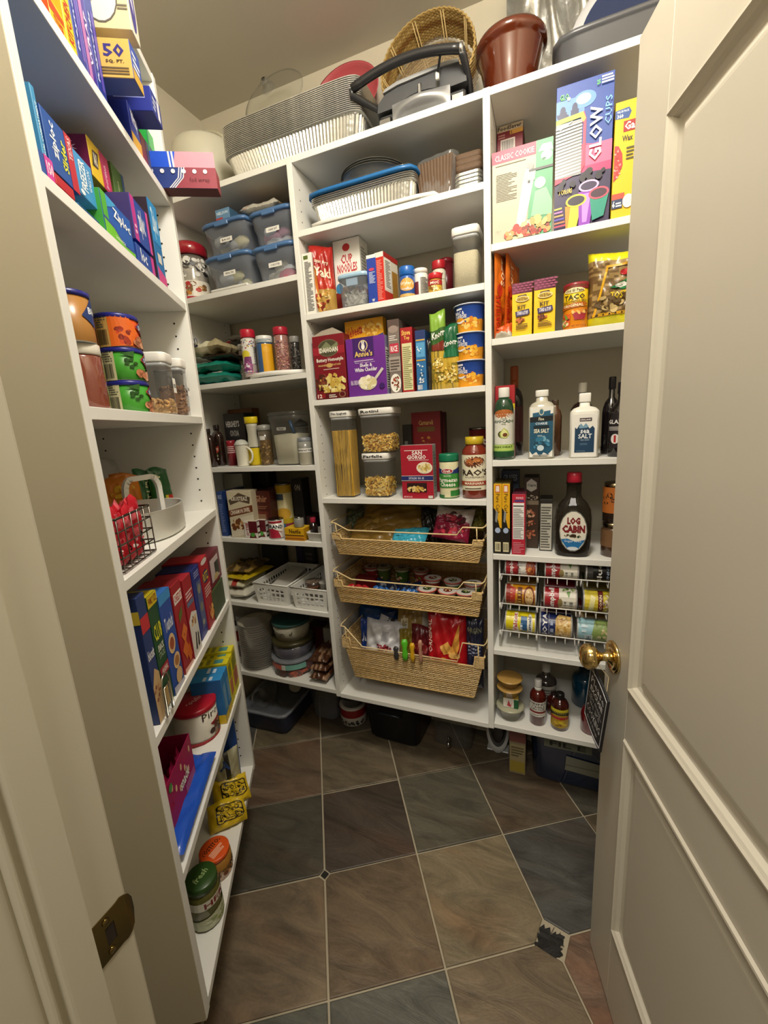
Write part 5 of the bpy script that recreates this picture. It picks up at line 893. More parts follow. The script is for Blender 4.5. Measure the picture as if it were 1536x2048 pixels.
bag('tostada_bag', 'yellow and clear bag of brown corn strips at the right end beside the door', 'food bag', FB.w((xa + xb) / 2 + .012, .06, Z + .001), -.06, xb - xa + .055, hh + .05, .07, tost, [('P', [(.1, .14), (.14, .14), (.34, .80), (.3, .80)], 'd8a41c'), ('P', [(.1, .14), (.95, .14), (.95, .18), (.1, .18)], 'd8a41c'), ('P', [(.3, .77), (.95, .80), (.95, .83), (.3, .80)], 'd8a41c'), ('P', [(.35, .5), (.8, .68), (.9, .62), (.6, .45)], '1f7a44'), ('P', [(.42, .53), (.8, .64), (.84, .60), (.55, .5)], 'ecebe4'), ('E', .62, .70, .1, .04, 'b8282c'), ('T', 'TOSTADAS', .38, .34, .92, .44, 'e0c024'), ('B', .5, .3, .35, .1, 20, ['c8b078', '5a4424'], .06)] + [('P', [(.16 + .1 * i, .145), (.2 + .1 * i, .145), (.18 + .1 * i, .175)], '2a2418') for i in range(8)], 2, lean=.03, cr=.004, nu=26, nv=30)
carton('clear_carton', 'pale grey translucent box at the back of the taco shelf', 'box', FB, 1090, 1160, 590, Z, .24, .06, '8f8c80')
Z = Z3['c']
def bottle(name, label, fr, xl, xr, yt, z, s, body, neck_r, sh, nk, capr, cap0, c_body, c_cap, ops=(), lab=(.1, .6), m=GLAZE, parts=(), sx=1, sy=1, pw=2, labr=1.0, cat='bottle', **k):
    """body height share sh, shoulder to nk, cap from cap0"""
    prof = [(body * .93, 0, c_body), (body, .015), (body, sh), (body * .93, sh + (nk - sh) * .3), (body * .6 + neck_r * .4, sh + (nk - sh) * .7), (neck_r, nk), (neck_r * .96, cap0), (neck_r * .9, cap0 + .004)]
    return round_thing(name, label, cat, fr, xl, xr, yt, z, s, prof, [('cap', [(capr * .98, cap0 + .004), (capr, cap0 + .012), (capr, .985), (capr * .93, 1), (0, 1)], PLAS, c_cap)] + list(parts), ops, m=m, lab=lab, sx=sx, sy=sy, pw=pw, labr=labr, **k)
bottle('oil_spray_can', 'green and white can of avocado oil spray', FB, 989, 1026.5, 776, Z, .012, 1, .5, .72, .87, .58, .86, '1c4028', 'e6e4de', [('R', 0, .10, 1, 1, 'dddcd2'), ('E', .5, 1.0, .36, .12, 'b0642c'), ('T', '100%', .4, .84, .6, .88, '5a6a4a'), ('T', 'AVOCADO', .12, .755, .88, .835, '2c4a34'), ('T', 'OIL', .42, .70, .58, .74, '5a6a4a'), ('E', .47, .44, .17, .1, '4a4a1c'), ('P', [(.5, .62), (.36, .46), (.40, .34), (.58, .32), (.68, .42), (.62, .54)], 'a9b85a'), ('P', [(.5, .60), (.40, .46), (.43, .36), (.57, .34), (.65, .42), (.59, .52)], 'dfe09a'), ('E', .54, .42, .075, .055, '6a3a1c'), ('R', 0, -.12, 1, .15, '4a8a3a'), ('R', 0, -.03, 1, .14, 'b7d06c'), ('T', 'HIGH HEAT', .1, .05, .8, .11, '3a5a1c'), ('R', 0, -.2, 1, -.05, '1c4a2c')], lab=(.14, .64))
carton('oil_carton', 'red and yellow box standing behind the avocado spray', 'box', FB, 991, 1029, 773, Z, .065, .05, 'a81f28', '7a161c', front=[('R', .6, .0, 1, .75, 'd8c82a'), ('R', .7, .0, 1, .68, 'c8c4b8')])
bottle('wine_bottle', 'dark wine bottle with an orange foil top behind the avocado spray', FB, 1010, 1046, 733, Z, .15, 1, .40, .62, .76, .44, .84, '1a0f10', 'a04a1c', [('R', .1, .1, .9, .9, '3a1816')], parts=[('foil_sleeve', [(.44, .76), (.45, .85)], PLAS, 'a04a1c')])
bottle('sea_salt_jar', 'blue-labelled clear jar of coarse sea salt with a white cap', FB, 1056.5, 1108, 781, Z, .016, 1, .46, .74, .84, .50, .90, 'b9b4a4', 'e4e2da', [('R', 0, 0, 1, 1, 'e9e7df'), ('P', [(0, .12), (.12, .05), (.3, .1), (.45, .0), (.62, .09), (.8, .04), (1, .14), (1, .86), (0, .80)], '1f5470'), ('P', [(.12, .72), (.88, .75), (.88, .92), (.12, .88)], '2a5f7c'), ('E', .5, .9, .11, .07, 'd8d2b8'), ('E', .5, .9, .08, .05, '3a6a84'), ('P', [(0, .70), (1, .72), (1, .82), (0, .80)], '161c20'), ('T', 'Fine', .38, .73, .62, .79, 'd8d2b8'), ('T', 'COARSE', .24, .645, .76, .695, 'd9e4ea'), ('R', .16, .57, .84, .63, '16262e'), ('T', 'SEA SALT', .18, .48, .84, .565, 'efe9d0'), ('L', .34, .41, .66, .45, 2, 'a8c0cc'), ('B', .5, .26, .36, .12, 18, ['2f7394', '3f86a6', '1a4358', '6fa4ba'], .09), ('E', .48, .18, .15, .06, 'c8dae2'), ('L', .14, .0, .86, .06, 2, '9a9a94')], lab=(.03, .76), sx=1, sy=.8, pw=3.2)
bottle('honey_bottle', 'clear bottle of amber liquid half hidden behind the sea salt jar', FB, 1094, 1122, 800, Z, .11, 1, .5, .7, .85, .5, .9, '5a3a24', '4a3a2c')
bottle('salt_jar', 'white square jar with a navy sea salt label and a white cap', FB, 1137, 1193.5, 787, Z, .012, 1, .36, .71, .80, .41, .86, 'dcdad0', 'eceae4', [('R', .0, .0, 1, 1, 'e9e7e0'), ('R', .30, .83, .78, .91, '2a1a1e'), ('T', 'KIRKLAND', .33, .85, .75, .89, 'e8e0e0'), ('P', [(.12, .1), (.9, .1), (.9, .66), (.82, .72), (.7, .66), (.58, .75), (.42, .68), (.3, .76), (.2, .66), (.12, .70)], '1c3c5a'), ('P', [(.28, .70), (.35, .79), (.45, .72), (.55, .79), (.66, .71), (.6, .68), (.3, .67)], '7aa0b8'), ('T', 'sea', .34, .55, .7, .64, 'e8ecee'), ('T', 'SALT', .26, .43, .8, .54, 'e8ecee'), ('T', 'FINE GRAIN', .36, .38, .7, .41, '9ab0c0'), ('L', .34, .28, .72, .33, 2, '5a7a94'), ('L', .2, .13, .78, .15, 1, '7a94a8')], lab=(.02, .68), sy=.8, pw=8, m=PLAS)
bottle('syrup_bottle', 'dark brown bottle with a white cap behind the white salt jar', FB, 1138, 1184, 766, Z, .12, 1, .34, .62, .74, .38, .86, '23130f', 'dcdad2')
for i, (a, b, yt, s, lb) in enumerate(((1200, 1236, 754, .11, 'tall black vinegar bottle, left of the pair by the door'), (1214, 1262, 764, .018, 'black balsamic glaze bottle with a white-lettered label by the door'))):
    bottle('vinegar_bottle', lb, FB, a, b, yt, Z, s, 1, .34, .55, .74, .40, .84, '120d10', '18141a', [] if i == 0 else [('E', .36, .5, .26, .5, '221c20'), ('T', 'GLAZE', .12, .68, .62, .80, 'e8e8e4'), ('L', .14, .5, .6, .62, 3, 'b8b4b0'), ('E', .36, .26, .12, .14, 'e0dcd8'), ('P', [(.33, .16), (.39, .16), (.39, .36), (.33, .36)], 'b02a2c')], lab=(.12, .6))
Z = Z3['d']
for i, (a, b) in enumerate(((986.6, 1002.5), (1004, 1019.5))):
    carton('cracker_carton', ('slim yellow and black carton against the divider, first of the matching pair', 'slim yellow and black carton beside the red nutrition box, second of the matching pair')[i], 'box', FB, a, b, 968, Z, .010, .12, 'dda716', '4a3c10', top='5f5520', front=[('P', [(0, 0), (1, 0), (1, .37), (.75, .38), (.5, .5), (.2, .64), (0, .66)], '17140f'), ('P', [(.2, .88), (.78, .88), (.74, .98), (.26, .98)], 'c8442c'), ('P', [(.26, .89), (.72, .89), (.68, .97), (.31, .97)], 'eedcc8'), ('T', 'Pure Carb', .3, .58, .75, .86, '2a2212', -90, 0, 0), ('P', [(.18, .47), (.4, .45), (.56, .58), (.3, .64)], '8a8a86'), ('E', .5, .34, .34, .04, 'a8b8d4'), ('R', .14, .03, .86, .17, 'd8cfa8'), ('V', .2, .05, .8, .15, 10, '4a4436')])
carton('gelatin_carton', 'red carton with a white nutrition panel beside the pair of yellow and black cartons', 'box', FB, 1023.5, 1050, 989, Z, .010, .12, 'b8243a', '8f1c2e', top='5a2030', front=[('T', 'FUN PACK', .3, .92, .85, .96, 'e8c8d0'), ('R', .2, .88, .9, .91, '4a3a7c'), ('R', .08, .26, .90, .86, 'ebe8e4'), ('R', .1, .80, .88, .82, '3a3a3a'), ('L', .12, .50, .86, .78, 10, '8a8886'), ('R', .1, .475, .88, .485, '3a3a3a'), ('L', .12, .28, .86, .46, 7, '9a9896'), ('L', .1, .03, .9, .22, 7, 'd87a88')], right=[('R', .05, .05, .95, .95, 'b9ada8'), ('L', .1, .1, .9, .9, 22, '857c78')])
carton('raisin_carton', 'blue and white box half hidden behind the yellow and black cartons', 'box', FB, 1003, 1037, 942, Z, .15, .05, '4a5a6a', '3a444c', front=[('R', 0, .82, 1, 1, '2a3c66'), ('T', 'GRAPES', .1, .86, .9, .95, 'a8b4cc'), ('R', 0, .4, 1, .76, '7a8488')])
carton('broth_carton', 'dark brown carton with a white hexagon badge behind the red nutrition box', 'box', FB, 1046, 1076, 955, Z, .09, .08, '33231a', '5a4a3a', top='2a1e14', front=[('R', 0, 0, 1, .64, '3c2a1e'), ('R', .0, .62, 1, .68, '8a7a66'), ('B', .5, .72, .4, .03, 14, ['b8aa98'], .06), ('P', [(.2, .93), (.5, .98), (.85, .93), (.85, .84), (.5, .80), (.2, .84)], 'c4c0b8'), ('T', 'Cupra', .26, .865, .8, .91, '2a2420'), ('B', .5, .5, .3, .06, 14, ['a8664a', '6a3420', 'c89a7a'], .1), ('B', .5, .36, .3, .05, 12, ['8a3a24', 'b87a5a'], .1), ('B', .5, .2, .32, .06, 16, ['b0684a', '7a3a24'], .1)])
carton('tea_carton', 'small dark carton with a grey nutrition panel left of the syrup bottle', 'box', FB, 1078.5, 1103.5, 999, Z, .065, .08, '24211d', '1c1a16', front=[('R', .06, .02, .95, .92, 'b5b2a6')] + [('L', .1, .06, .9, .88, 16, '5c5a52')])
def bcab():
    x, w, h = spot(FB, 1108, 1179, 943, Z, .012, 0, True)
    r = w / 2; o = thing('syrup_bottle', 'large clear syrup bottle with a red cap and an oval log cabin label', 'bottle', FB.w(x, .012 + r * .62, Z + .0006), 0)
    pf = [(.80, .0), (.9, .01), (.97, .06), (1.0, .2), (1.0, .46), (.94, .56), (.74, .64), (.47, .70), (.40, .74), (.40, .86), (.43, .865), (.42, .885)]
    M().shell([(a * r, b * h) for a, b in pf], 'ffffff', 40, sy=.62, pw=2.6, flute=.012, nf=10).build('clear_body', clear('syrup_glass', '9a948a', .12, .08, '5c564c'), o)
    M().lathe([(a * r * .96, b * h) for a, b in [(.8, .008), (.93, .03), (.96, .1), (.98, .4)]], '3a2a1e', 32, sy=.62, pw=2.6).build('syrup', GLAZE, o)
    M().lathe([(.40 * r, .885 * h), (.42 * r, .89 * h), (.40 * r, .99 * h), (.36 * r, h), (0, h)], 'a81f33', 28).build('cap', PLAS, o)
    Print().draw([('E', .5, .5, .5, .5, '6f6d66'), ('E', .5, .5, .47, .475, 'e4dfd0'), ('P', [(.08, .30), (.12, .24), (.3, .08), (.5, .03), (.7, .08), (.88, .24), (.92, .30), (.6, .25), (.3, .32)], '2470ac'), ('E', .5, .08, .2, .045, 'd8e0e6'), ('T', 'LOG', .28, .66, .74, .84, '7a1c22', 0, 0, 2.4), ('T', 'CABIN', .1, .46, .92, .65, '7a1c22', 0, 0, 2.4), ('B', .5, .39, .3, .03, 16, ['2a3a1c', '5a3a1c', '1c2a14'], .03), ('P', [(.4, .36), (.42, .42), (.5, .44), (.6, .42), (.62, .36)], '3a2414'), ('T', 'Sugar Free', .2, .22, .8, .29, 'e4eef4', 0, 0, 0)], lambda u, v, f: ((u - .5) * 1.52 * r, -r * .62 * (1.0 - .12 * abs(2 * u - 1) ** 2.2) - .0012 - f, h * (.07 + .50 * v)), asp=1, seg=12).build('printed_label', INK, o)
bcab()
x = FB.xat(1226, .05, Z)
for i, (h0, hh, c, lb, ops) in enumerate(((0, .105, '4a3424', 'brown glass jar at the right end of the syrup shelf, lower of two', [('R', 0, .3, 1, .8, '7a5a3c')]), (.107, .12, '2c2018', 'dark jar with an orange label stacked on the brown glass jar', [('R', .05, .25, .75, .9, 'b5682c'), ('B', .35, .6, .18, .2, 6, ['3a2414'], .07)]))):
    round_thing('preserve_jar', lb, 'jar', FB, None, None, 0, Z, .03, [(.95, 0, c), (1, .03), (1, .78), (.85, .86)], [('lid', [(.88, .86), (.92, .88), (.92, 1), (0, 1)], STEEL, '8a7a5c')], ops, m=GLAZE, r=.034, h=hh, x=x, lift=h0)
# ---- wire can rack
Z = Z3['e']
WIREC = mat('white_wire', .3, noise=.03)
ra = (-.162, FB.xat(1290, .02, Z)); 
def zr_(px, py): 
    x, z = 0, .8
    for _ in range(40): x = FB.xat(px, .012, z); z = FB.zat(x, .012, py)
    return x, z
xw0, z1 = zr_(1003, 1151); _, z2 = zr_(1006, 1209); _, z3 = zr_(1007, 1263)
xw1 = min(.41, xw0 + .40)
rack = thing('can_rack', 'white wire rack holding three sloping rows of cans on the right column', 'rack', FB.w(0, 0, Z), 0)
colx = [xw0 - .002, zr_(1078.5, 1160)[0], zr_(1166, 1170)[0], xw1 - .025]
cans = [[('7d1f24', 'Camp1'), ('9c2426', 'Camp2'), ('1c1a1a', 'Black')], [('c98a1c', 'Amer'), ('a3242c', 'Camp2'), ('cdbd2a', 'Corn')], [('e0cf1c', 'Yell'), ('1c2a5c', 'Goya'), ('9cc4cf', 'Wish')]]
def can_ops(k):
    if k == 'Camp1': return [('R', 0, 0, .38, 1, 'a02028'), ('P', [(.36, 0), (.46, .5), (.36, 1), (.7, 1), (.78, .5), (.7, 0)], 'e4e0d8'), ('T', 'Campbell', .1, .1, .28, .9, 'f0ece8', 90), ('L', .42, .2, .56, .8, 3, '8a8884'), ('E', .82, .5, .15, .38, 'a8502a'), ('B', .82, .5, .1, .25, 14, ['c87a3a', '7a2a1c', 'd8a060'], .04)]
    if k == 'Camp2': return [('R', .46, 0, 1, 1, 'd8d4c6'), ('T', 'Campbell', .12, .05, .36, .95, 'f0ece8', 90), ('E', .5, .42, .08, .15, '8a7a4c'), ('P', [(.7, .8), (.78, .6), (.84, .85)], '5a8a3a'), ('L', .62, .05, .74, .6, 2, '7a7a70'), ('L', .8, .05, .92, .6, 2, '7a7a70'), ('B', .78, .9, .18, .1, 8, ['5a7a3a', 'b8c890'], .06)]
    if k == 'Black': return [('R', .0, .1, .18, .9, '3a3836'), ('T', 'Blue', .3, .1, .46, .9, 'e0ded8', 90), ('T', 'RUNNER', .6, .1, .68, .95, '8c9ab0', 90), ('T', 'BEANS', .76, .1, .84, .95, '8c9ab0', 90)]
    if k == 'Amer': return [('R', 0, 0, .14, 1, '8c2a20'), ('R', .14, 0, .22, 1, 'd8c088'), ('P', [(.14, .1), (.3, .2), (.34, .8), (.14, .9)], 'b03424'), ('R', .40, .25, .56, .85, '6a3414'), ('L', .42, .3, .54, .8, 2, 'e0b84a'), ('E', .8, .5, .19, .42, '7a3a1c'), ('E', .8, .5, .14, .32, 'd8b47a'), ('B', .8, .5, .1, .2, 10, ['a8743c', 'e8d0a0'], .04)]
    if k == 'Corn': return [('R', 0, 0, .42, 1, 'd8c43a'), ('P', [(.1, .2), (.2, .8), (.34, .7), (.26, .2)], 'e8e0a0'), ('R', .42, .0, .58, 1, '6a1c20'), ('T', 'CORN', .46, .3, .54, .8, 'e8d8b0', 90), ('B', .78, .5, .2, .4, 30, ['c8b8a0', '8a7a6a', 'e0d4c0'], .05)]
    if k == 'Yell': return [('R', 0, 0, 1, .16, 'e8e4d0'), ('P', [(.22, .1), (.3, .95), (.42, .95), (.4, .5), (.5, .1)], 'ece6d8'), ('T', 'Valcot', .26, .2, .4, .9, 'b02430', 90), ('R', .52, .25, .74, .8, '2a5c8c'), ('R', .5, .3, .58, .55, 'd8e0e8'), ('E', .84, .5, .1, .42, 'e6e2d4'), ('T', 'Kernels', .78, .2, .88, .8, '1c3a6a', 90)]
    if k == 'Goya': return [('R', 0, 0, .26, 1, '15245c'), ('T', 'GOYA', .06, .04, .22, .96, 'f0f0ee', 90), ('R', .27, .0, .28, 1, 'c8c8d0'), ('L', .32, .1, .44, .8, 3, '9aa4c0'), ('P', [(.48, .0), (.5, .8), (.62, .97), (1, .9), (1, 0)], 'd8b46a'), ('B', .74, .46, .22, .36, 50, ['e8c88a', 'c99a4a', 'f2deb0', 'b5823a'], .05)]
    return [('P', [(.5, 0), (.42, .4), (.55, 1), (1, 1), (1, 0)], '8aa05a'), ('B', .8, .35, .2, .3, 24, ['b8b078', '7a8a3a', 'd8d0a0'], .05), ('R', .2, .0, .46, .42, 'd4e0e4'), ('T', 'FISH', .24, .08, .42, .36, '2c5a70', 90), ('L', .1, .5, .3, .8, 2, 'c8dce4')]
def can(x0, L, r, y, z, c, key, lb, grp):
    o = M().lathe([(r * .97, 0, 'a8a8a4'), (r, .002, 'b4b4b0'), (r, .0045, c), (r, L - .0045, 'b4b4b0'), (r, L - .002), (r * .97, L, 'a8a8a4')], None, 28)
    o.v = [(p[2] - L / 2, p[0], p[1] + r) for p in o.v]
    ob = o.build('food_can', PLAS, None, FB.w(x0 + L / 2, y, z), 0, label=lb, cat='can', group=grp)
    if key: Print().draw([('T', '', 0, 0, 1, 1, c)] + can_ops(key), xmap(r, L * .9, PI * .9, .12), asp=L / 3 / r, seg=14).build('printed_label', INK, ob)
    return ob
TIER = [z1, z2, z3]; SL = math.tan(math.radians(4.5)); LBL = [['can of tomato soup with a bowl picture, top row left', 'red and cream soup can, top row middle of the rack', 'black bean can with blue lettering, top row right'], ['mustard and brown can with a bowl picture, middle row left', 'red and cream soup can with a green leaf, middle row centre', 'yellow corn can with a maroon band, middle row right'], ['bright yellow can with a blue picture, bottom row left', 'navy can of chick peas, bottom row centre', 'pale blue and green can, bottom row right']]
for t, zt in enumerate(TIER):
    wr = M()
    for z, y in ((zt + .004, .004), (zt + .013, .340 * .0 + .004)): pass
    wr.tube([(xw0 - .004, .004, zt + .008), (xw1, .004, zt + .008)], .0022, 'e4e2dc', 6)
    wr.tube([(xw0 - .004, .32, zt - .012 + .32 * SL), (xw1, .32, zt - .012 + .32 * SL)], .002, 'e4e2dc', 6)
    wr.tube([(xw0 - .004, .002, zt + .008), (xw0 - .004, .003, zt - .016), (xw0 - .004, .32, zt - .012 + .32 * SL)], .0022, 'e4e2dc', 6)
    wr.tube([(xw1, .002, zt + .008), (xw1, .003, zt - .016), (xw1, .32, zt - .012 + .32 * SL)], .0022, 'e4e2dc', 6)
    for x in colx[1:-1]: wr.tube([(x - .006, .004, zt + .008), (x - .006, .006, zt - .014), (x - .006, .32, zt - .012 + .32 * SL)], .002, 'e4e2dc', 6)
    n = 14
    for i in range(n + 1):
        x = xw0 + (xw1 - xw0) * i / n; wr.tube([(x, .004, zt + .008), (x, .004, zt - .012), (x, .014, zt - .0125), (x, .32, zt - .012 + .32 * SL)], .0013, 'e4e2dc', 4)
    for v in range(len(wr.v)): wr.v[v] = (wr.v[v][0], wr.v[v][1], wr.v[v][2] - Z)
    wr.build('wire_shelf', WIREC, rack)
    for c_ in range(3):
        x0 = colx[c_] + .003 if c_ else xw0 + .002; L = (.101, .101, .098)[c_]; r = (.0300 if t == 0 else .0335) if not (t == 2 and c_ == 1) else .036
        x0 = (zr_(1009, 1180)[0], zr_((1088, 1087, 1079.5)[t], 1180)[0], zr_((1170, 1167.5, 1157)[t], 1180)[0])[c_]
        L = min(L, .103); col, key = cans[t][c_]
        for dph in range(1 if t == 0 else 3):
            zz = zt - .0105 + (.010 + r + dph * (2 * r + .001)) * SL + .0; y = .010 + r + dph * (2 * r + .001) * math.cos(math.atan(SL)) + .003
            can(x0, L, r, y, zz + .002, ('3a3a38' if (t, c_) == (0, 2) else ['7d1f24', '8a7a3a', '4a5a3a', '5a2a24', '8a6a2a'][(t * 3 + c_ + dph) % 5]) if dph else col, key if dph == 0 else None, LBL[t][c_] if dph == 0 else 'can lying just behind the front can, ' + ('top', 'middle', 'bottom')[t] + ' row ' + ('left', 'centre', 'right')[c_] + ('' if dph == 1 else ', second one back'), 'cans in the wire rack')
up = M()
for x in (xw0 - .008, xw1 + .004):
    for y in (.03, .31): up.tube([(x, y, .001), (x, y, z1 - Z + .05)], .0028, 'e4e2dc', 6)
    up.tube([(x, .03, .003), (x, .31, .003)], .0028, 'e4e2dc', 6); up.tube([(x, .03, z1 - Z + .05), (x, .31, z1 - Z + .05)], .0028, 'e4e2dc', 6)
up.build('side_frame', WIREC, rack)
# ---- sauces
Z = Z3['f']
x = FB.xat(1020, .05, Z)
AMB = clear('amber_dip', 'c9a24c', .45, .15, '8a5f1c')
def dip_cup(x, y, z, r0, r1, h, lb, c, kind):
    o = thing('dip_cup', lb, 'food cup', FB.w(x, y, z + .0006), 0)
    M().lathe([(r0 * .9, .001), (r0, .002), (r1 * .98, h * .82)], c, 24).build('sauce', MATTE, o)
    M().shell([(r0, 0), (r0 + .001, .001), (r1, h * .86), (r1 + .003, h * .88)], 'ffffff', 28).build('clear_body', ACRYL, o)
    M().lathe([(r1 + .001, h * .88), (r1 + .004, h * .89), (r1 + .004, h * .94), (r1 - .002, h), (0, h)], kind, 28).build('lid', PLAS, o); return o
dip_cup(x, .058, Z, .032, .046, .050, 'clear round tub of dark green herbs at the bottom left of the sauce shelf', '5c5a34', 'a8a68c')
carton('herb_carton', 'small white and green box resting on the tub of herbs', 'box', FB, None, None, 0, Z, .032, .045, 'e2ddd2', '1f5a34', top='c8a84a', w=.052, h=.036, lift=.0515, x=x + .004, front=[('R', .7, 0, 1, 1, '1f5a34'), ('P', [(.25, .2), (.35, .85), (.5, .3), (.62, .7), (.5, .1)], 'b8404a')], right=[('R', .1, .1, .9, .9, 'cfc8bc')])
for i in range(2): dip_cup(x - .002, .056, Z + .089 + i * .037, .026, .041, .036, ('amber dip cup on the small green and white box', 'amber dip cup topmost of the little tower at the left')[i], 'a0742c', 'b08a4a')
bottle('sauce_bottle', 'red chili sauce bottle with a silver-white cap and a white label', FB, 1059, 1091, 1359, Z, .030, 1, .42, .64, .78, .46, .84, '4c120c', 'c4c3c0', [('P', [(.04, .95), (.96, .95), (.86, .0), (.14, .0)], 'dcd9d0'), ('T', 'HEINZ', .14, .76, .86, .9, '3a3834'), ('T', 'CHILI', .24, .58, .76, .72, '5a5852'), ('T', 'SAUCE', .22, .42, .78, .56, '5a5852'), ('R', .14, .24, .86, .36, '7a1c1c'), ('L', .25, .08, .75, .18, 2, '8a8882')], lab=(.22, .58), parts=[('neck_label', [(.45, .755), (.46, .80), (.44, .84)], PAPER, 'c8c6be')])
bottle('steak_sauce_bottle', 'small brown bottle with a black cap and a yellow label', FB, 1101, 1136.5, 1386, Z, .025, 1, .42, .68, .84, .48, .86, '3a120c', '141212', [('R', .1, 0, .9, 1, 'a88a1c'), ('R', .1, .78, .9, 1, 'c8bc2a'), ('P', [(.1, .58), (.3, .7), (.7, .7), (.9, .58), (.9, .8), (.7, .86), (.3, .86), (.1, .8)], '1c1814'), ('P', [(.1, .46), (.9, .46), (.9, .56), (.5, .62), (.1, .56)], 'a02420'), ('B', .5, .24, .28, .14, 14, ['d8c03a', '7a5a1c', 'c8a82c'], .09)], lab=(.1, .64))
bottle('sauce_bottle', 'white-labelled round bottle with a white cap behind the chili sauce', FB, 1070, 1112, 1326, Z, .12, 1, .34, .60, .72, .42, .82, '3a3430', 'c8c6c0', [('R', .1, .3, .9, .95, 'aca9a0'), ('L', .2, .4, .8, .85, 4, '4a4844')], lab=(.1, .6))
bottle('drink_jug', 'dark teal bottle in the shadow at the right of the sauce shelf', FB, 1142, 1196, 1335, Z, .17, 1, .5, .7, .85, .5, .9, '0f3f58', '0c2c3c')
bottle('syrup_bottle', 'clear bottle with deep red contents half hidden by the hanging sign', FB, 1160, 1200, 1400, Z, .035, 1, .5, .55, .8, .5, .88, '6a1218', '7a6a50')
bottle('olive_jar', 'dark bottle directly behind the small brown sauce bottle', FB, 1092, 1122, 1384, Z, .10, 1, .5, .7, .86, .5, .9, '4a1410', '2a1a16')
# ================================================================== COLUMN 1
Z = ZB['a']
round_thing('candy_jar', 'clear cookie jar with a wide red lid and a holiday label', 'jar', FB, 362, 424, 492, Z, .02, [(.94, 0, 'b8b4ac'), (1, .04, 'aaa49a'), (1, .7, '6f6a62'), (.9, .78, '8a2028')], [('lid', [(1.0, .78, '9c1c2a'), (1.1, .80), (1.12, .92), (1.05, .97), (.9, 1), (0, 1)], GLAZE, '9c1c2a')], [('B', .5, .75, .48, .22, 60, ['d8d6d0', '2c2a28', 'a8a49c', '54504a', 'e8e6e0'], .07), ('R', 0, .0, 1, .42, 'dcd6c8'), ('R', 0, 0, 1, .06, 'b02a34'), ('B', .5, .22, .4, .14, 24, ['c8883a', '4a6a34', 'b8242c', '7a5a34', 'e8d8b8'], .07)], m=GLAZE, lab=(.02, .76))
BLID = '4a6f9e'
def bin_(label, xl, xr, yt, ybot, s, lift, txt, items, sd, dp=.27):
    """clear shoebox bin with blue snap lid; xl, xr = lid pixels at its front; yt/ybot = lid top and base pixels"""
    z0 = ZB['a'] + lift; x0 = FB.xat(xl, s, z0 + .11); x1 = FB.xat(xr, s, z0 + .11); x = (x0 + x1) / 2; w = x1 - x0
    h = .118; o = thing('storage_bin', label, 'storage bin', FB.w(x, s + dp / 2, z0 + .0006), 0, 'blue-lidded clear bins')
    W, D = w / 2, dp / 2; b = M()
    b.shell([(0, .0012), (W * .80, .0012), (W * .81, .003), (W * .87, .060), (W * .89, .062), (W * .95, .104)], 'ffffff', 40, sy=(D / W), pw=9); b.build('clear_body', MILKY, o)
    l = M(); l.lathe([(W * .95, .100), (W * 1.0, .101), (W * 1.01, .110), (W * .985, .113), (W * .96, .1165), (W * .93, .1165), (W * .91, .1135), (0, .1135)], BLID, 40, sy=D / W, pw=9); ld = l.build('lid', PLAS, o)
    for s_ in (-1, 1): M().box(-W * .28, s_ * D * 1.0 - .004, .094, W * .28, s_ * D * 1.0 + .004, .107, BLID, .0015).build('latch', PLAS, ld)
    Print().draw([('R', 0, 0, 1, 1, 'e9e7df'), ('T', txt, .15, .28, .85, .72, '3a3a3a')], lambda u, v, f: (W * .2 * 0 + (u - .45) * .055, -D * .895 - f, .046 + v * .015)).build('label_tape', INK, o)
    rn = random.Random(sd)
    for i, (c, n) in enumerate(items):
        for k in range(n):
            a = M(); sz = rn.uniform(.018, .034); px_ = rn.uniform(-.6, .6) * W * .72; py_ = -D * .70 + rn.uniform(0, .3) * D; pz_ = .012 + rn.uniform(0, .055)
            a.grid(lambda u, v: (px_ + sz * math.cos(2 * PI * u) * math.sin(PI * v) * 1.3, py_ + sz * .6 * math.sin(2 * PI * u) * math.sin(PI * v), min(.097, max(.003, pz_ + sz * .7 * math.cos(PI * v) + .004 * math.sin(9 * u + 7 * v)))), 8, 6, c); a.build('bagged_item', MATTE, o)
    return o, x, w
mb = M(); xa = FB.xat(424, .01, Z); xb = FB.xat(497, .01, Z)
mb.box(xa, .004, 0, xb, .06, .010, 'e2e1da', .003); mb.build('plastic_board', PLAS, None, FB.w(0, 0, Z + .0004), 0, label='white plastic board under the front of the lower left blue-lidded bin', cat='board')
bin_('lower left clear bin with a blue lid and a white label strip', 403, 496, 504, 583, .02, .0115, 'PIPING TIPS', [('d8cf9a', 3), ('c4c4c0', 3)], 1)
bin_('lower right clear bin with a blue lid holding pink frames', 497, 586, 479, 563, .012, .0, 'COOKIE CUTTERS', [('b8566a', 3), ('c4c0ac', 3), ('d8d8d4', 1)], 2)
bin_('upper left clear bin with a blue lid, small blue box on top', 396, 489, 432, 517, .035, .1295, 'BAGS', [('b0b0ac', 4), ('d8cc9c', 2)], 3)
bin_('upper right clear bin with a blue lid holding stacked white pieces', 491, 581, 402, 496, .028, .118, 'CAKE KIT', [('cfcfd2', 5), ('a86a80', 2)], 4)
xs = FB.xat(447, .05, Z + .26)
carton('tip_carton', 'little pale blue box on the upper left bin', 'box', FB, None, None, 0, Z, .045, .05, '5f88aa', '41627e', top='7a9ab4', w=.062, h=.034, lift=.2475, x=xs, front=[('T', 'NELSON', .1, .45, .9, .75, 'd8e4ec'), ('R', 0, 0, .5, .2, 'a83a40')])
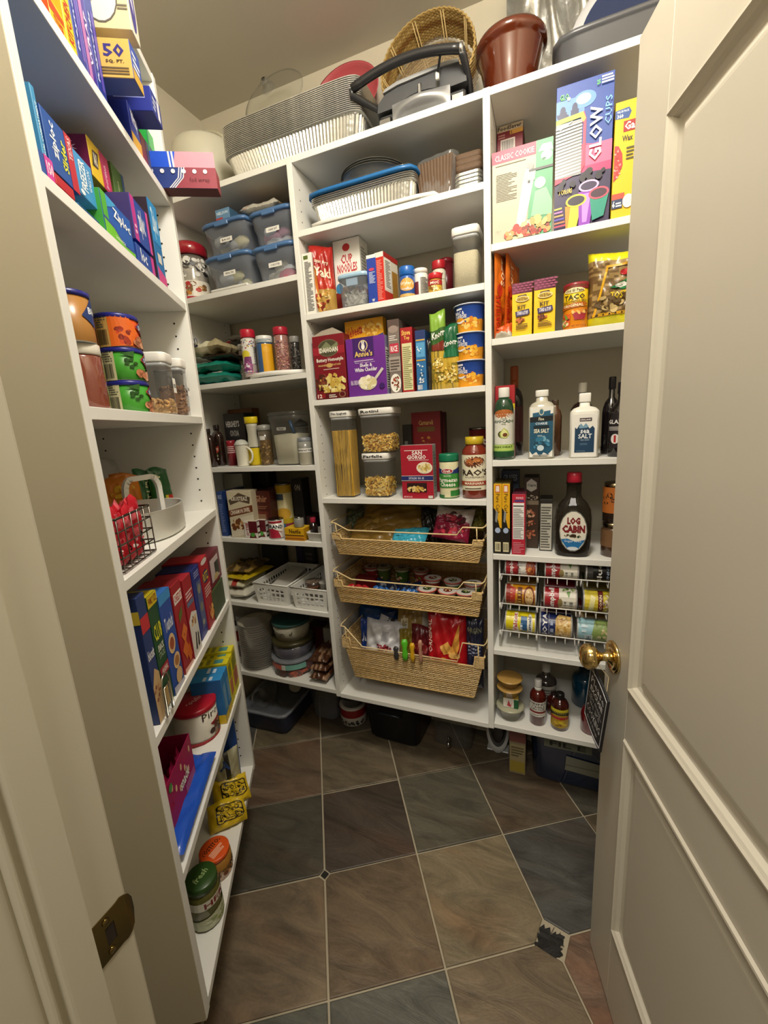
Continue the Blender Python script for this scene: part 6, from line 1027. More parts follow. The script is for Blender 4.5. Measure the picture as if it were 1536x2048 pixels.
o = bag('paper_bag', 'clear zip bag of brown paper pieces lying on the upper right bin', 'bag', FB.w(FB.xat(535, .10, Z + .27), .045, Z + .2365), 0, .155, .17, .035, lambda u, v: '8f7858' if .12 < u and v > .12 else 'b0aca0', [('R', .1, .0, .16, 1, 'a8282c')], 3, cr=.004)
o.rotation_euler = (math.radians(-80), math.radians(0), math.radians(4)); o.location.z += .018
Z = ZB['b']
def lay(name, label, cat, x, y, z, w, d, t, cl, rz=0, sd=0, ops=(), **k):
    """pouch lying flat: w across, d deep, t thick"""
    o = bag(name, label, cat, FB.w(x, y, z + t / 2 + .002 + k.get('cr', .004) * 1.3), 0, w, d, t, cl, ops, sd, cr=k.pop('cr', .004), **k); o.rotation_euler = (math.radians(-90), 0, rz); return o
xx = lambda px, y=.08, z=0: FB.xat(px, y, Z + z)
for i, (cc, lb) in enumerate((('1a7a6a', 'teal coffee bag lowest in the pile of bags on the left'), ('17806c', 'teal coffee bag on top of the other teal bag'))):
    o = lay('coffee_bag', lb, 'food bag', xx(438), .012 + .004 * i, Z + .001 + .042 * i, .19, .2, .040, lambda u, v, k=i: 'd6d4cc' if (u < .25 and .0 < v < .12) else cc, .08 - .1 * i, i + 1, [('R', .5 - .2 * i, .05, .85 - .2 * i, .14, 'b8c0b4')], nu=26, nv=26)
lay('dark_bag', 'dark brown glossy bag squeezed above the teal coffee bags', 'food bag', xx(460), .02, Z + .086, .15, .18, .020, '2a1c12', .1, 5, m=FILM)
o = lay('flour_bag', 'cream cloth-like bag tied with a dark twist at its neck, on top of the pile', 'food bag', xx(434), .010, Z + .108, .18, .17, .046, lambda u, v: 'd8d4b6' if u < .75 else 'a89c78', 0, 7, cr=.006)
tw = M()
for s_ in (-1, 1): tw.tube([(0, 0, 0)] + [(s_ * .006 + .006 * math.cos(a) * 1, -.004, .016 + .013 * math.sin(a)) for a in [PI + i * PI / 5 * 1 for i in range(11)]], .0012, '2a2648', 5)
tw.tube([(-.008, 0, 0), (.008, 0, .002)], .003, '2a2648', 6); tw.build('twist_tie', PLAS, None, FB.w(xx(394, .01, .14), .006, Z + .1455), 0, label='dark purple looped twist tie closing the cream bag', cat='tie')
lay('snack_bag', 'red and black bag at the back of the bag pile', 'food bag', xx(478, .18), .16, Z + .146, .15, .12, .034, lambda u, v: '8a1c24' if u < .45 else '2a2422', -.1, 9, [('T', 'JET', .1, .02, .4, .2, 'd8c8c4')])
lay('snack_bag', 'crumpled grey clear bag on the very top of the bag pile', 'food bag', xx(490, .2), .19, Z + .182, .10, .09, .024, '8f8a82', .2, 11, m=FILM)
# turntable with sprinkles
xt0 = FB.xat(487, .08, Z); xt1 = -.816
rt = (xt1 - xt0) / 2 + .03; xt = xt0 + rt; rt = min(rt, -.816 - xt + .0) if xt + rt > -.816 else rt
tt = thing('turntable', 'white round turntable under the sprinkle jars', 'turntable', FB.w((xt0 + xt1) / 2, .012 + (xt1 - xt0) / 2, Z + .0005), 0); R_ = (xt1 - xt0) / 2 - .001
M().lathe([(R_ * .8, 0), (R_ * .82, .006)], 'd0cec8', 40).build('turntable_base', PLAS, tt)
M().lathe([(R_ * .97, .0062), (R_, .009), (R_, .021), (R_ * .985, .021), (R_ * .97, .014), (0, .014)], 'e9e8e2', 56).build('turntable_plate', PLAS, tt)
TZ = .0145
def spk(label, xl, xr, yt, s, lid, cols, ops, body='b8a8a0', lb=(.05, .8), gl=GLAZE):
    return round_thing('sprinkle_jar', label, 'jar', FB, xl, xr, yt, Z + TZ, s, [(.96, 0, body), (1, .03), (1, .80), (.92, .83)], [('lid', [(1.02, .83), (1.05, .84), (1.05, .97), (1.0, 1), (0, 1)], PLAS, lid)], ops, m=gl, lab=lb)
spk('jar of pastel sprinkles with a bright red lid at the left of the turntable', 491, 519, 661, .05, 'b81f34', [], [('R', .05, .3, .8, 1, 'e2dfd8'), ('B', .45, .86, .35, .12, 30, ['a83a4a', '5a5a7a', 'c8a83a'], .04), ('E', .36, .56, .2, .12, 'd8c83a'), ('P', [(.16, .1), (.3, .5), (.6, .5), (.62, .1)], '7a3a6e'), ('B', .4, .25, .2, .12, 12, ['e8dce4', 'b86a9a'], .07), ('B', .5, .04, .45, .06, 24, ['c86a8a', 'e8d8c8', '8a7ab8'], .05), ('L', .72, .3, .9, .8, 8, '8a8884')])
spk('sprinkle jar half hidden behind the pastel one on the turntable', 484, 506, 690, .12, 'b4aea4', [], [('B', .3, .5, .3, .4, 20, ['e8e4d8', '9a8aa0'], .08)])
spk('white-lidded canister with blue and yellow label on the turntable', 520, 552, 674, .035, 'dfe0da', [], [('R', 0, 0, .3, 1, '7a8a9a'), ('R', .16, 0, .42, .98, '3d5f8c'), ('R', .42, 0, .86, .98, 'd99f14'), ('E', .6, .8, .15, .1, 'e0a82a'), ('R', .86, 0, 1, 1, '8a5a1c'), ('L', .2, 1.02, .8, 1.16, 3, '6a7f90')], body='3d5f8c', lb=(.02, .80))
spk('tall jar of pink and copper sprinkles with a red lid', 555, 583, 656, .045, 'a81f33', [], [('B', .5, .45, .5, .45, 190, ['c88a74', 'e0b8a0', '8a4a4c', 'd8a48a', '5a4a6a', 'b8707a'], .035)], body='9a7068')
spk('jar of black sprinkles against the divider on the turntable', 585, 604, 674, .06, '8a8884', [], [('B', .5, .5, .5, .5, 120, ['3a3836', '5a5854', '221f1e', '787470'], .05)], body='2e2b29')
Z = ZB['c']
for i, (a, b, yt, s, lb) in enumerate(((413, 440, 858, .02, 'dark brown chocolate syrup bottle at the front left'), (432, 457, 850, .07, 'second dark syrup bottle right behind the first'))):
    bottle('syrup_bottle', lb, FB, a, b, yt, Z, s, 1, .42, .70, .84, .50, .87, '2a1812', '1f1410', [('R', .1, .1, .9, .9, '2a1a14'), ('P', [(.1, .5), (.5, .35), (.92, .5), (.92, .72), (.5, .6), (.1, .72)], 'c44a34'), ('T', 'SYRUP', .2, .5, .85, .62, 'f0e8d8'), ('B', .5, .22, .3, .14, 10, ['d8cdb0', '6a8a4a'], .12)], lab=(.08, .66), sy=.75, pw=2.6)
carton('cocoa_can', 'black cocoa tin with white lettering behind the syrup bottles', 'tin', FB, 459, 499, 829, Z, .11, .07, '1d1a1b', '151314', top='2a2828', front=[('T', "HERSHEY'S", .1, .74, .75, .86, 'bdbab4'), ('T', 'COCOA', .25, .56, .68, .68, 'a8a5a0'), ('R', .1, .36, .9, .44, '3a3a44'), ('L', .12, .1, .65, .26, 2, '8a8884')])
carton('brown_carton', 'brown cardboard box at the back left of the flour shelf', 'box', FB, 470, 516, 820, Z, .24, .05, '7a4a28', '6a3e20')
round_thing('baking_tin', 'small red tin behind the white mug', 'tin', FB, 458, 476, 881, Z, .07, [(1, 0, '8a1e28'), (1, .9, '8a1e28'), (.98, 1, '9a9a96')], (), [('L', .2, .5, .8, .8, 4, 'c8a8a4')])
def mug():
    x, w, h = spot(FB, 474, 502, 879, Z, .012, 0, True); r = w / 2
    o = thing('mug', 'small white lidded mug with a handle in front of the cocoa tin', 'mug', FB.w(x, .012 + r, Z + .0006), 0)
    M().lathe([(r * .82, 0), (r * .86, .003), (r * .98, h * .76), (r * 1.02, h * .78)], 'e2dfcf', 28).build('cup', GLAZE, o)
    M().lathe([(r * 1.04, h * .78), (r * 1.06, h * .82), (r * .9, h * .88), (r * .6, h * .97), (0, h)], 'b9bbb2', 28).build('lid', PLAS, o)
    M().tube([(r * .92 + .028 * math.sin(t) * .9, 0, h * .12 + h * .56 * (1 - math.cos(t)) / 2) for t in [i * PI / 8 for i in range(9)]], .0045, 'e2dfcf', 8).build('handle', GLAZE, o)
mug()
def ys(): 
    x, w, h = spot(FB, 497, 528, 834, Z, .045, 0, True); r = w / 2
    o = M().lathe([(r * .9, 0, 'd0b416'), (r, h * .04, 'd4ba18'), (r * 1.02, h * .22), (r * .96, h * .36, '2a2418'), (r * .93, h * .38, 'b9b6a6'), (r * .74, h * .52), (r * .68, h * .64), (r * .76, h * .8), (r * .8, h * .86)], None, 30, sy=.8).build('cocoa_drink_bottle', PLAS, None, FB.w(x, .045 + r, Z + .0006), 0, label='waisted grey and yellow drink-mix canister with a yellow cap', cat='canister')
    M().lathe([(r * .84, h * .86), (r * .92, h * .88), (r * .94, h * .985), (r * .88, h), (0, h)], 'd8be18', 28, sy=.8).build('cap', PLAS, o)
ys()
round_thing('spice_jar', 'clear jar of brown spice with a grey lid between the yellow canister and the flour', 'jar', FB, 523, 549, 849, Z, .05, [(.96, 0, '6a5436'), (1, .03), (1, .62, '5c5448'), (.95, .84, '5c5448')], [('lid', [(.98, .85), (1.02, .86), (1.02, .98), (0, 1)], PLAS, '8f8d86')], [('B', .5, .25, .5, .3, 60, ['8a6c44', '54401f', 'a88a58'], .05), ('R', .3, .62, .55, .72, 'cfccc4')], m=GLAZE)
def flour():
    x, w, h = spot(FB, 552, 598, 826, Z, .03, 0); W = w / 2 * 1.02
    o = thing('flour_container', 'big clear tapered container half full of flour with a blue scoop in it', 'food container', FB.w(x, .03 + W, Z + .0006), 0)
    M().shell([(0, .001), (W * .94, .001), (W, .006), (W * 1.18, h * .82), (W * 1.25, h * .83), (W * 1.27, h * .90), (W * 1.20, h * .94)], 'ffffff', 36, pw=6).build('clear_body', ACRYL, o)
    zt = FB.zat(x, .03, 869) - Z; k = lambda z: W * (.97 + .18 * z / h)
    M().lathe([(k(0) * .97, .004), (k(zt) * .975, zt - .002), (W * .4, zt + .002), (0, zt + .003)], 'd2ccb2', 36, pw=6).build('flour', SUGAR, o)
    M().lathe([(W * 1.27, h * .94), (W * 1.30, h * .95), (W * 1.30, h * .985), (W * 1.24, h), (0, h)], 'c4c3b4', 36, pw=6).build('lid', ACRYL, o)
    M().tube([(W * .55, -W * .5, zt - .004), (W * .3, -W * .6, zt + .05)], .006, '33516e', 8).build('scoop_handle', PLAS, o)
    Print().draw([('R', 0, 0, 1, 1, 'd8d6ce'), ('T', 'Flour', .25, .25, .75, .75, '3a3a38')], lambda u, v, f: (-.026 + u * .042, -W * 1.135 - f, h * .66 + v * .012)).build('label_tape', INK, o)
flour()
round_thing('sugar_jar', 'small clear jar with a white label strip beside the flour container', 'jar', FB, 600, 627, 874, Z, .015, [(.93, 0, 'a8a392'), (1, .04), (1, .55, '8a8a84'), (1, .84, '8a8a84')], [('lid', [(1.0, .84), (1.06, .86), (1.06, .97), (0, 1)], MILKY, 'c8ccd0')], [('R', 0, .45, 1, .6, 'e2e0d8'), ('T', 'Powdered Sugar', .06, .48, .94, .57, '3a3a38')], m=GLAZE)
round_thing('glass_canister', 'grey glass canister at the back right of the flour shelf', 'jar', FB, 596, 622, 838, Z, .15, [(1, 0, '6f6c5e'), (1, .8, '7c7a6c')], [('lid', [(1.05, .82), (1.1, .9), (0, 1)], PLAS, '4a4a44')])
Z = ZB['d']
carton('rice_cereal_carton', 'dark blue carton spine at the far left of the baking-mix shelf', 'box', FB, 445, 456, 984, Z, .02, .14, '23407c', '1c3468', front=[('T', 'RICE', .2, .84, .8, .93, 'b8c4e0'), ('L', .2, .1, .8, .75, 16, '6a80b8')])
carton('muffin_mix_carton', 'cinnamon muffin mix box turned to show its white side panel', 'box', FB, 472, 493, 982, Z, .015, .05, 'c9bfa4', 'b8ad94', left='cfcabc', dy=.12, w=.115, x=FB.xat(492, .03, Z), front=[('P', [(.05, .8), (.5, .96), (.95, .86), (.9, .72), (.5, .78), (.1, .7)], '5a4a3a'), ('T', 'KRUSTEAZ', .16, .79, .84, .88, 'e0d8c4'), ('P', [(0, .58), (1, .70), (1, .56), (0, .44)], '6d3418'), ('T', 'CINNAMON SWIRL', .06, .52, .9, .62, 'e8dcc8', 0, .1), ('P', [(0, .3), (.5, .44), (1, .5), (1, .1), (0, .0)], 'd8d0bc'), ('B', .4, .28, .34, .12, 24, ['8a5428', 'c09058', '6a3c1c', 'e0c8a0'], .09)], leftp=[('R', 0, .86, 1, 1, 'a8442c'), ('E', .5, .76, .35, .07, '8a4a28'), ('L', .15, .1, .85, .64, 16, 'a09a88')])
for i, (a, b, yt, s) in enumerate(((516, 548, 982, .06), (548, 580, 976, .13))):
    carton('brownie_mix_carton', ('dark brown brownie mix box in front of its twin', 'dark brown brownie mix box partly behind the yellow can')[i], 'box', FB, a - 4, b, yt, Z, s, .05, '4a1a12', '38120c', front=[('R', .1, .15, .8, .55, '6a2a1c'), ('R', .2, .22, .7, .48, '8a6a50'), ('T', 'Ghir', .15, .75, .85, .9, 'a8785a'), ('L', .2, .6, .8, .68, 2, '8a5a44')])
carton('white_carton', 'white box with a dark flower mark at the back left of the baking-mix shelf', 'box', FB, 460, 498, 948, Z, .16, .06, '9c9a8c', '8a887c', front=[('B', .5, .3, .18, .1, 10, ['3a2c24'], .09)])
carton('chocolate_chip_carton', 'very dark box at the back of the baking-mix shelf', 'box', FB, 502, 548, 946, Z, .24, .06, '1c1614', '141010', front=[('T', 'GHIRARDELLI', .15, .6, .85, .7, '7a7468')])
round_thing('condensed_milk_can', 'tall yellow and cream can standing behind the small white can', 'can', FB, 560, 592, 966, Z, .10, [(.97, 0, '9a9a94'), (1, .02, 'cfc594'), (1, .97, 'b8960f')], [('can_end', [(1.01, .97), (1.01, 1), (.9, .99), (0, .99)], STEEL, '9a9a94')], [('R', 0, .82, 1, .97, 'c29a18'), ('R', .05, .68, .5, .80, '3a4a5a'), ('E', .45, .4, .3, .12, 'd8a83a'), ('R', 0, .2, 1, .3, 'c0a41c'), ('R', 0, .02, .6, .2, '3a6a8a'), ('R', .5, .05, 1, .2, '8a2a4a')])
carton('pudding_carton', 'black box lettered in white at the right of the tall yellow can', 'box', FB, 594, 613, 958, Z, .13, .06, '141213', '0e0c0d', front=[('T', 'ON', .2, .78, .8, .9, 'a8a49c'), ('T', 'ON', .3, .08, .8, .18, '8a867e')])
for i in range(3):
    c = carton('gelatin_carton', ('small red and white gelatin box, nearest of three', 'middle one of three small gelatin boxes in a row', 'rearmost of three small gelatin boxes in a row')[i], 'box', FB, None, None, 0, Z, .012 + .024 * i, .020, 'd8d4cc', '3a1018', top='cfc9bc', w=.062, h=.072, x=FB.xat(506 + 5 * i, .02, Z) + .012 * i, dy=.10, group='small gelatin boxes', front=[('R', .35, .3, 1, 1, '5a121c'), ('T', 'JELL-O', .08, .12, .34, .92, 'a02030', -90), ('P', [(.34, .0), (.5, .4), (.75, .3), (.9, 0)], '5a121c'), ('E', .62, .2, .16, .13, '4a9a3a')], right=[('R', .1, .35, .9, .6, 'd8d4cc'), ('R', .1, .1, .9, .25, 'd8d4cc'), ('R', .1, .72, .9, .95, 'd8d4cc')])
round_thing('condensed_milk_can', 'small white can with a red swoosh in front', 'can', FB, 540, 571, 1037, Z, .012, [(.97, 0, '9c9c98'), (1, .03, 'd6d3ca'), (1, .97, '9c9c98')], [('can_end', [(1.01, .96), (1.01, 1), (.9, .985), (0, .985)], STEEL, '8a8a86')], [('R', .0, .82, .8, .93, '9c2030'), ('P', [(0, .5), (.4, .55), (.75, .35), (.8, .05), (.0, .05)], 'a8203a'), ('T', 'BRAND', .14, .56, .82, .74, '1c2a3a', 0, -.1), ('P', [(.6, .4), (.9, .2), (.9, .05), (.7, .05)], 'd8d4cc')])
for i in range(2):
    carton('baking_bar_carton', ('flat yellow baking-chocolate box, lower of two', 'flat yellow baking-chocolate box with brown lettering, upper of two')[i], 'box', FB, 571, 609, 1060, Z, .010, .06, ('c98a1a', 'd8a818')[i], 'b8860f', top='d9b02a', h=.019 + .012 * i, lift=.0195 * i, group='yellow baking chocolate boxes', front=([('R', 0, .3, 1, .5, '8a4a14')] if i == 0 else [('T', 'Nestle', .25, .3, .85, .85, '3a2010'), ('R', .0, 0, 1, .12, '5a3a14')]))
zc = fr_z = .053
round_thing('glass_jar', 'little clear jar on top of the yellow boxes', 'jar', FB, None, None, 0, Z, .014, [(.9, 0, '8a8a84'), (1, .1), (1, .8), (.8, .95)], [('lid', [(.85, .9), (.9, .92), (.9, 1), (0, 1)], STEEL, '8f8f88')], m=GLAZE, r=.020, h=.042, x=FB.xat(597, .03, Z + .07), lift=.0515)
def tray(label, x0, x1, y0, d, h, c, z, holes=False, grp=None, txt=None):
    w = x1 - x0; o = thing('plastic_basket', label, 'basket', FB.w((x0 + x1) / 2, y0 + d / 2, z + .0006), 0, grp); W, D = w / 2, d / 2; W0, D0 = W * .88, D * .94
    if not holes:
        M().shell([(0, .0015), (W0, .0015), (W, h), (W * 1.03, h), (W * 1.03, h - .003)], c, 32, sy=D / W, pw=9).build('tray_body', PLAS, o); return o
    b = M()
    def wall_(P0, P1, P2, P3, nx, nz, solid0, solid1):   # bottom-left, bottom-right, top-right, top-left; grid of square holes
        P0, P1, P2, P3 = map(Vector, (P0, P1, P2, P3)); pt = lambda u, v: P0.lerp(P1, u).lerp(P3.lerp(P2, u), v)
        us = [0]; pad = .09
        for i in range(nx): a = pad + (1 - 2 * pad) * (i + .15) / nx; e = pad + (1 - 2 * pad) * (i + .85) / nx; us += [a, e]
        us.append(1); vs_ = [0]
        for j in range(nz): a = .12 + .68 * (j + .15) / nz; e = .12 + .68 * (j + .85) / nz; vs_ += [a, e]
        vs_.append(1); nrm = (P1 - P0).cross(P3 - P0).normalized() * .0022
        for i in range(len(us) - 1):
            for j in range(len(vs_) - 1):
                hole = i % 2 == 1 and j % 2 == 1
                q = [pt(us[i], vs_[j]), pt(us[i + 1], vs_[j]), pt(us[i + 1], vs_[j + 1]), pt(us[i], vs_[j + 1])]
                q2 = [p - nrm for p in q]
                if not hole: b.add(q + q2, [(0, 1, 2, 3), (7, 6, 5, 4)], c)
                else: b.add(q + q2, [(0, 4, 5, 1), (1, 5, 6, 2), (2, 6, 7, 3), (3, 7, 4, 0)], c)
    wall_((-W0, -D0, .003), (W0, -D0, .003), (W, -D, h), (-W, -D, h), 6, 3, 0, 0); wall_((W0, D0, .003), (-W0, D0, .003), (-W, D, h), (W, D, h), 6, 3, 0, 0)
    wall_((W0, -D0, .003), (W0, D0, .003), (W, D, h), (W, -D, h), 12, 3, 0, 0); wall_((-W0, D0, .003), (-W0, -D0, .003), (-W, -D, h), (-W, D, h), 12, 3, 0, 0)
    b.build('basket_wall', PLAS, o); M().box(-W0, -D0, .001, W0, D0, .004, c).build('basket_floor', PLAS, o)
    r = M(); r.tube([(-W, -D, h), (W, -D, h), (W, D, h), (-W, D, h)], .0035, c, 6, True); r.build('basket_rim', PLAS, o)
    for x in (-W0 * .8, W0 * .8): M().box(x - .005, -D0 - .001, 0, x + .005, -D0 + .01, .004, c).build('foot', PLAS, o)
    return o
tray('low white plastic tray at the right end of the baking-mix shelf', FB.xat(613, .012, Z), -.816, .012, .10, .035, 'd6d4cc', Z)
bottle('vanilla_bottle', 'little dark bottle with a red cap standing in the low white tray', FB, 620, 638, 1035, Z + .002, .045, 1, .5, .55, .72, .62, .76, '1c1010', 'a0203a', cat='bottle')
carton('chocolate_carton', 'dark low box behind the little clear jar', 'box', FB, 592, 632, 1022, Z, .14, .08, '2a1a18', '241614', h=.07)
Z = ZB['e']
def flay(name, label, x, y, z, w, d, t, cl, rz, sd, **k): return lay(name, label, 'food bag', x, y, z, w, d, t, cl, rz, sd, **k)
xx = lambda px, y=.06, z=0: FB.xat(px, y, Z + z)
flay('flour_bag', 'plump white paper bag lying at the left, lowest of its pile', xx(484), .012, Z + .001, .125, .19, .040, 'cfcbbc', 0, 1)
flay('flour_bag', 'cream bag with a small red mark on the plump white one', xx(482), .014, Z + .045, .12, .18, .034, lambda u, v: 'a83a34' if .45 < u < .7 and v < .2 else 'c4c0a4', .05, 2)
flay('sugar_bag', 'yellow bag above the cream one', xx(486), .02, Z + .083, .14, .18, .022, lambda u, v: 'b8a018', -.08, 3)
flay('snack_bag', 'crumpled brown and black bag on top of the yellow one', xx(488), .03, Z + .108, .14, .17, .026, lambda u, v: '4a3a22' if hsh(int(u * 5), int(v * 5)) > .4 else '8a7038', .12, 4, cr=.006)
xq0 = FB.xat(511, .012, Z); xq1 = FB.xat(575, .012, Z); xq2 = FB.xat(586, .012, Z)
tray('white perforated plastic basket, left of the pair on the shelf', xq0 - .002, xq1 + .008, .012, .27, .092, 'e6e5df', Z, True, 'white perforated baskets')
tray('white perforated plastic basket, right of the pair beside the divider', xq2, min(xq2 + (xq1 - xq0) + .012, -.8165), .008, .27, .092, 'e6e5df', Z, True, 'white perforated baskets')
xm = (xq0 + xq1) / 2
for i in range(3):
    o = M().box(-.038, -.105, -.001, .038, .105, .001, ('b8b4ac', 'a8a49c', 'c4c0b8')[i]).build('paper_packet', PAPER, None, FB.w(xm + .004 * i - .004, .15, Z + .056 + .010 * i), .12 * i - .1, label=('grey paper packet lying lowest in the left perforated basket', 'grey paper packet in the middle of the left perforated basket', 'light paper packet topmost in the left perforated basket')[i], cat='packet'); o.rotation_euler = (.12, .1, .05 * i)
xr2 = xq2 + (xq1 - xq0) / 2
round_thing('candle_tin', 'round glass dish with brown stripes in the right perforated basket', 'dish', FB, None, None, 0, Z, .05, [(.8, 0, '5a3a2c'), (1, .5, '8a5a40'), (1, .6, '4a3a34'), (1.02, .9, 'a88a78')], [('lid', [(1.03, .9), (1.03, 1), (0, 1)], GLASS, '9a9a94')], m=GLAZE, r=.030, h=.050, x=xr2 - .016, lift=.052)
round_thing('paper_cup', 'small grey-white cup beside the round dish in the right perforated basket', 'cup', FB, None, None, 0, Z, .06, [(.75, 0, 'a8a59c'), (1, .95, 'b4b1a8'), (1.05, 1)], (), r=.020, h=.045, x=xr2 + .036, lift=.052)
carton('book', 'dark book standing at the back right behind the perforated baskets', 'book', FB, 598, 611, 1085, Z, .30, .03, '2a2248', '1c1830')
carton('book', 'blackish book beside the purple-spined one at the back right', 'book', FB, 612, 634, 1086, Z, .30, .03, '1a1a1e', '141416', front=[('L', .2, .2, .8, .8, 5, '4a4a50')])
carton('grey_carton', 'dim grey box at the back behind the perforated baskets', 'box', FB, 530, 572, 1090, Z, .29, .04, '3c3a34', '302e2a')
Z = ZB['f']
xx = lambda px, y=.06, z=0: FB.xat(px, y, Z + z)
bottle('spray_can', 'slim white and red spray can against the left end of the bottom shelf', FB, 474, 493, 1242, Z, .05, 1, .5, .78, .88, .5, .9, 'b8b4a8', '2a2420', [('R', 0, .65, 1, 1, '8a2a1c'), ('L', .1, .1, .9, .5, 10, '5c5a54')], lab=(.1, .8), m=PLAS, cat='can')
o = thing('plate_stack', 'tall shrink-wrapped stack of pale plastic bowls', 'bowl stack', FB.w(xx(517, .07), .085, Z + .001), 0); rb = (xx(546, .07) - xx(492, .07)) / 2
hB = FB.zat(xx(517, .07), .03, 1228) - Z
for i in range(20): M().shell([(rb * .7, 0), (rb * .74, .001), (rb * .97, .014), (rb, .015), (rb * .98, .0135), (rb * .72, .002)], 'cac2ae', 30).build('plastic_bowl', PLAS, o, (0, 0, i * min(.0108, hB / 21)))
fm = M(); fm.grid(lambda u, v: ((rb + .003 + .0015 * math.sin(40 * u + 9 * v)) * math.cos(2 * PI * u), (rb + .003 + .0015 * math.sin(33 * u - 14 * v)) * math.sin(2 * PI * u), v * hB * .98), 48, 20, 'ffffff'); fm.build('shrink_wrap', BAGC, o)
def tubs():
    x = xx(580, .07); r = (xx(619, .07) - xx(546, .07)) / 2; y = .015 + r; z = Z + .0006
    o = thing('round_container', 'round clear container with a coloured paper band, at the bottom of the tub stack', 'food container', FB.w(x, y, z), 0)
    M().shell([(0, .001), (r * .93, .001), (r * .97, .006), (r, .062)], 'ffffff', 36).build('clear_body', ACRYL, o); M().lathe([(r * .9, .003), (r * .93, .02), (r * .5, .028), (0, .03)], '8a5a54', 24).build('contents', MATTE, o)
    M().lathe([(r * 1.0, .062), (r * 1.03, .064), (r * 1.03, .074), (r * .97, .078), (0, .076)], 'b0b5ac', 36).build('lid', MILKY, o)
    Print().draw([('R', .1, .55, .28, .95, '242a5c'), ('R', .28, .55, .5, .95, 'c8604c'), ('R', .5, .55, .56, .95, 'd8d8d0'), ('R', .56, .55, .86, .95, '7ab0a4'), ('B', .6, .25, .35, .16, 14, ['6a4a44', 'b8604c', '54504c'], .07)], cmap(r * 1.0, .062), asp=3.8, seg=14).build('printed_label', INK, o)
    z += .079; r2 = r * .92
    o = thing('round_container', 'grey clear tub with a dark olive lid in the middle of the tub stack', 'food container', FB.w(x + .004, y, z), 0)
    M().lathe([(r2 * .92, 0, '54535e'), (r2 * .97, .01), (r2, .058)], None, 36).build('tub_body', GLAZE, o); M().lathe([(r2 * 1.01, .058), (r2 * 1.04, .060), (r2 * 1.04, .074), (r2 * .98, .077), (0, .076)], '3c3820', 36).build('lid', PLAS, o)
    z += .078; r3 = r * .86
    o = thing('round_container', 'cream plastic tub with a teal lid at the top of the tub stack', 'food container', FB.w(x + .002, y + .004, z), 0)
    h3 = min(.07, ZB['e'] - .024 - z - .014); M().lathe([(r3 * .9, 0, 'a9a594'), (r3, h3)], None, 36).build('tub_body', PLAS, o); M().lathe([(r3 * 1.0, h3), (r3 * 1.04, h3 + .001), (r3 * 1.04, h3 + .010), (r3 * .9, h3 + .012), (0, h3 + .010)], '2c524e', 36).build('lid', PLAS, o)
    Print().draw([('T', 'Cream', .3, .35, .56, .75, '3a3028', 0, 0, 0), ('T', 'of', .64, .4, .7, .7, '3a3028')], cmap(lambda v: r3 * (.9 + .1 * v), h3), asp=3, seg=14).build('printed_label', INK, o)
tubs()
for i in range(3):
    flay('pretzel_bag', ('clear bag of brown pretzel rods, lowest at the right front', 'clear bag of brown pretzel rods in the middle of its pile', 'clear bag of brown pretzel rods topmost in its pile')[i], xx(645, .05) - .002 * i, .012 + .01 * i, Z + .001 + .035 * i, .085, .17, .033, lambda u, v, k=i: '4a2c1c' if hsh(int(u * 9), int(v * 4), k) > .35 else '8a6a50', .04 * i, i + 4, cr=.006, group='bags of brown pretzels')
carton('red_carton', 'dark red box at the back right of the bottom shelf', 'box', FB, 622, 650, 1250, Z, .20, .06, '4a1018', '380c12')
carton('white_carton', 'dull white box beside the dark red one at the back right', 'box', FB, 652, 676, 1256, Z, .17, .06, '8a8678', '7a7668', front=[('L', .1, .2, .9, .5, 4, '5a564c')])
# ================================================================== LEFT UNIT
def sol(fr, px, py, y):
    x, z = 0, 1
    for _ in range(50): x = fr.xat(px, y, z); z = fr.zat(x, y, py)
    return x, z
def quad(name, label, cat, TL, BL, BR, s, d, shelf, col, fr=FL, zmax=None, onshelf=False, dx=0, **k):
    """carton whose front face has these top-left, bottom-left and bottom-right pixels on the plane y = s"""
    x0, zb = sol(fr, *BL, s); x1, _ = sol(fr, *BR, s); _, zt = sol(fr, *TL, s)
    zb = shelf + .0008 if onshelf else max(zb, shelf + .0008)
    if zmax: zt = min(zt, zmax)
    return carton(name, label, cat, fr, None, None, 0, shelf, s, d, col, w=x1 - x0, h=zt - zb, x=(x0 + x1) / 2 + dx, lift=zb - shelf - .0006, **k)
Z = ZL['b']; G = 'zip bag boxes'
quad('bag_carton', 'blue and magenta bag box lying flat at the near end of the zip-bag shelf', 'box', (80, 300), (84, 348), (113, 372), .004, .16, Z, '2a4f9a', top='24468c', left='c23a90', front=[('R', .4, .0, 1, 1, 'c9409a'), ('T', '150', .5, .2, .95, .8, 'f0e8f0')])
quad('bag_carton', 'light blue upright bag box at the near end with white lettering', 'box', (47, 150), (90, 325), (98, 332), .006, .15, Z, '3f8fbe', left='4a9acb', front=[('T', 'DUAL COMPARTMENT', .3, .1, .8, .8, 'd8ecf8', 90)], leftp=[('T', 'DUAL', .3, .3, .6, .8, 'e0f0f8', 90)])
quad('bag_carton', 'small red box with a flap under the slider bag box', 'box', (112, 346), (114, 368), (152, 406), .002, .14, Z, 'b3202c', top='8c1822', left='c0343c', onshelf=True)
quad('bag_carton', 'big dark blue slider bag box with yellow lettering and a red strip', 'box', (73, 200), (103, 335), (158, 376), .006, .11, Z, '1f4f9c', top='2a5aa8', left='1c4690', front=[('R', .74, 0, 1, 1, 'b52432'), ('T', 'ziploc', .16, .28, .42, .88, 'e8eef8', 90), ('T', 'Slider', .48, .2, .68, .74, 'd8d83a', 90), ('T', 'TEXAS', .80, .55, .94, .95, 'e8c8cc', 90)])
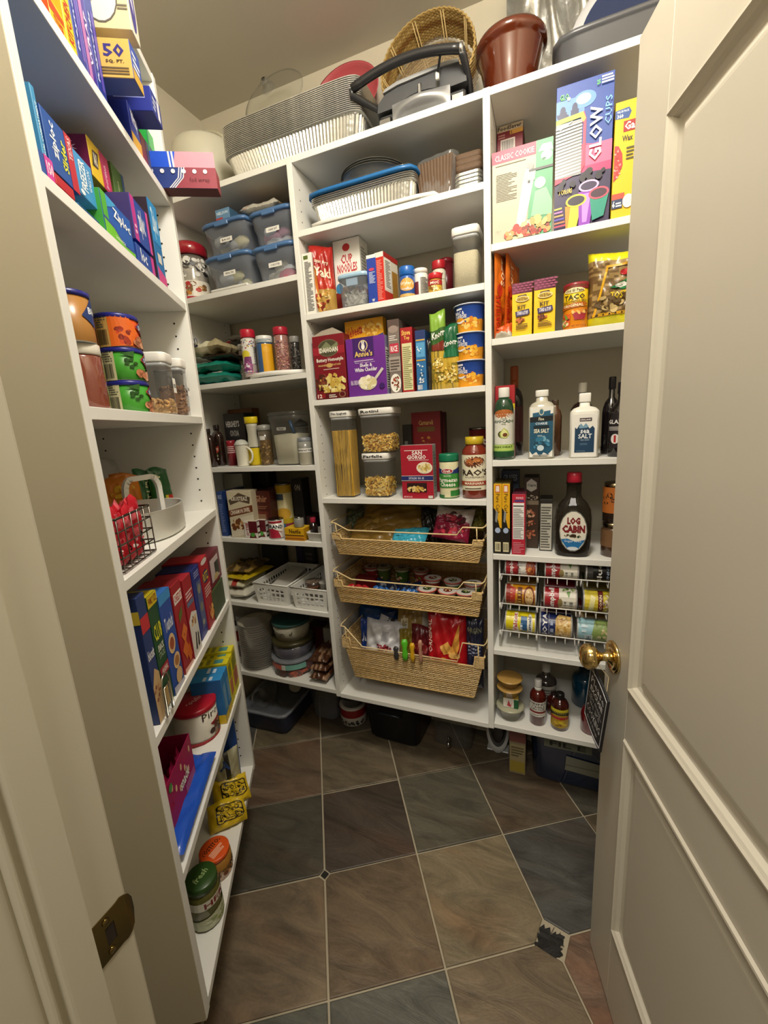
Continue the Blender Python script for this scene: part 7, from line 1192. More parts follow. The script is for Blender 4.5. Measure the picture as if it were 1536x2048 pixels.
quad('bag_carton', 'flat blue box under the freezer bag box', 'box', (156, 404), (158, 412), (200, 452), .002, .14, Z, '2468a4', top='1c5288', onshelf=True)
quad('bag_carton', 'light blue freezer bag box beside the dark blue slider box', 'box', (143, 293), (160, 385), (197, 424), .012, .12, Z, '3a8cc4', left='58a4d4', top='3a8cc4', front=[('T', 'FREEZER', .2, .2, .55, .9, 'e8f2f8', 90), ('T', 'GALLON', .62, .3, .8, .8, 'c8e0f0', 90), ('E', .2, .1, .12, .06, 'e8eef2')])
quad('bag_carton', 'maroon and yellow snack bag box behind the freezer bag box', 'box', (167, 262), (186, 350), (226, 392), .045, .12, Z, 'd8b41e', left='6a1540', top='5c1238', zmax=1.975, front=[('R', .55, 0, 1, 1, 'b5285c'), ('P', [(.08, .3), (.36, .35), (.46, .8), (.18, .75)], '2a2412'), ('T', 'SNACK', .18, .38, .36, .72, 'f0e8d0', 80), ('T', 'portion', .66, .1, .84, .7, 'e8c0d0', 90)], leftp=[('T', '66', .5, .78, .8, .9, 'd8a8c0'), ('T', 'SNACK', .25, .62, .85, .74, 'd8a8c0'), ('L', .3, .2, .8, .45, 3, '9c5a80')])
quad('bag_carton', 'olive green snack-size bag box behind the sandwich bag box', 'box', (211, 310), (232, 392), (256, 420), .05, .10, Z, '4f7a34', left='5a6a30', top='3c5c28', front=[('T', 'portion', .3, .1, .55, .6, 'c8d8a0', 90), ('R', .8, 0, 1, 1, '2a5a9a')])
quad('bag_carton', 'large blue and lime sandwich bag box at the front', 'box', (190, 366), (212, 457), (271, 512), .004, .11, Z, '1c58b0', left='3f9a3a', top='2a66b8', onshelf=True, front=[('R', 0, 0, .16, 1, '4fa834'), ('P', [(.16, 1), (.5, .98), (.3, .8), (.16, .7)], '3a9ad0'), ('P', [(0, 0), (0, .34), (.3, .28), (.6, .06), (1, .10), (1, 0)], '6cbf2c'), ('P', [(0, .40), (.3, .34), (.6, .12), (1, .16), (1, .10), (.6, .06), (.3, .28), (0, .34)], '2a3c9a'), ('T', 'Ziploc', .34, .50, .92, .82, 'f2f6fa', 0, -.1), ('T', 'SANDWICH', .3, .06, .62, .14, 'e0f0c8')], leftp=[('L', .2, .2, .8, .8, 6, 'a8d890')])
quad('bag_carton', 'blue and magenta bag box at the bottom of a pair near the far end', 'box', (270, 482), (277, 519), (311, 550), .004, .10, Z, '24489c', left='1c3c88', onshelf=True, front=[('R', .82, 0, 1, 1, 'c83a90'), ('T', 'loc', .2, .2, .55, .9, 'e8eef8', 70)])
quad('bag_carton', 'blue and magenta bag box stacked on its twin near the far end', 'box', (252, 378), (272, 477), (304, 500), .006, .10, Z, '26479c', left='3a3068', top='2a2440', front=[('R', 0, 0, .22, 1, 'b8358c'), ('T', 'ziploc', .34, .16, .7, .86, 'e8eef8', 80), ('R', .86, 0, 1, 1, 'd04a98'), ('E', .1, .2, .06, .04, 'e8c0d8'), ('E', .1, .32, .06, .04, 'e8c0d8')])
quad('bag_carton', 'cyan and navy bag box farthest along the zip-bag shelf', 'box', (293, 393), (318, 553), (334, 568), .006, .09, Z, '1f6fae', left='2a1c2c', top='241a20', onshelf=True, front=[('R', 0, .5, 1, 1, '2a8ccc'), ('T', 'Ziploc', .2, .55, .8, .92, 'd8ecf4', 80), ('P', [(0, .0), (0, .2), (1, .12), (1, 0)], 'd04a8c'), ('R', .25, .26, .7, .38, 'd8d4cc')])
# ---- wraps compartment
Z = ZL['a']; ZM = ZL['t'] - .021
quad('trash_bag_carton', 'tall yellow and red carton at the near end of the top compartment', 'box', (10, -150), (104, 44), (135, 84), .006, .10, Z, 'd9b02a', left='b8481c', onshelf=True, zmax=ZM, front=[('P', [(0, .5), (1, .6), (1, .8), (0, .9)], 'c8401c'), ('T', 'GLAD', .2, .1, .8, .5, 'b8341c', 90)])
quad('trash_bag_carton', 'slim yellow carton with red lettering in the top compartment', 'box', (60, -150), (137, 88), (156, 114), .004, .10, Z, 'd8bc2a', left='c8a024', onshelf=True, zmax=ZM, front=[('T', 'KITCHEN', .2, .1, .8, .7, 'b8341c', 90)])
for i, (a, b, e, c, lb) in enumerate((((158, 118), (177, 145), 0, '24388c', 'blue wrap box next to the slim yellow carton'), ((178, 147), (196, 172), 1, '3a2a8c', 'violet and pink wrap box, second of the upright blue ones'), ((197, 174), (214, 196), 2, '1c3088', 'plain blue wrap box, third of the upright blue ones'))):
    quad('foil_carton', lb, 'box', (100, -150), a, b, .006, .09, Z, c, left='1c2c78', onshelf=True, zmax=ZM, front=[('R', .55, .1, .85, .85, '5a4aa8'), ('T', 'Reynolds', .15, .15, .45, .8, 'b8c0e8', 90)] if i != 1 else [('R', .1, .0, .5, 1, 'a86aa8'), ('T', 'WRAP', .55, .2, .85, .7, 'e0d0f0', 90)])
quad('foil_carton', 'dark blue wrap box with a yellow lower strip, standing on the shelf edge', 'box', (246, 188), (262, 258), (281, 283), .003, .085, Z, '26368c', left='1a2a86', top='1c2c80', onshelf=True, front=[('R', 0, 0, 1, .3, 'd8a41c'), ('T', 'Wrap', .2, .45, .8, .9, 'e8e8f4', 70)], leftp=[('T', 'PLASTIC', .2, .72, .6, .8, 'b8c0e8'), ('T', 'WRAP', .2, .58, .5, .66, 'b8c0e8'), ('L', .2, .3, .5, .4, 2, 'a03a3a')])
quad('wrap_carton', 'navy wrap box sticking end-out, with a small picture underneath', 'box', (302, 178), (306, 222), (325, 252), -.04, .24, Z, '24368c', left='1c2a86', front=[('L', .1, .2, .5, .8, 3, 'c8cce8'), ('R', .55, .1, .8, .9, 'e0e0ea')], leftp=[('L', .70, .5, .95, .8, 2, '8a94d8')])
quad('parchment_carton', 'golden wrap box sticking end-out, marked 50 on its side', 'box', (260, 84), (269, 157), (288, 190), -.045, .22, Z, '3c52a0', left='c4a052', top='c8a458', front=[('R', 0, 0, 1, .3, 'c8a040'), ('L', .1, .35, .8, .85, 3, 'd8dcec')], leftp=[('T', '50', .79, .52, .95, .86, '2a2470'), ('T', 'SQ. FT.', .80, .36, .94, .46, '3a3020'), ('L', .76, .08, .97, .3, 3, '5a4a2c')])
quad('parchment_carton', 'beige wrap box with a round picture, sticking out at the very top', 'box', (250, -60), (264, 60), (283, 105), -.05, .24, Z, 'cfcab8', left='c9bb94', top='8a7a50', zmax=ZM, front=[('E', .5, .5, .32, .4, '4a4488'), ('P', [(.3, .6), (.6, .65), (.64, .4)], 'c8c4d8')], leftp=[('E', .80, .5, .13, .42, '5a564c'), ('E', .80, .5, .12, .39, 'cfccc4'), ('P', [(.7, .45), (.86, .75), (.89, .66), (.73, .36)], '7a766e'), ('L', .92, .3, .99, .4, 2, '6a6454')])
zs_ = sol(FL, 269, 157, -.045)[1]
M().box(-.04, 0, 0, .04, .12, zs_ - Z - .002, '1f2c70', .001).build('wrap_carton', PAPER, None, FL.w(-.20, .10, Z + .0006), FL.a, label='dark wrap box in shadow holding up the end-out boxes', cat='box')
quad('snack_carton', 'red box with a triangular flap at the far end of the top compartment', 'box', (275, 255), (284, 297), (300, 318), .006, .07, Z, '8c2430', left='a02c3a', top='6a1c24', onshelf=True, front=[('R', .6, 0, 1, 1, '4a4a7a')])
quad('freezer_bag_carton', 'green and slate box behind the red one at the far end of the top compartment', 'box', (289, 248), (303, 314), (314, 326), .02, .06, Z, '3a4a70', left='1f9a3c', top='24a844', onshelf=True, front=[('R', 0, .7, 1, 1, '2aa844')])
# open wrap box sticking out of the shelf end
ob = thing('open_foil_carton', 'blue and dusty red wrap box with an open flap, sticking out past the shelf end', 'box', FL.w(-.062, .10, Z + .0012), FL.a)
bx_ = M(); bx_.box(-.0, -.225, 0, .040, .0, .044, '23387c', .0008, ['5a1a24', '1a1a20', '9a3a44', '23387c', '23387c', '23387c']); bb = bx_.build('carton', PAPER, ob)
mp = lambda u, v, f: (-.0005 - f, 0 - u * .225, v * .044)
Print().draw([('P', [(.56, 0), (.66, .5), (.68, 1), (1, 1), (1, 0)], '8f3a48')] + [('P', [(.50 + d_, 0), (.60 + d_, .5), (.62 + d_, 1), (.632 + d_, 1), (.612 + d_, .5), (.515 + d_, 0)], 'd8d4dc') for d_ in (0, .025, .05)] + [('E', .12 + .11 * i, .80, .022, .11, 'd8d8e0') for i in range(8)] + [('T', 'foil wrap', .72, .25, .93, .5, '5a1c28', 0, 0, 0)], mp).build('printed_label', INK, bb)
fl = M(); fl.add([(0, -.005, .044), (0, -.225, .044), (-.006, -.222, .074), (-.006, -.01, .074)], [(0, 1, 2, 3)], '2a5ce0'); fl.add([(0.0008, -.005, .044), (0.0008, -.225, .044), (-.0052, -.222, .074), (-.0052, -.01, .074)], [(3, 2, 1, 0)], '8a8a90')
ff = fl.build('open_flap', PAPER, ob); Print().draw([('P', [(.56, 0), (.60, 1), (1, 1), (1, 0)], 'd8a0b0'), ('R', .52, 0, .54, 1, 'dfe4f4'), ('R', .555, 0, .575, 1, 'dfe4f4')], lambda u, v, f: (-.006 * v - f, -.005 - u * .22, .044 + .03 * v)).build('flap_print', INK, ff)
ob.rotation_euler = (0, 0, FL.a)
# ---- nuts
Z = ZL['c']
def xz(fr, px, y, z): return fr.xat(px, y, z)
xn, wn, hn = spot(FL, 221, 306, 768, Z, .012, 0, True); RN = wn / 2
hN = (FL.zat(xn, .012 + RN, 636) - Z) / 3
for i, (c, lb) in enumerate((('3f8f2c', 'green nut can at the bottom of its stack of three'), ('3f8f2c', 'green nut can in the middle of its stack of three'), ('c8501c', 'orange nut can on top of its stack of three'))):
    gr = c == '3f8f2c'
    round_thing('nut_can', lb, 'can', FL, None, None, 0, Z, .012, [(.97, 0, 'b8b8b4'), (1, .02, c), (1, .86, '1f2272')], [('lid', [(1.03, .86), (1.045, .87), (1.045, .96), (1.0, 1), (0, .985)], PLAS, '20247c')], [('R', 0, 0, .22, .97, 'c9c49a' if gr else 'c8a05a'), ('V', .03, .06, .19, .5, 14, '2a2a20'), ('L', .03, .56, .19, .9, 5, '5a5a48')] + ([('E', .38 + .06 * (k % 3), .62 - .1 * (k // 2), .035, .05, '1f4a14') for k in range(5)] + [('P', [(.3, .8), (.5, .9), (.48, .7)], '2a5c1c')] if gr else [('P', [(.22, .0), (.5, .05), (.62, .5), (.5, .9), (.22, .9)], 'd8641c'), ('B', .4, .35, .12, .25, 12, ['9c2c12', '7a1c0c', 'c8401c'], .05)]) +
        [('P', [(.58, .66), (.80, .95), (1.0, .95), (1.0, .5), (.78, .40)], 'b83a2a'), ('P', [(.61, .66), (.81, .92), (1.0, .92), (1, .52), (.79, .43)], '1f3a74'), ('T', 'Blue', .76, .74, .97, .88, 'e8ecf4'), ('T', 'Diamond', .66, .58, .99, .72, 'e8ecf4'), ('R', .8, .3, 1, .42, '2a2418'), ('T', 'SPICY' if not gr else 'BOLD', .82, .32, .98, .4, 'd8c02a'), ('B', .72, .18, .2, .16, 20, ['c98a64', 'b87450', 'd8a484', '8a5438'], .06)], r=RN, h=hN, x=xn, lift=i * (hN + .0005), group='stacked nut cans', ang=PI * 1.1)
xj = FL.xat(189, .07, Z)
round_thing('peanut_butter_jar', 'brown-filled jar with a pale lid behind the near upright', 'jar', FL, None, None, 0, Z, .03, [(.95, 0, '6a3424'), (1, .03, '7a4030'), (1, .80, '7a4030'), (.9, .84, 'c8c4b8')], [('lid', [(.95, .84), (.98, .86), (.98, 1), (0, 1)], PLAS, 'c8c2b4')], m=GLAZE, r=.032, h=.105, x=FL.xat(180, .062, Z))
bag('nut_pouch', 'green and brown pouch of nuts leaning above the brown jar', 'food bag', FL.w(FL.xat(190, .12, Z), .13, Z + .001), FL.a, .10, .20, .04, lambda u, v: '5a6a2c' if v > .8 else '5c4a2e', [('B', .5, .5, .35, .25, 30, ['8a744a', '3c3018', 'a8905c'], .07)], 3)
round_thing('nut_can', 'small nut can with a navy diamond mark, high up beside the near upright', 'can', FL, None, None, 0, Z, .03, [(.97, 0, 'b8b8b4'), (1, .02, 'a8763a'), (1, .86, '20247c')], [('lid', [(1.03, .86), (1.04, .96), (0, 1)], PLAS, '20247c')], [('P', [(.5, .5), (.75, .9), (1, .6), (.75, .3)], '1f3a74'), ('T', 'Blue', .62, .55, .9, .68, 'e8ecf4')], r=.032, h=.080, x=FL.xat(150, .062, Z + .1), lift=.1055)
round_thing('supplement_tin', 'black tin with white letters beside the brown jar', 'tin', FL, None, None, 0, Z, .10, [(1, 0, '16181c'), (1, .95, '16181c')], (), [('T', 'Vi', .5, .5, .8, .75, 'd8d8dc'), ('T', 'PB', .5, .2, .8, .4, 'd8d8dc')], r=.033, h=.08, x=FL.xat(214, .13, Z))
popbox('white-lidded clear container with cashews at the bottom', FL, None, None, 0, Z, .02, .075, ('cashew',), 803, None, front_label='nuts', x=FL.xat(344, .02, Z) + .032, w=.062, h=FL.zat(FL.xat(344, .02, Z), .02, 703) - Z)
popbox('smaller white-lidded clear container half full of almonds', FL, None, None, 0, Z, .02, .07, ('almond',), 775, None, front_label='almonds', x=FL.xat(375, .02, Z) + .027, w=.053, h=FL.zat(FL.xat(375, .02, Z), .02, 716) - Z)
# ---- bars and packets
Z = ZL['d']
xb0 = -.578; xb1 = -.447; y0 = .012; dp = .14; hb = .092
wb = thing('wire_basket', 'small dark wire basket full of red snack packets', 'basket', FL.w((xb0 + xb1) / 2, y0, Z + .0005), FL.a); wv = M(); W = (xb1 - xb0) / 2
wc = '6a625a'
for k in range(5): z = .003 + (hb - .005) * k / 4; wv.tube([(-W, 0, z), (W, 0, z), (W, dp, z), (-W, dp, z)], .0016 if k < 4 else .0024, wc, 5, True)
for k in range(6): x = -W + 2 * W * k / 5; wv.tube([(x, 0, hb), (x, 0, .002), (x, dp, .002), (x, dp, hb)], .0015, wc, 5)
for k in range(1, 6): y = dp * k / 6; wv.tube([(-W, y, hb), (-W, y, .002), (W, y, .002), (W, y, hb)], .0015, wc, 5)
wv.build('wire_grid', STEEL, wb)
for i in range(8):
    bag('snack_packet', 'crumpled red fruit-snack packet standing in the wire basket', 'snack packet', FL.w(xb0 + .016 + .0142 * i, y0 + .017 + .012 * (i % 2), Z + .006), FL.a + math.radians(12), .042, .100 + .006 * math.sin(i * 2.3), .014, lambda u, v: 'c01f2e' if hsh(int(u * 4), int(v * 6), 5) > .2 else 'd8606a', [('B', .5, .3, .3, .12, 8, ['e8d4d0', '3a2a2a'], .1)], i, group='red packets in the wire basket', nu=10, nv=14, cr=.004)
for i in range(3):
    bag('snack_packet', 'red packet at the back of the wire basket', 'snack packet', FL.w(xb0 + .03 + .035 * i, y0 + .105, Z + .006), FL.a, .05, .09, .016, 'b01c2a', (), i + 9, group='red packets behind in the wire basket', nu=8, nv=10)
cd = thing('storage_caddy', 'white plastic caddy with a tall arched handle and a rounded front', 'caddy', FL.w(-.290, .125, Z + .0005), FL.a)
RC_ = .118; hc = .062
c = M(); c.shell([(.0, .0015), (RC_ * .96, .0015), (RC_, .006), (RC_, hc), (RC_ * 1.015, hc + .002)], 'e4e3dc', 44, sy=.95, pw=2.6); c.shell([(RC_ * .975, .006), (RC_ * .975, hc + .0015)], 'e4e3dc', 44, sy=.95, pw=2.6); c.build('caddy_tray', PLAS, cd)
hd = M(); w_ = .046
def arch(u): # outline of the handle plate opening
    return u
pts_o = [(-w_, 0), (-w_, .085)] + [(-w_ + .022 - .022 * math.cos(t), .085 + .034 * math.sin(t)) for t in (.4, .8, 1.2, 1.57)] + [(w_ - .022 + .022 * math.sin(t), .085 + .034 * math.cos(t)) for t in (0, .4, .8, 1.2)] + [(w_, .085), (w_, 0)]
for (x, z), (x2, z2) in zip(pts_o[:-1], pts_o[1:]):
    n = Vector((z2 - z, -(x2 - x))).normalized() * .011
    hd.add([(x, -.004, z), (x2, -.004, z2), (x2 + n.x * 1, -.004, z2 + n.y), (x + n.x, -.004, z + n.y), (x, .004, z), (x2, .004, z2), (x2 + n.x, .004, z2 + n.y), (x + n.x, .004, z + n.y)], [(0, 1, 2, 3), (7, 6, 5, 4), (0, 4, 5, 1), (1, 5, 6, 2), (2, 6, 7, 3), (3, 7, 4, 0)], 'e9e8e2')
h_ = hd.build('handle', PLAS, cd, (.0, -.045, .015)); h_.rotation_euler = (0, 0, math.radians(-32))
for i, (x, y, rz, c, lb, t) in enumerate(((-.325, .10, -.7, '1f5a2c', 'dark green granola bar wrapper showing through the caddy handle', 'VALLEY'), (-.29, .135, -.6, '24602f', 'green granola bar in the middle of the white caddy', 'NATURE'), (-.355, .15, -.8, '1c4f28', 'green bar at the near side of the white caddy', 'VALLEY'), (-.235, .15, -.7, '3a3a3c', 'black and silver wrapper at the far side of the white caddy', ''), (-.205, .11, -.8, '4f8a2c', 'light green card packet at the far edge of the white caddy', ''))):
    bag('snack_bar', lb, 'snack bar', FL.w(FL.xat((328, 302, 345, 362, 377)[i], (.10, .13, .14, .12, .09)[i], Z + .06), (.10, .13, .14, .12, .09)[i], Z + .010), FL.a + rz, .055, .125 if i < 3 else .13, .018, (lambda u, v, c=c: 'd8c81c' if .6 < u < .75 and v < .45 and c[0] in '12' else ('b8281c' if u >= .75 and v < .4 and c[0] in '12' else c)) if i < 3 else (lambda u, v, c=c: 'c8c8cc' if hsh(int(u * 5), int(v * 7)) > .5 and c == '3a3a3c' else c), [('T', t, .3, .1, .48, .85, 'd8dcb0', 90)] if t else [], i, group=None, lean=-.12, nu=14, nv=14)
for i in range(5):
    bag('snack_packet', 'orange and gold snack packet behind the wire basket', 'snack packet', FL.w(FL.xat(236 + 11 * i, .16, Z + .08), .165 + .01 * (i % 2), Z + .002), FL.a - .9 + .2 * (i % 3 - 1), .07, .125, .014, lambda u, v: 'c8761c' if v > .3 else 'b5481c', [('B', .5, .7, .3, .15, 6, ['e8b83a', 'd89a2a'], .1)], i + 4, group='orange snack packets', nu=12, nv=14)
for i in range(5):
    bag('snack_packet', 'silver-grey snack packet standing along the back of the granola shelf', 'snack packet', FL.w(FL.xat(232 + 27 * i, .24, Z + .1), .245, Z + .002), FL.a - .35, .09, .165 - .006 * (i % 2), .016, lambda u, v: 'b0aea8' if v > .5 else '5a5650', (), i + 14, group='silver snack packets', lean=-.1, nu=12, nv=14)
# ---- crackers
Z = ZL['e']
quad('cracker_carton', 'navy cracker carton nearest the camera, a woven cracker picture at its foot', 'box', (268, 1200), (322, 1457), (334, 1430), .006, .05, Z, '24386c', left='24386c', top='1c2c58', onshelf=True, front=[('R', 0, .72, 1, .84, 'b82c34'), ('T', 'biscuit', .1, .5, .9, .58, 'e8e8ee'), ('P', [(0, .0), (0, .3), (.5, .42), (1, .36), (1, 0)], 'c9a878'), ('B', .4, .26, .4, .1, 10, ['8a4a2c', 'b8845a'], .12)], leftp=[('R', 0, .8, 1, .9, 'd8c040')])
quad('cracker_carton', 'dark green snack-cracker carton with a yellow family-size band', 'box', (281, 1207), (336, 1428), (351, 1400), .008, .055, Z, '1f4a2c', left='1a3f26', top='b8a41c', onshelf=True, front=[('R', 0, .90, 1, 1, 'd0b81a'), ('T', 'FAMILY SIZE', .08, .92, .92, .98, '7a1c1c'), ('T', 'CLUB', .1, .60, .9, .74, 'd8d42a'), ('T', 'SNACK', .2, .50, .84, .56, 'e8e8d8'), ('T', 'STACKS', .2, .44, .84, .49, 'b8c8a8', 0, 0, 0), ('R', 0, .28, 1, .37, '9c2030'), ('T', 'ORIGINAL', .15, .30, .85, .35, 'e8d8d0'), ('R', .1, .02, .6, .2, 'c8a868')], leftp=[('T', 'FAMILY SIZE', .1, .92, .9, .98, '7a1c1c')])
quad('cracker_carton', 'royal blue carton of round toasted crackers', 'box', (316, 1194), (352, 1397), (371, 1366), .006, .06, Z, '23489a', left='1c3a80', top='3068b0', onshelf=True, front=[('R', 0, .9, 1, 1, '3a8ac8'), ('T', 'Toasteds', .15, .62, .85, .76, 'd8e0f0', 60), ('E', .45, .48, .3, .1, 'd8b888'), ('E', .45, .48, .2, .06, '9a4a2c'), ('E', .6, .28, .3, .08, 'd8b888'), ('E', .6, .12, .28, .08, 'd0ae7c'), ('E', .6, .28, .2, .05, 'a8703c'), ('P', [(0, 0), (0, .08), (1, .03), (1, 0)], 'b8b8c8')])
quad('cracker_carton', 'red cheese-cracker carton with orange squares on its front', 'box', (337, 1179), (373, 1357), (388, 1327), .008, .07, Z, '9c1c26', left='8a1820', top='7c1a20', onshelf=True, front=[('R', .08, .78, .9, .9, 'e8e0d8'), ('T', 'CHEEZ-IT', .14, .80, .86, .88, 'a81c24'), ('P', [(.3, .66), (.7, .72), (.66, .62), (.26, .56)], '5a6a1c'), ('P', [(.2, .42), (.62, .52), (.9, .42), (.5, .3)], 'd8742c'), ('P', [(.1, .26), (.5, .34), (.8, .22), (.4, .12)], 'd06a24'), ('P', [(.5, .18), (.9, .26), (1, .1), (.7, .04)], 'c8601c'), ('E', .5, .4, .03, .02, '8a3a10'), ('P', [(0, 0), (0, .06), (1, .03), (1, 0)], 'd8a090')], leftp=[('T', 'CHEEZ-IT', .3, .9, .9, .97, 'c8b8b4')])
quad('cracker_carton', 'red carton of oval crackers with a white bowl picture', 'box', (360, 1166), (390, 1316), (403, 1287), .006, .07, Z, 'a01e2a', left='8c1a24', top='9c2430', onshelf=True, front=[('L', .1, .72, .9, .84, 3, 'd8b8b8'), ('R', .1, .64, .9, .7, '5a6a8a'), ('P', [(0, .48), (.4, .56), (1, .5), (1, 0), (0, 0)], 'd8d4cc'), ('B', .5, .42, .3, .08, 12, ['a8743c', 'd8b078', '7a4a24'], .1), ('P', [(.3, .08), (.5, .28), (.6, .26), (.45, .06)], '2a2a30'), ('P', [(.6, .1), (.75, .26), (.85, .22), (.75, .06)], '2a2a30')])
quad('cracker_carton', 'deep blue cracker carton with grey round pictures', 'box', (382, 1142), (405, 1284), (418, 1262), .012, .08, Z, '22307c', left='1c2868', top='1a2458', onshelf=True, front=[('L', .2, .86, .8, .96, 3, '8a94c8'), ('R', .3, .12, .9, .8, '4a5a88'), ('E', .6, .68, .2, .07, '8a8a78'), ('E', .6, .42, .2, .07, '7a7a6c'), ('E', .55, .2, .15, .04, '9a9a88')])
quad('cracker_carton', 'tall red round-cracker carton with a yellow oval name', 'box', (398, 1124), (420, 1259), (432, 1235), .008, .09, Z, 'a01c28', left='901824', top='a8242c', onshelf=True, front=[('E', .5, .95, .4, .04, 'd8d0cc'), ('E', .45, .74, .42, .09, '1f2a5c'), ('T', 'RITZ', .12, .68, .78, .80, 'd8b42a'), ('L', .1, .46, .9, .62, 4, 'd8b0a8'), ('B', .6, .2, .3, .14, 12, ['d88a3a', 'c8702c', 'e0a858'], .14)])
quad('cookie_carton', 'green box at the bottom of the far end of the cracker shelf', 'box', (424, 1186), (431, 1232), (453, 1212), .006, .07, Z, '3a4a26', left='4a5a30', top='3c4a28', onshelf=True)
quad('cookie_carton', 'crimson and white box with a clear window standing on the green box', 'box', (416, 1114), (424, 1180), (446, 1163), .010, .06, Z, '6a1428', left='7a1c30', top='5c1424', front=[('R', .12, .14, .82, .84, 'c8b8b8'), ('R', .45, .2, .82, .66, '2c2e20'), ('E', .5, .22, .2, .1, 'b8a470')])
xh = sol(FL, 346, 1400, -.004)[0]
ch = thing('clip_holder', 'bent clear wire handle clipped on the shelf edge in front of the green carton', 'clip', FL.w(-.545, -.006, ZL['e'] + .001), FL.a)
M().tube([(-.018, .004, .002), (-.018, .004, .060), (-.012, .004, .074), (0, .004, .080), (.012, .004, .074), (.018, .004, .060), (.018, .004, .002), (.010, .004, .0018), (.010, .004, .055), (-.010, .004, .055), (-.010, .004, .0018)], .0014, 'c8c6bc', 6, True).build('wire_loop', STEEL, ch)
# ---- snacks: boxes, tin
Z = ZL['f']
for i, (TL, BL, BR, lb) in enumerate((((464, 1298), (480, 1374), (484, 1357), 'yellow snack box farthest along its shelf'), ((456, 1325), (474, 1402), (478, 1382), 'yellow snack box in the middle of the yellow ones'), ((448, 1342), (469, 1426), (473, 1407), 'yellow snack box next to the blue ones'))):
    quad('snack_carton', lb, 'box', TL, BL, BR, .006, .10, Z, 'd4c81a', left='c8bc1c', top='cfc41e', onshelf=True, group='yellow snack boxes', front=[('R', .1, .2, .9, .55, 'b8684a'), ('R', .1, .6, .9, .9, '8a8a1c')], topp=[('R', .2, .15, .8, .4, '4a8a8a'), ('L', .1, .5, .9, .9, 2, '8a8418')])
for i, (TL, BL, BR, lb) in enumerate((((445, 1352), (463, 1441), (468, 1428), 'light blue snack box beside the yellow ones'), ((438, 1367), (456, 1455), (462, 1442), 'blue snack box with a yellow foot strip'))):
    quad('snack_carton', lb, 'box', TL, BL, BR, .006, .08, Z, '2a7ab8', left='1f66a4', top='2a84c0', onshelf=True, group='blue snack boxes', front=[('R', .2, .25, .9, .8, '6a9ac0'), ('R', 0, 0, 1, .18, 'd8b81a')], leftp=[('R', 0, 0, 1, .2, 'd8b81a'), ('E', .5, .1, .1, .05, '2a2418')], topp=[('L', .1, .3, .9, .7, 2, 'c8d8e8')])
yt_ = .076; xt_, zt_ = sol(FL, 386, 1402, yt_); RT = .054; hT = min(zt_ - Z, ZL['e'] - .023 - Z)
round_thing('wafer_tin', 'round wafer tin with a red lid and rolled wafers pictured on white', 'tin', FL, None, None, 0, Z, yt_ - RT, [(.98, 0, '5a1c1c'), (1, .02, 'd8d2c4'), (1, .88, 'd8d2c4')], [('lid', [(1.03, .86), (1.045, .88), (1.045, .97), (1.0, .985), (.97, 1), (0, .99)], PLAS, 'a8162a')], [('T', 'Pirouline', .40, .64, .98, .84, '3a1c18', 0, 0, 0), ('P', [(.5, .46), (.95, .60), (.97, .54), (.54, .38)], '8c1c24'), ('B', .75, .22, .25, .2, 26, ['3a2018', '5a3424', '8a5a3c'], .05), ('P', [(.0, 0), (0, .14), (.6, .05), (1, 0)], 'a8242c')], r=RT, h=hT, x=xt_, ang=PI * 1.15, n=40)
lidp = Print(); lidp.draw([('T', 'Pirouline', .1, .42, .9, .6, 'e0d0c8', 0, 0, 0)], lambda u, v, f: ((u - .5) * 1.8 * RT, (v - .5) * 1.8 * RT, hT * .99 + f)); lidp.build('lid_lettering', INK, [o for o in COL.objects if o.name == 'wafer_tin'][0])
pk = thing('snack_carton', 'crimson open-topped carton of snack pouches near the upright', 'box', FL.w(-.472, .032, Z + .024), FL.a)
q = M(); a, b_, h_ = .073, .075, .108
q.box(-a, 0, 0, a, .0012, h_, 'a0164a'); q.box(-a, b_, 0, a, b_ + .0012, h_ + .02, 'a0164a'); q.box(-a, 0, 0, -a + .0012, b_, h_ - .012, 'd07aa0'); q.box(a - .0012, 0, 0, a, b_, h_, '8c1440'); q.box(-a, 0, 0, a, b_, .0012, '8c1440')
q.add([(-a, b_, h_ + .02), (a, b_, h_ + .02), (a, b_ - .012, h_ + .045), (-a, b_ - .012, h_ + .045)], [(0, 1, 2, 3), (3, 2, 1, 0)], '4f8a2c'); qq = q.build('carton', PAPER, pk)
Print().draw([('E', .15 + .12 * i, .78 - .16 * (i % 3), .03, .07, 'e0b890') for i in range(7)] + [('T', 'snack', .4, .35, .75, .6, 'f0f0e0', 40, 0, 1), ('E', .1, .85, .06, .08, '4a8a3a'), ('L', .55, .06, .95, .3, 5, 'd87aa0')], lambda u, v, f: (-a + u * 2 * a, -f, v * h_)).build('printed_label', INK, qq)
Print().draw([('T', '3', .55, .2, .68, .85, 'd8e83a'), ('T', 'E', .4, .2, .5, .8, 'e8f0d0')], lambda u, v, f: (-a + u * 2 * a, b_ - .012 * v - f, h_ + .02 + v * .025)).build('flap_print', INK, qq)
for i in range(3): bag('snack_pouch', 'shiny magenta pouch inside the open crimson carton', 'snack packet', FL.w(-.52 + .035 * i, .045, Z + .026), FL.a + .3, .05, .10, .014, 'a8204c', (), i, group='magenta pouches', nu=8, nv=10)
bw = bag('wrap_pouch', 'long royal blue pouch lying along the shelf edge under the crimson carton', 'food bag', FL.w(-.460, .004, Z + .019), FL.a, .25, .060, .024, '1c50b8', (), 7, lean=-1.45, nu=30, nv=10, cr=.003)
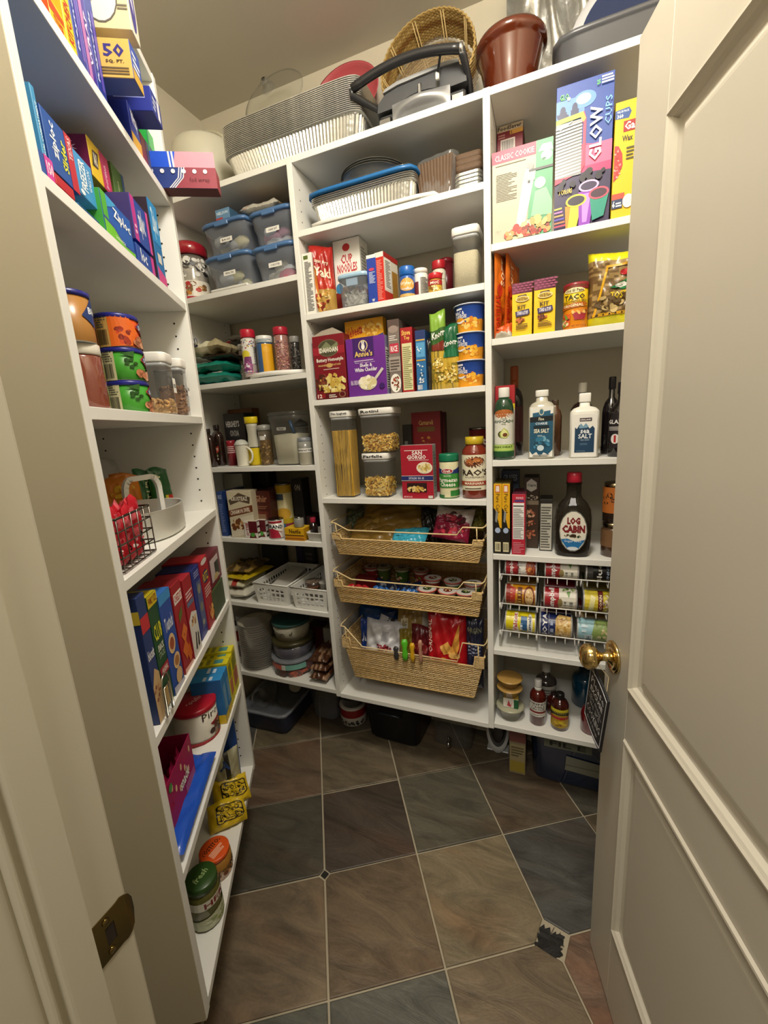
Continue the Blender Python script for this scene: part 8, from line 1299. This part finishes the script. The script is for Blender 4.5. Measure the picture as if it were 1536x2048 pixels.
# ---- bottom shelf
Z = ZL['g']
def fjar(name, label, px, y, r, py_top, c, lidc, ops, top=None, **k):
    x, h = sol(FL, px, py_top, y); h -= Z
    o = round_thing(name, label, 'jar', FL, None, None, 0, Z, y - r, [(.93, 0, c), (1, .03), (1, .74), (.9, .80), (.84, .84)], [('lid', [(.90, .82), (.95, .84), (.95, .985), (.9, 1), (0, .99)], PLAS, lidc)], ops, m=GLAZE, r=r, h=h, x=x, ang=PI * 1.1, lab=(.05, .74), **k)
    if top: Print().draw(top, lambda u, v, f: ((u - .5) * 1.7 * r, (v - .5) * 1.7 * r, h * .992 + f)).build('lid_lettering', INK, o)
    return o
fjar('salsa_jar', 'glass jar of yellow dip with an orange lid on the bottom shelf', 428, .041, .038, 1698, 'a8742c', 'd8541c', [('B', .6, .3, .3, .14, 14, ['7a3a1c', 'd8a050', '5a2a14'], .07), ('T', 'TOSTITOS', .3, .45, .9, .62, '2a1c14')], [('T', 'TOSTITOS', .06, .58, .94, .78, '241a14'), ('L', .2, .2, .8, .5, 5, 'f0c0a0')])
fjar('pickle_jar', 'tall jar of green pickles with a dark green lid, nearest on the bottom shelf', 401, .039, .036, 1752, '5c5a24', '2c4a1c', [('R', 0, .68, 1, .95, 'd8d4c4'), ('T', 'HERB', .3, .72, .85, .9, '7a1c1c'), ('P', [(0, 0), (0, .3), (.5, .45), (1, .5), (1, 0)], 'b8bc9c'), ('B', .6, .2, .35, .14, 14, ['6a7a34', '8a9a50', 'c8ccb0'], .08)], [('T', 'fresh', .2, .4, .8, .65, '8aa068')])
for i, (px, pyt, y, rz, c, t, lb) in enumerate(((452, 1606, .035, -.1, 'd0b01c', 'GOLD', 'yellow chip bag marked in black, nearer of the two'), (462, 1560, .035, .0, 'd4b41e', 'GOLD', 'yellow chip bag marked in black, farther of the two'))):
    x = FL.xat(px, y, Z + .1); h = FL.zat(x, y, pyt) - Z
    bag('snack_bag', lb, 'snack bag', FL.w(x - .02, y, Z + .001), FL.a + rz - 1.15, .10, h * 1.12, .026, c, [('P', [(.22, .36), (.28, .30), (.88, .30), (.94, .36), (.94, .82), (.88, .88), (.28, .88), (.22, .82)], '241c10'), ('P', [(.25, .38), (.3, .33), (.86, .33), (.91, .38), (.91, .80), (.86, .85), (.3, .85), (.25, .80)], c), ('T', 'GOLD', .32, .62, .84, .8, '241c10', 0, 0, 0), ('T', 'BOLD', .32, .38, .84, .56, '241c10', 0, 0, 0)], i, lean=-.42, nu=18, nv=18)
xk_ = FL.xat(470, .05, Z + .1)
bag('snack_bag', 'dark blue chip bag behind the yellow bags', 'snack bag', FL.w(FL.xat(470, .06, Z + .1), .065, Z + .001), FL.a - 1.1, .10, FL.zat(xk_, .06, 1532) - Z, .03, '1c3a7a', [('T', 'chips', .4, .6, .9, .8, 'd8dce8', 0, .2)], 5)
bag('snack_bag', 'blue foil packet between the yellow bags and the orange-lidded jar', 'snack bag', FL.w(FL.xat(462, .05, Z + .03), .062, Z + .001), FL.a - .8, .06, .05, .02, '24409a', (), 6)
for i, (px, pt, y, c, lb) in enumerate(((478, 1452, .05, 'b8b49a', 'cream flat pack with a red edge standing at the far end of the bottom shelf'), (472, 1500, .03, 'a8a486', 'cream and black striped pack in front of the taller cream pack'))):
    x = FL.xat(px, y, Z + .05); h = FL.zat(x, y, pt) - Z
    bag('dry_goods_pack', lb, 'food bag', FL.w(x, y + .02, Z + .001), FL.a - 1.1, .075, h, .03, lambda u, v, c=c, i=i: ('2a2824' if i and .4 < u < .6 else c), [('R', .9, .1, .97, .9, 'a02c34')] if i == 0 else [('T', 'A', .2, .7, .6, .9, '2a4a8a'), ('R', .6, .2, .9, .35, 'b03438')], i + 8, cr=.002)
x = FL.xat(482, .05, Z + .15); h = ZL['f'] - .040 - Z
bag('rice_bag', 'blue rice bag standing at the far end behind the cream packs', 'food bag', FL.w(-.075, .07, Z + .001), FL.a - 1.2, .085, h, .03, '1c4a94', [('T', 'rice', .3, .3, .8, .5, 'b8c8e0')], 11)
# ================================================================== ON TOP of the back unit
Z = 2.2655
# nested big foil roasting pans, rims stacked
xa, zr0 = sol(FB, 441, 314, 0.0); xb, _ = sol(FB, 737, 228, 0.0); _, zt0 = sol(FB, 434, 255, 0.0)
xb -= .026; W = xb - xa - .012; D = .225; NP = 18; hp = zr0 - Z; pit = (zt0 - zr0) / (NP - 1)
pan0 = foil_pan(W, D, hp, .020, 30, None, FB.w((xa + xb) / 2, D / 2 + .008, Z), 0, rim=.007, label='deep ribbed foil roasting pan at the bottom of the tall nested stack', cat='baking pan', group='nested foil roasting pans')
for k in range(1, NP):
    dup(pan0, FB.w((xa + xb) / 2, D / 2 + .008, Z + pit * k), 'foil roasting pan on the very top of the tall nested stack' if k == NP - 1 else 'foil roasting pan among the nested ones, only its rim showing')
# clear glass lid with a knob, standing on edge behind the pans
gx, gz = sol(FB, 545, 190, .205)
R_ = .122; gl = thing('glass_dome_lid', 'round clear glass lid with a steel-ringed knob, tilted above the foil pans', 'lid', FB.w(gx, .210, gz - .006), 0)
M().lathe([(.46, 0), (.48, .01), (.5, .24), (.51, .245), (.5, .255), (0, .258)], 'd3cdb6', 40, sx=.30, sy=.086, pw=8).build('storage_tub', PLAS, None, FB.w(gx + .02, .299, Z), 0, label='cream plastic tub behind the foil pans, holding up the glass lid', cat='tub')
g = M(); g.shell([(0, .030), (.03, .030), (.07, .024), (.10, .013), (R_, 0), (R_, -.003)], 'ffffff', 48); a_ = g.build('dome', GLASS, gl); a_.rotation_euler = (math.radians(66), 0, 0)
g = M(); g.shell([(R_ + .001, -.003), (R_ + .002, .001), (R_ - .003, .001)], 'c8c6be', 48); a_ = g.build('rim_band', ACRYL, gl); a_.rotation_euler = (math.radians(66), 0, 0)
g = M(); g.lathe([(.026, .030), (.024, .036), (.012, .040), (.010, .046), (.016, .052), (.015, .058), (0, .060)], 'b8b8b4', 24); a_ = g.build('knob', ACRYL, gl); a_.rotation_euler = (math.radians(66), 0, 0)
g = M(); g.lathe([(.007, .0602), (.006, .063), (0, .063)], '6a6a68', 16); a_ = g.build('knob_screw', STEEL, gl); a_.rotation_euler = (math.radians(66), 0, 0)
# cream cake carrier
cx_, cz_ = sol(FB, 392, 283, .16); RCK = .125; hk = max(.12, cz_ - Z - .01)
ck = thing('cake_carrier', 'round cream cake carrier with an arched handle in the left corner on top', 'container', FB.w(cx_ + .015, .185, Z), 0)
M().lathe([(RCK * 1.02, 0), (RCK * 1.05, .006), (RCK * 1.05, .018), (RCK, .020)], 'd6d0b8', 48).build('carrier_base', PLAS, ck)
M().lathe([(RCK, .0205), (RCK * .99, hk * .8), (RCK * .95, hk * .93), (RCK * .8, hk), (0, hk + .004)], 'dcd8c4', 48).build('carrier_lid', PLAS, ck)
M().tube([(RCK * 1.02 * math.cos(t), 0, hk * .72 + .062 * math.sin(t) + (hk * .22) * math.sin(t)) for t in [PI * i / 16 for i in range(17)]], .0055, 'cfcab2', 8).build('handle', PLAS, ck)
M().box(-.012, -RCK * 1.03, .04, .012, -RCK * .99, .07, 'cfcab2', .001).build('latch', PLAS, ck)
# red plastic tray and white board behind
rx, rz_ = sol(FB, 625, 185, .33)
M().lathe([(.10, 0), (.115, .004), (.135, .05), (.142, .052), (.13, .04), (.10, .008), (0, .008)], 'b8545a', 40, sx=.9, sy=.7).build('plastic_tray', PLAS, None, FB.w(rx + .165, .312, rz_ - .10), 0, label='red plastic tray standing on edge behind the foil pans', cat='tray').rotation_euler = (math.radians(82), 0, 0)
M().box(-.05, 0, 0, .05, .008, .36, 'd9d6c8', .003).build('cutting_board', PLAS, None, FB.w(sol(FB, 480, 230, .335)[0] - .05, .348, Z), 0, label='pale plastic board standing against the back wall behind the foil pans', cat='board')
# electric grill
g0 = sol(FB, 735, 250, .02)[0]; g1 = sol(FB, 940, 183, .02)[0]; gw = g1 - g0; gx = (g0 + g1) / 2
gr = thing('electric_grill', 'silver and black electric contact grill with a big arched black handle', 'grill', FB.w(gx + .014, .02, Z), 0); gx += .014
W = gw / 2 * .90; dG = .15
b = M(); b.box(-W * .97, .012, .014, W * .90, dG, .040, '3a3a3c', .006); b.build('grill_base', PLAS, gr)
for s_ in (-1, 1): M().box(s_ * W * .78 - W * .16, .0, .0, s_ * W * .78 + W * .12, .05, .026, 'a9aaac', .004).build('front_foot', STEEL, gr)
t = M()
t.grid(lambda u, v: ((u - .5) * 2 * W * .62, -.004 - .028 * math.sin(PI * u) * math.sin(PI * v), .006 + .040 * v + .006 * math.sin(PI * u) * v), 24, 8, 'a3a4a6'); t.grid(lambda u, v: ((u - .5) * 2 * W * .62, -.004 - .028 * math.sin(PI * u) * math.sin(PI * v) * (1 - v) + .03 * v, .046 + .006 * math.sin(PI * u)), 24, 3, 'a3a4a6'); t.grid(lambda u, v: ((.5 - u) * 2 * W * .62, -.004 + .03 * v - .0 * u, .006), 24, 2, '77787a'); t.build('drip_tray', mat('brushed_grey', .35, metal=.6, noise=.05), gr)
l = M(); pf = [(-W * .98, .044), (-W * .96, .066), (-W * .80, .084), (-W * .5, .092), (W * .5, .096), (W * .80, .092), (W * .92, .078), (W * .94, .048)]
l.prism(pf, .006, dG, '48494c', ax='y'); l.build('upper_housing', PLAS, gr)
k = M(); k.prism([(-W * .82, .086), (-W * .5, .0935), (W * .5, .0975), (W * .80, .0935), (W * .78, .102), (W * .5, .1065), (-W * .5, .1025), (-W * .78, .094)], .0, dG * .95, 'b9babc', ax='y'); k.build('top_plate', mat('brushed_grey'), gr)
k = M(); k.box(-.006, -.012, .040, .006, -.002, .072, 'b4b5b8', .003); k.build('latch', STEEL, gr)
hx0 = sol(FB, 704, 178, -.01); hx1 = sol(FB, 811, 122, -.01); hx2 = sol(FB, 922, 97, -.01)
P0 = Vector((hx0[0] - gx, -.03, hx0[1] - Z)); P1 = Vector((hx1[0] - gx, -.03, hx1[1] - Z + .012)); P2 = Vector((hx2[0] - gx, -.03, hx2[1] - Z))
pts = [P0.lerp(P1, t_).lerp(P1.lerp(P2, t_), t_) + Vector((0, 0, .010 * math.sin(PI * t_))) for t_ in [i / 14 for i in range(15)]]
M().tube(pts, .0115, '222224', 12).build('handle_grip', PLAS, gr)
for s_, P in ((-1, P0), (1, P2)):
    xe = s_ * W * .97; M().tube([P, P + Vector((s_ * .004, .006, -.012)), Vector((xe, .02, .060)), Vector((xe, .05, .030))], [.0105, .010, .008, .009], '2a2a2c', 8).build('handle_arm', PLAS, gr)
M().lathe([(.0125, -.004), (.0135, 0), (.012, .006), (0, .008)], 'c4c5c8', 20).build('handle_cap', STEEL, gr, tuple(P2)).rotation_euler = (0, PI / 2, 0)
st_ = M(); st_.tube([tuple(pts[12]), (pts[12].x - .012, -.024, .112), (pts[12].x - .022, -.018, .075)], .0035, '1c1c1e', 6); st_.build('lid_strap', PLAS, gr)
M().box(pts[12].x - .030, -.018, .060, pts[12].x - .020, -.008, .078, 'd0d0ca', .002).build('strap_buckle', PLAS, gr)
# round wicker basket in a clear bag, leaning on the wall
bx, bz = sol(FB, 842, 128, .22); _, bt = sol(FB, 842, 37, .24); Rb = (sol(FB, 932, 118, .22)[0] - sol(FB, 752, 118, .22)[0]) / 2
bk = thing('round_basket', 'round coiled wicker basket leaning on the wall inside a clear plastic bag', 'basket', FB.w(bx + .025, .285, Z + .078), 0)
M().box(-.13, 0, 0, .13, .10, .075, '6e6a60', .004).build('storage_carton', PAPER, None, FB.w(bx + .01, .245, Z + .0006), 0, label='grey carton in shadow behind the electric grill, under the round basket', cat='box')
w_ = M(); rn = random.Random(12); n_ = 46
tilt = math.radians(78)
def bp(r, h, a):  # bowl axis points out towards the room and slightly down
    x, y, z = r * math.cos(a), r * math.sin(a), h; return (x, -z * math.sin(tilt) + y * math.cos(tilt) * 1, y * math.sin(tilt) + z * math.cos(tilt) * 1 + Rb * math.sin(tilt) + .004)
for k in range(n_):
    t_ = k / (n_ - 1); r = Rb * (.12 + .88 * min(1, t_ * 1.55)) if t_ < .58 else Rb * (1.0 + .04 * (t_ - .58)); h = .0 + (0 if t_ < .52 else (t_ - .52) * .20); c = rn.choice(['a88c54', '967a44', 'b59a62', '8a6e3a', '9e824a'])
    if 36 <= k <= 38: c = '7c5626'
    m_ = 110; w_.tube([bp(r * (1 + .012 * math.cos(m_ * .5 * a + k * PI)), h + .002 * math.sin(m_ * .5 * a + k * PI), a) for a in [2 * PI * i / m_ for i in range(m_)]], .0035, c, 4, True)
w_.build('coiled_cane', RATTAN, bk, kind='stuff')
sp_ = M()
for i in range(10):
    a = 2 * PI * i / 10
    for d_ in (-.03, .03): sp_.tube([bp(r, .004 + (.10 * max(0, (r / Rb - .9)) * 9 if r > Rb * .9 else 0), a + d_ / max(.3, r / Rb)) for r in [Rb * q_ for q_ in (.12, .4, .7, .9, 1.0)]], .0022, 'bfa46c', 5)
sp_.build('cane_spoke', RATTAN, bk, kind='stuff')
cb = M()
def cbag(u, v):
    a = 2 * PI * u; rr_ = (Rb * 1.08) * (1 - max(0, v - .45) * 1.45) * (1 + .03 * math.sin(6 * a + 9 * v)) + .012; x = rr_ * math.cos(a); z = -.0 + v * (CZ - Z - .15); yy = -.05 - .0 + rr_ * .42 * math.sin(a) + .09 * v; return (x, min(yy, .105), z)
cb.grid(cbag, 40, 24, 'ffffff'); cb.build('clear_bag', BAGC, bk)
# brown glazed bowl
wx0 = sol(FB, 951, 112, .10)[0]; wx1 = sol(FB, 1101, 78, .10)[0]; hw = (sol(FB, 1025, 60, .13)[1] - Z) * .74
RW_ = (wx1 - wx0) / 2 * .92; xw_ = (wx0 + wx1) / 2
br = M(); br.lathe([(RW_ * .62, 0), (RW_ * .64, .006), (RW_ * .80, hw * .42), (RW_ * .93, hw * .80), (RW_ * .96, hw * .84), (RW_ * 1.04, hw * .86), (RW_ * 1.06, hw * .95), (RW_ * 1.02, hw), (RW_ * .95, hw), (RW_ * .88, hw * .8), (RW_ * .7, hw * .2), (0, hw * .1)], '57230f', 56)
bo = br.build('glazed_bowl', GLAZE, None, FB.w(xw_ - .004, RW_ + .015, Z), 0, label='large shiny brown glazed bowl on top of the unit', cat='bowl')
# dark roasting pan, navy platter and foil at the right
rx0 = sol(FB, 1106, 121, .02)[0]; 
rp_ = M(); rw = .405 - rx0
rp_.lathe([(.46, 0), (.47, .004), (.485, .055), (.492, .058), (.505, .060), (.508, .066), (.50, .070), (.485, .070), (.47, .012), (0, .010)], '55565a', 48, sx=rw, sy=.28, pw=9)
ro = rp_.build('roasting_pan', PLAS, None, FB.w(rx0 + rw / 2, .158, Z), 0, label='dark grey rectangular roasting pan with a stepped rim at the right on top', cat='baking pan')
pl = M(); pl.lathe([(.0, .010), (.15, .010), (.19, .020), (.215, .024), (.218, .021), (.19, .014), (.15, .004), (0, .004)], '2a3658', 56, sx=1.05, sy=.62)
for i, f in enumerate(pl.f):
    q_ = pl.v[f[0]]; rr_ = math.hypot(q_[0] / 1.05, q_[1] / .62)
    if rr_ > .185: pl.c[i] = lin('c4c4c8')
po = pl.build('oval_platter', GLAZE, None, FB.w(rx0 + rw * .62, .13, Z + .165), 0, label='navy oval platter with a pale rim propped in the dark roasting pan', cat='platter'); po.rotation_euler = (math.radians(70), math.radians(-22), 0)
fx = sol(FB, 1010, 50, .2)[0]
ft = M(); ft.grid(lambda u, v: ((u - .5) * .34, .010 * math.sin(28 * u) * (.4 + v) + .012 * math.sin(6 * v + 20 * u) - .03 * v, v * .25 + .012 * math.sin(5 * u)), 90, 30, 'c9c9c6'); ft.grid(lambda u, v: ((.5 - u) * .34, .006 + .010 * math.sin(28 * (1 - u)) * (.4 + v) + .012 * math.sin(6 * v + 20 * (1 - u)) - .03 * v, v * .25 + .012 * math.sin(5 * (1 - u))), 90, 30, '8a8a8c')
fo = ft.build('foil_sheet_pan', FOIL, None, FB.w(fx + .165, .335, Z + .178), 0, label='large crumpled silver foil tray standing behind the brown bowl', cat='baking pan')
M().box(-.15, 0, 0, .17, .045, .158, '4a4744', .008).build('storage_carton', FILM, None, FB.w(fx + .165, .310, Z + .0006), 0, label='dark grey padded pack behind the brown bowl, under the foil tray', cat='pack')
# ================================================================== ON THE FLOOR under the unit
def F(x, y): return FB.w(x, y, .0045)
ub = thing('storage_bin', 'low navy underbed bin with a cloudy grey lid under the left column', 'storage bin', F(-1.245, .185), .03)
b = M(); b.shell([(0, .001), (.40, .001), (.41, .006), (.46, .105)], '1f2a4c', 40, sx=.285, sy=.36, pw=9); b.build('bin_body', PLAS, ub)
l = M(); l.lathe([(.46, .104), (.485, .106), (.49, .114), (.475, .120), (.45, .120), (.44, .116), (0, .116)], '6a6e74', 40, sx=.285, sy=.36, pw=9); l.build('lid', MILKY, ub); 
M().lathe([(.44, .110), (0, .110)], '54585e', 40, sx=.285, sy=.36, pw=9).build('lid_liner', PLAS, ub)
jb = M(); jb.shell([(.0, .0), (.05, .0), (.052, .004), (.055, .09), (.045, .10)], 'ffffff', 28); j_ = jb.build('plastic_pitcher', ACRYL, None, FB.w(-1.275, .12, .180), .4, label='clear plastic pitcher lying on its side on the low grey-lidded bin', cat='pitcher'); j_.rotation_euler = (math.radians(85), 0, .5)
tr_ = M(); tr_.lathe([(.022, -.018), (.030, -.012), (.030, .012), (.022, .018)], 'b5b0a0', 28); tr_ = tr_.build('tape_roll', MATTE, None, FB.w(-1.165, .20, .156), 0, label='pale roll of tape standing on the low grey-lidded bin', cat='tape'); tr_.rotation_euler = (math.radians(88), 0, .3)
M().shell([(0, .001), (.066, .001), (.068, .005), (.080, .20), (.083, .20)], 'ffffff', 30, pw=4).build('plastic_bucket', MILKY, None, F(-1.015, .265), 0, label='cloudy plastic bucket on the floor behind the low bin', cat='bucket')
tn = M().lathe([(.062, 0, '8a8478'), (.064, .003, 'c9c2b6'), (.064, .045, '8a1c1c'), (.064, .085, 'c9c2b6'), (.064, .088, 'c8c0b4'), (.066, .092), (.060, .094), (0, .093)], None, 36).build('round_tin', PLAS, None, F(-.872, .245), 0, label='round red and white tin on the floor, under another round tub', cat='tin')
Print().draw([('B', .15 + .1 * i, .25, .05, .1, 5, ['2a2a28', '5a5a54'], .03) for i in range(8)], cmap(.064, .088), asp=2.2, seg=12).build('printed_label', INK, tn)
M().lathe([(.052, 0, '2a2622'), (.056, .06, '3a3630'), (.058, .08, 'a8a498'), (.058, .09)], None, 32).build('round_tub', GLAZE, None, FB.w(-.872, .245, .0995), 0, label='dark round tub with a pale rim standing on the red and white tin', cat='tub')
co = thing('cooler_bin', 'black plastic bin with a grey lid on the floor under the middle column', 'storage bin', F(-.628, .27), math.radians(-3))
M().lathe([(.40, 0), (.42, .008), (.48, .21), (.5, .215)], '121419', 40, sx=.285, sy=.28, pw=8).build('bin_body', PLAS, co)
M().lathe([(.50, .2155), (.53, .217), (.535, .228), (.51, .236), (.47, .236), (.46, .230), (0, .230)], '8a8e96', 40, sx=.285, sy=.28, pw=8).build('lid', PLAS, co)
M().tube([(-.05, -.131, .150), (-.045, -.139, .156), (.045, -.139, .156), (.05, -.131, .150)], .0055, '1d2730', 8).build('grip', PLAS, co)
db = thing('drink_dispenser', 'clear boxy drink dispenser with a small steel tap, under the middle column', 'drink dispenser', F(-.378, .285), 0)
M().shell([(0, .002), (.44, .002), (.46, .008), (.47, .20), (.49, .205)], 'ffffff', 40, sx=.185, sy=.18, pw=9).build('clear_body', ACRYL, db)
M().lathe([(.49, .205), (.5, .21), (.5, .222), (0, .225)], '8a8a80', 40, sx=.185, sy=.18, pw=9).build('lid', MILKY, db)
tp = M(); tp.tube([(-.005, -.082, .045), (-.005, -.115, .045), (-.005, -.120, .030)], .007, 'b8b8b8', 8); tp.tube([(-.005, -.112, .05), (-.005, -.112, .075)], .004, '8a8a8a', 6); tp.build('tap', STEEL, db)
ov = thing('oval_server', 'upright white oval dish with a dark glossy hollow, leaning under the right column', 'dish', F(-.185, .255), 0)
M().lathe([(0, 0), (.038, .0), (.052, .004), (.058, .012), (.056, .018), (.046, .014), (0, .012)], 'b8b8b6', 40, sx=.85, sy=2.1).build('oval_rim', PLAS, ov, (0, 0, .120)).rotation_euler = (math.radians(84), 0, 0)
M().lathe([(0, .013), (.044, .0145), (.030, .020), (0, .022)], '1a1614', 40, sx=.85, sy=2.1).build('dark_hollow', GLAZE, ov, (0, 0, .120)).rotation_euler = (math.radians(84), 0, 0)
M().box(-.045, -.018, 0, .045, .03, .006, 'b4b4b2', .002).build('foot', PLAS, ov)
carton('dry_food_carton', 'tall narrow carton, pinkish above and cream below, standing on the floor', 'box', FB, None, None, 0, .0040, .145, .10, '8f8266', '6a5a4c', w=.062, h=.235, x=-.098, front=[('R', 0, .62, 1, 1, '7a4a44'), ('R', .05, .25, .95, .58, 'a89c74'), ('L', .12, .34, .88, .55, 4, '6a5f44'), ('R', .05, .04, .95, .25, 'a8963c')])
bb_ = thing('storage_bin', 'large blue bin with papers showing through it, under the right column', 'storage bin', F(.125, .24), .0)
M().lathe([(.44, 0), (.455, .008), (.49, .20), (.5, .205)], '1c2a44', 40, sx=.36, sy=.20, pw=9).build('bin_body', GLAZE, bb_)
M().lathe([(.50, .2055), (.52, .208), (.52, .225), (.49, .232), (0, .228)], '274f86', 40, sx=.36, sy=.20, pw=9).build('lid', PLAS, bb_)
Print(.004).draw([('R', .12, .78, .62, .96, '7a8070'), ('T', 'FIL E', .18, .82, .56, .92, '2a2c24'), ('P', [(.35, .36), (.9, .30), (.98, .38), (.95, .58), (.36, .66)], '8a8a78'), ('R', .35, .46, .95, .475, '5a5a4c')], lambda u, v, f: (-.165 + u * .33, -.094 - f, v * .205)).build('paper_label', INK, bb_)
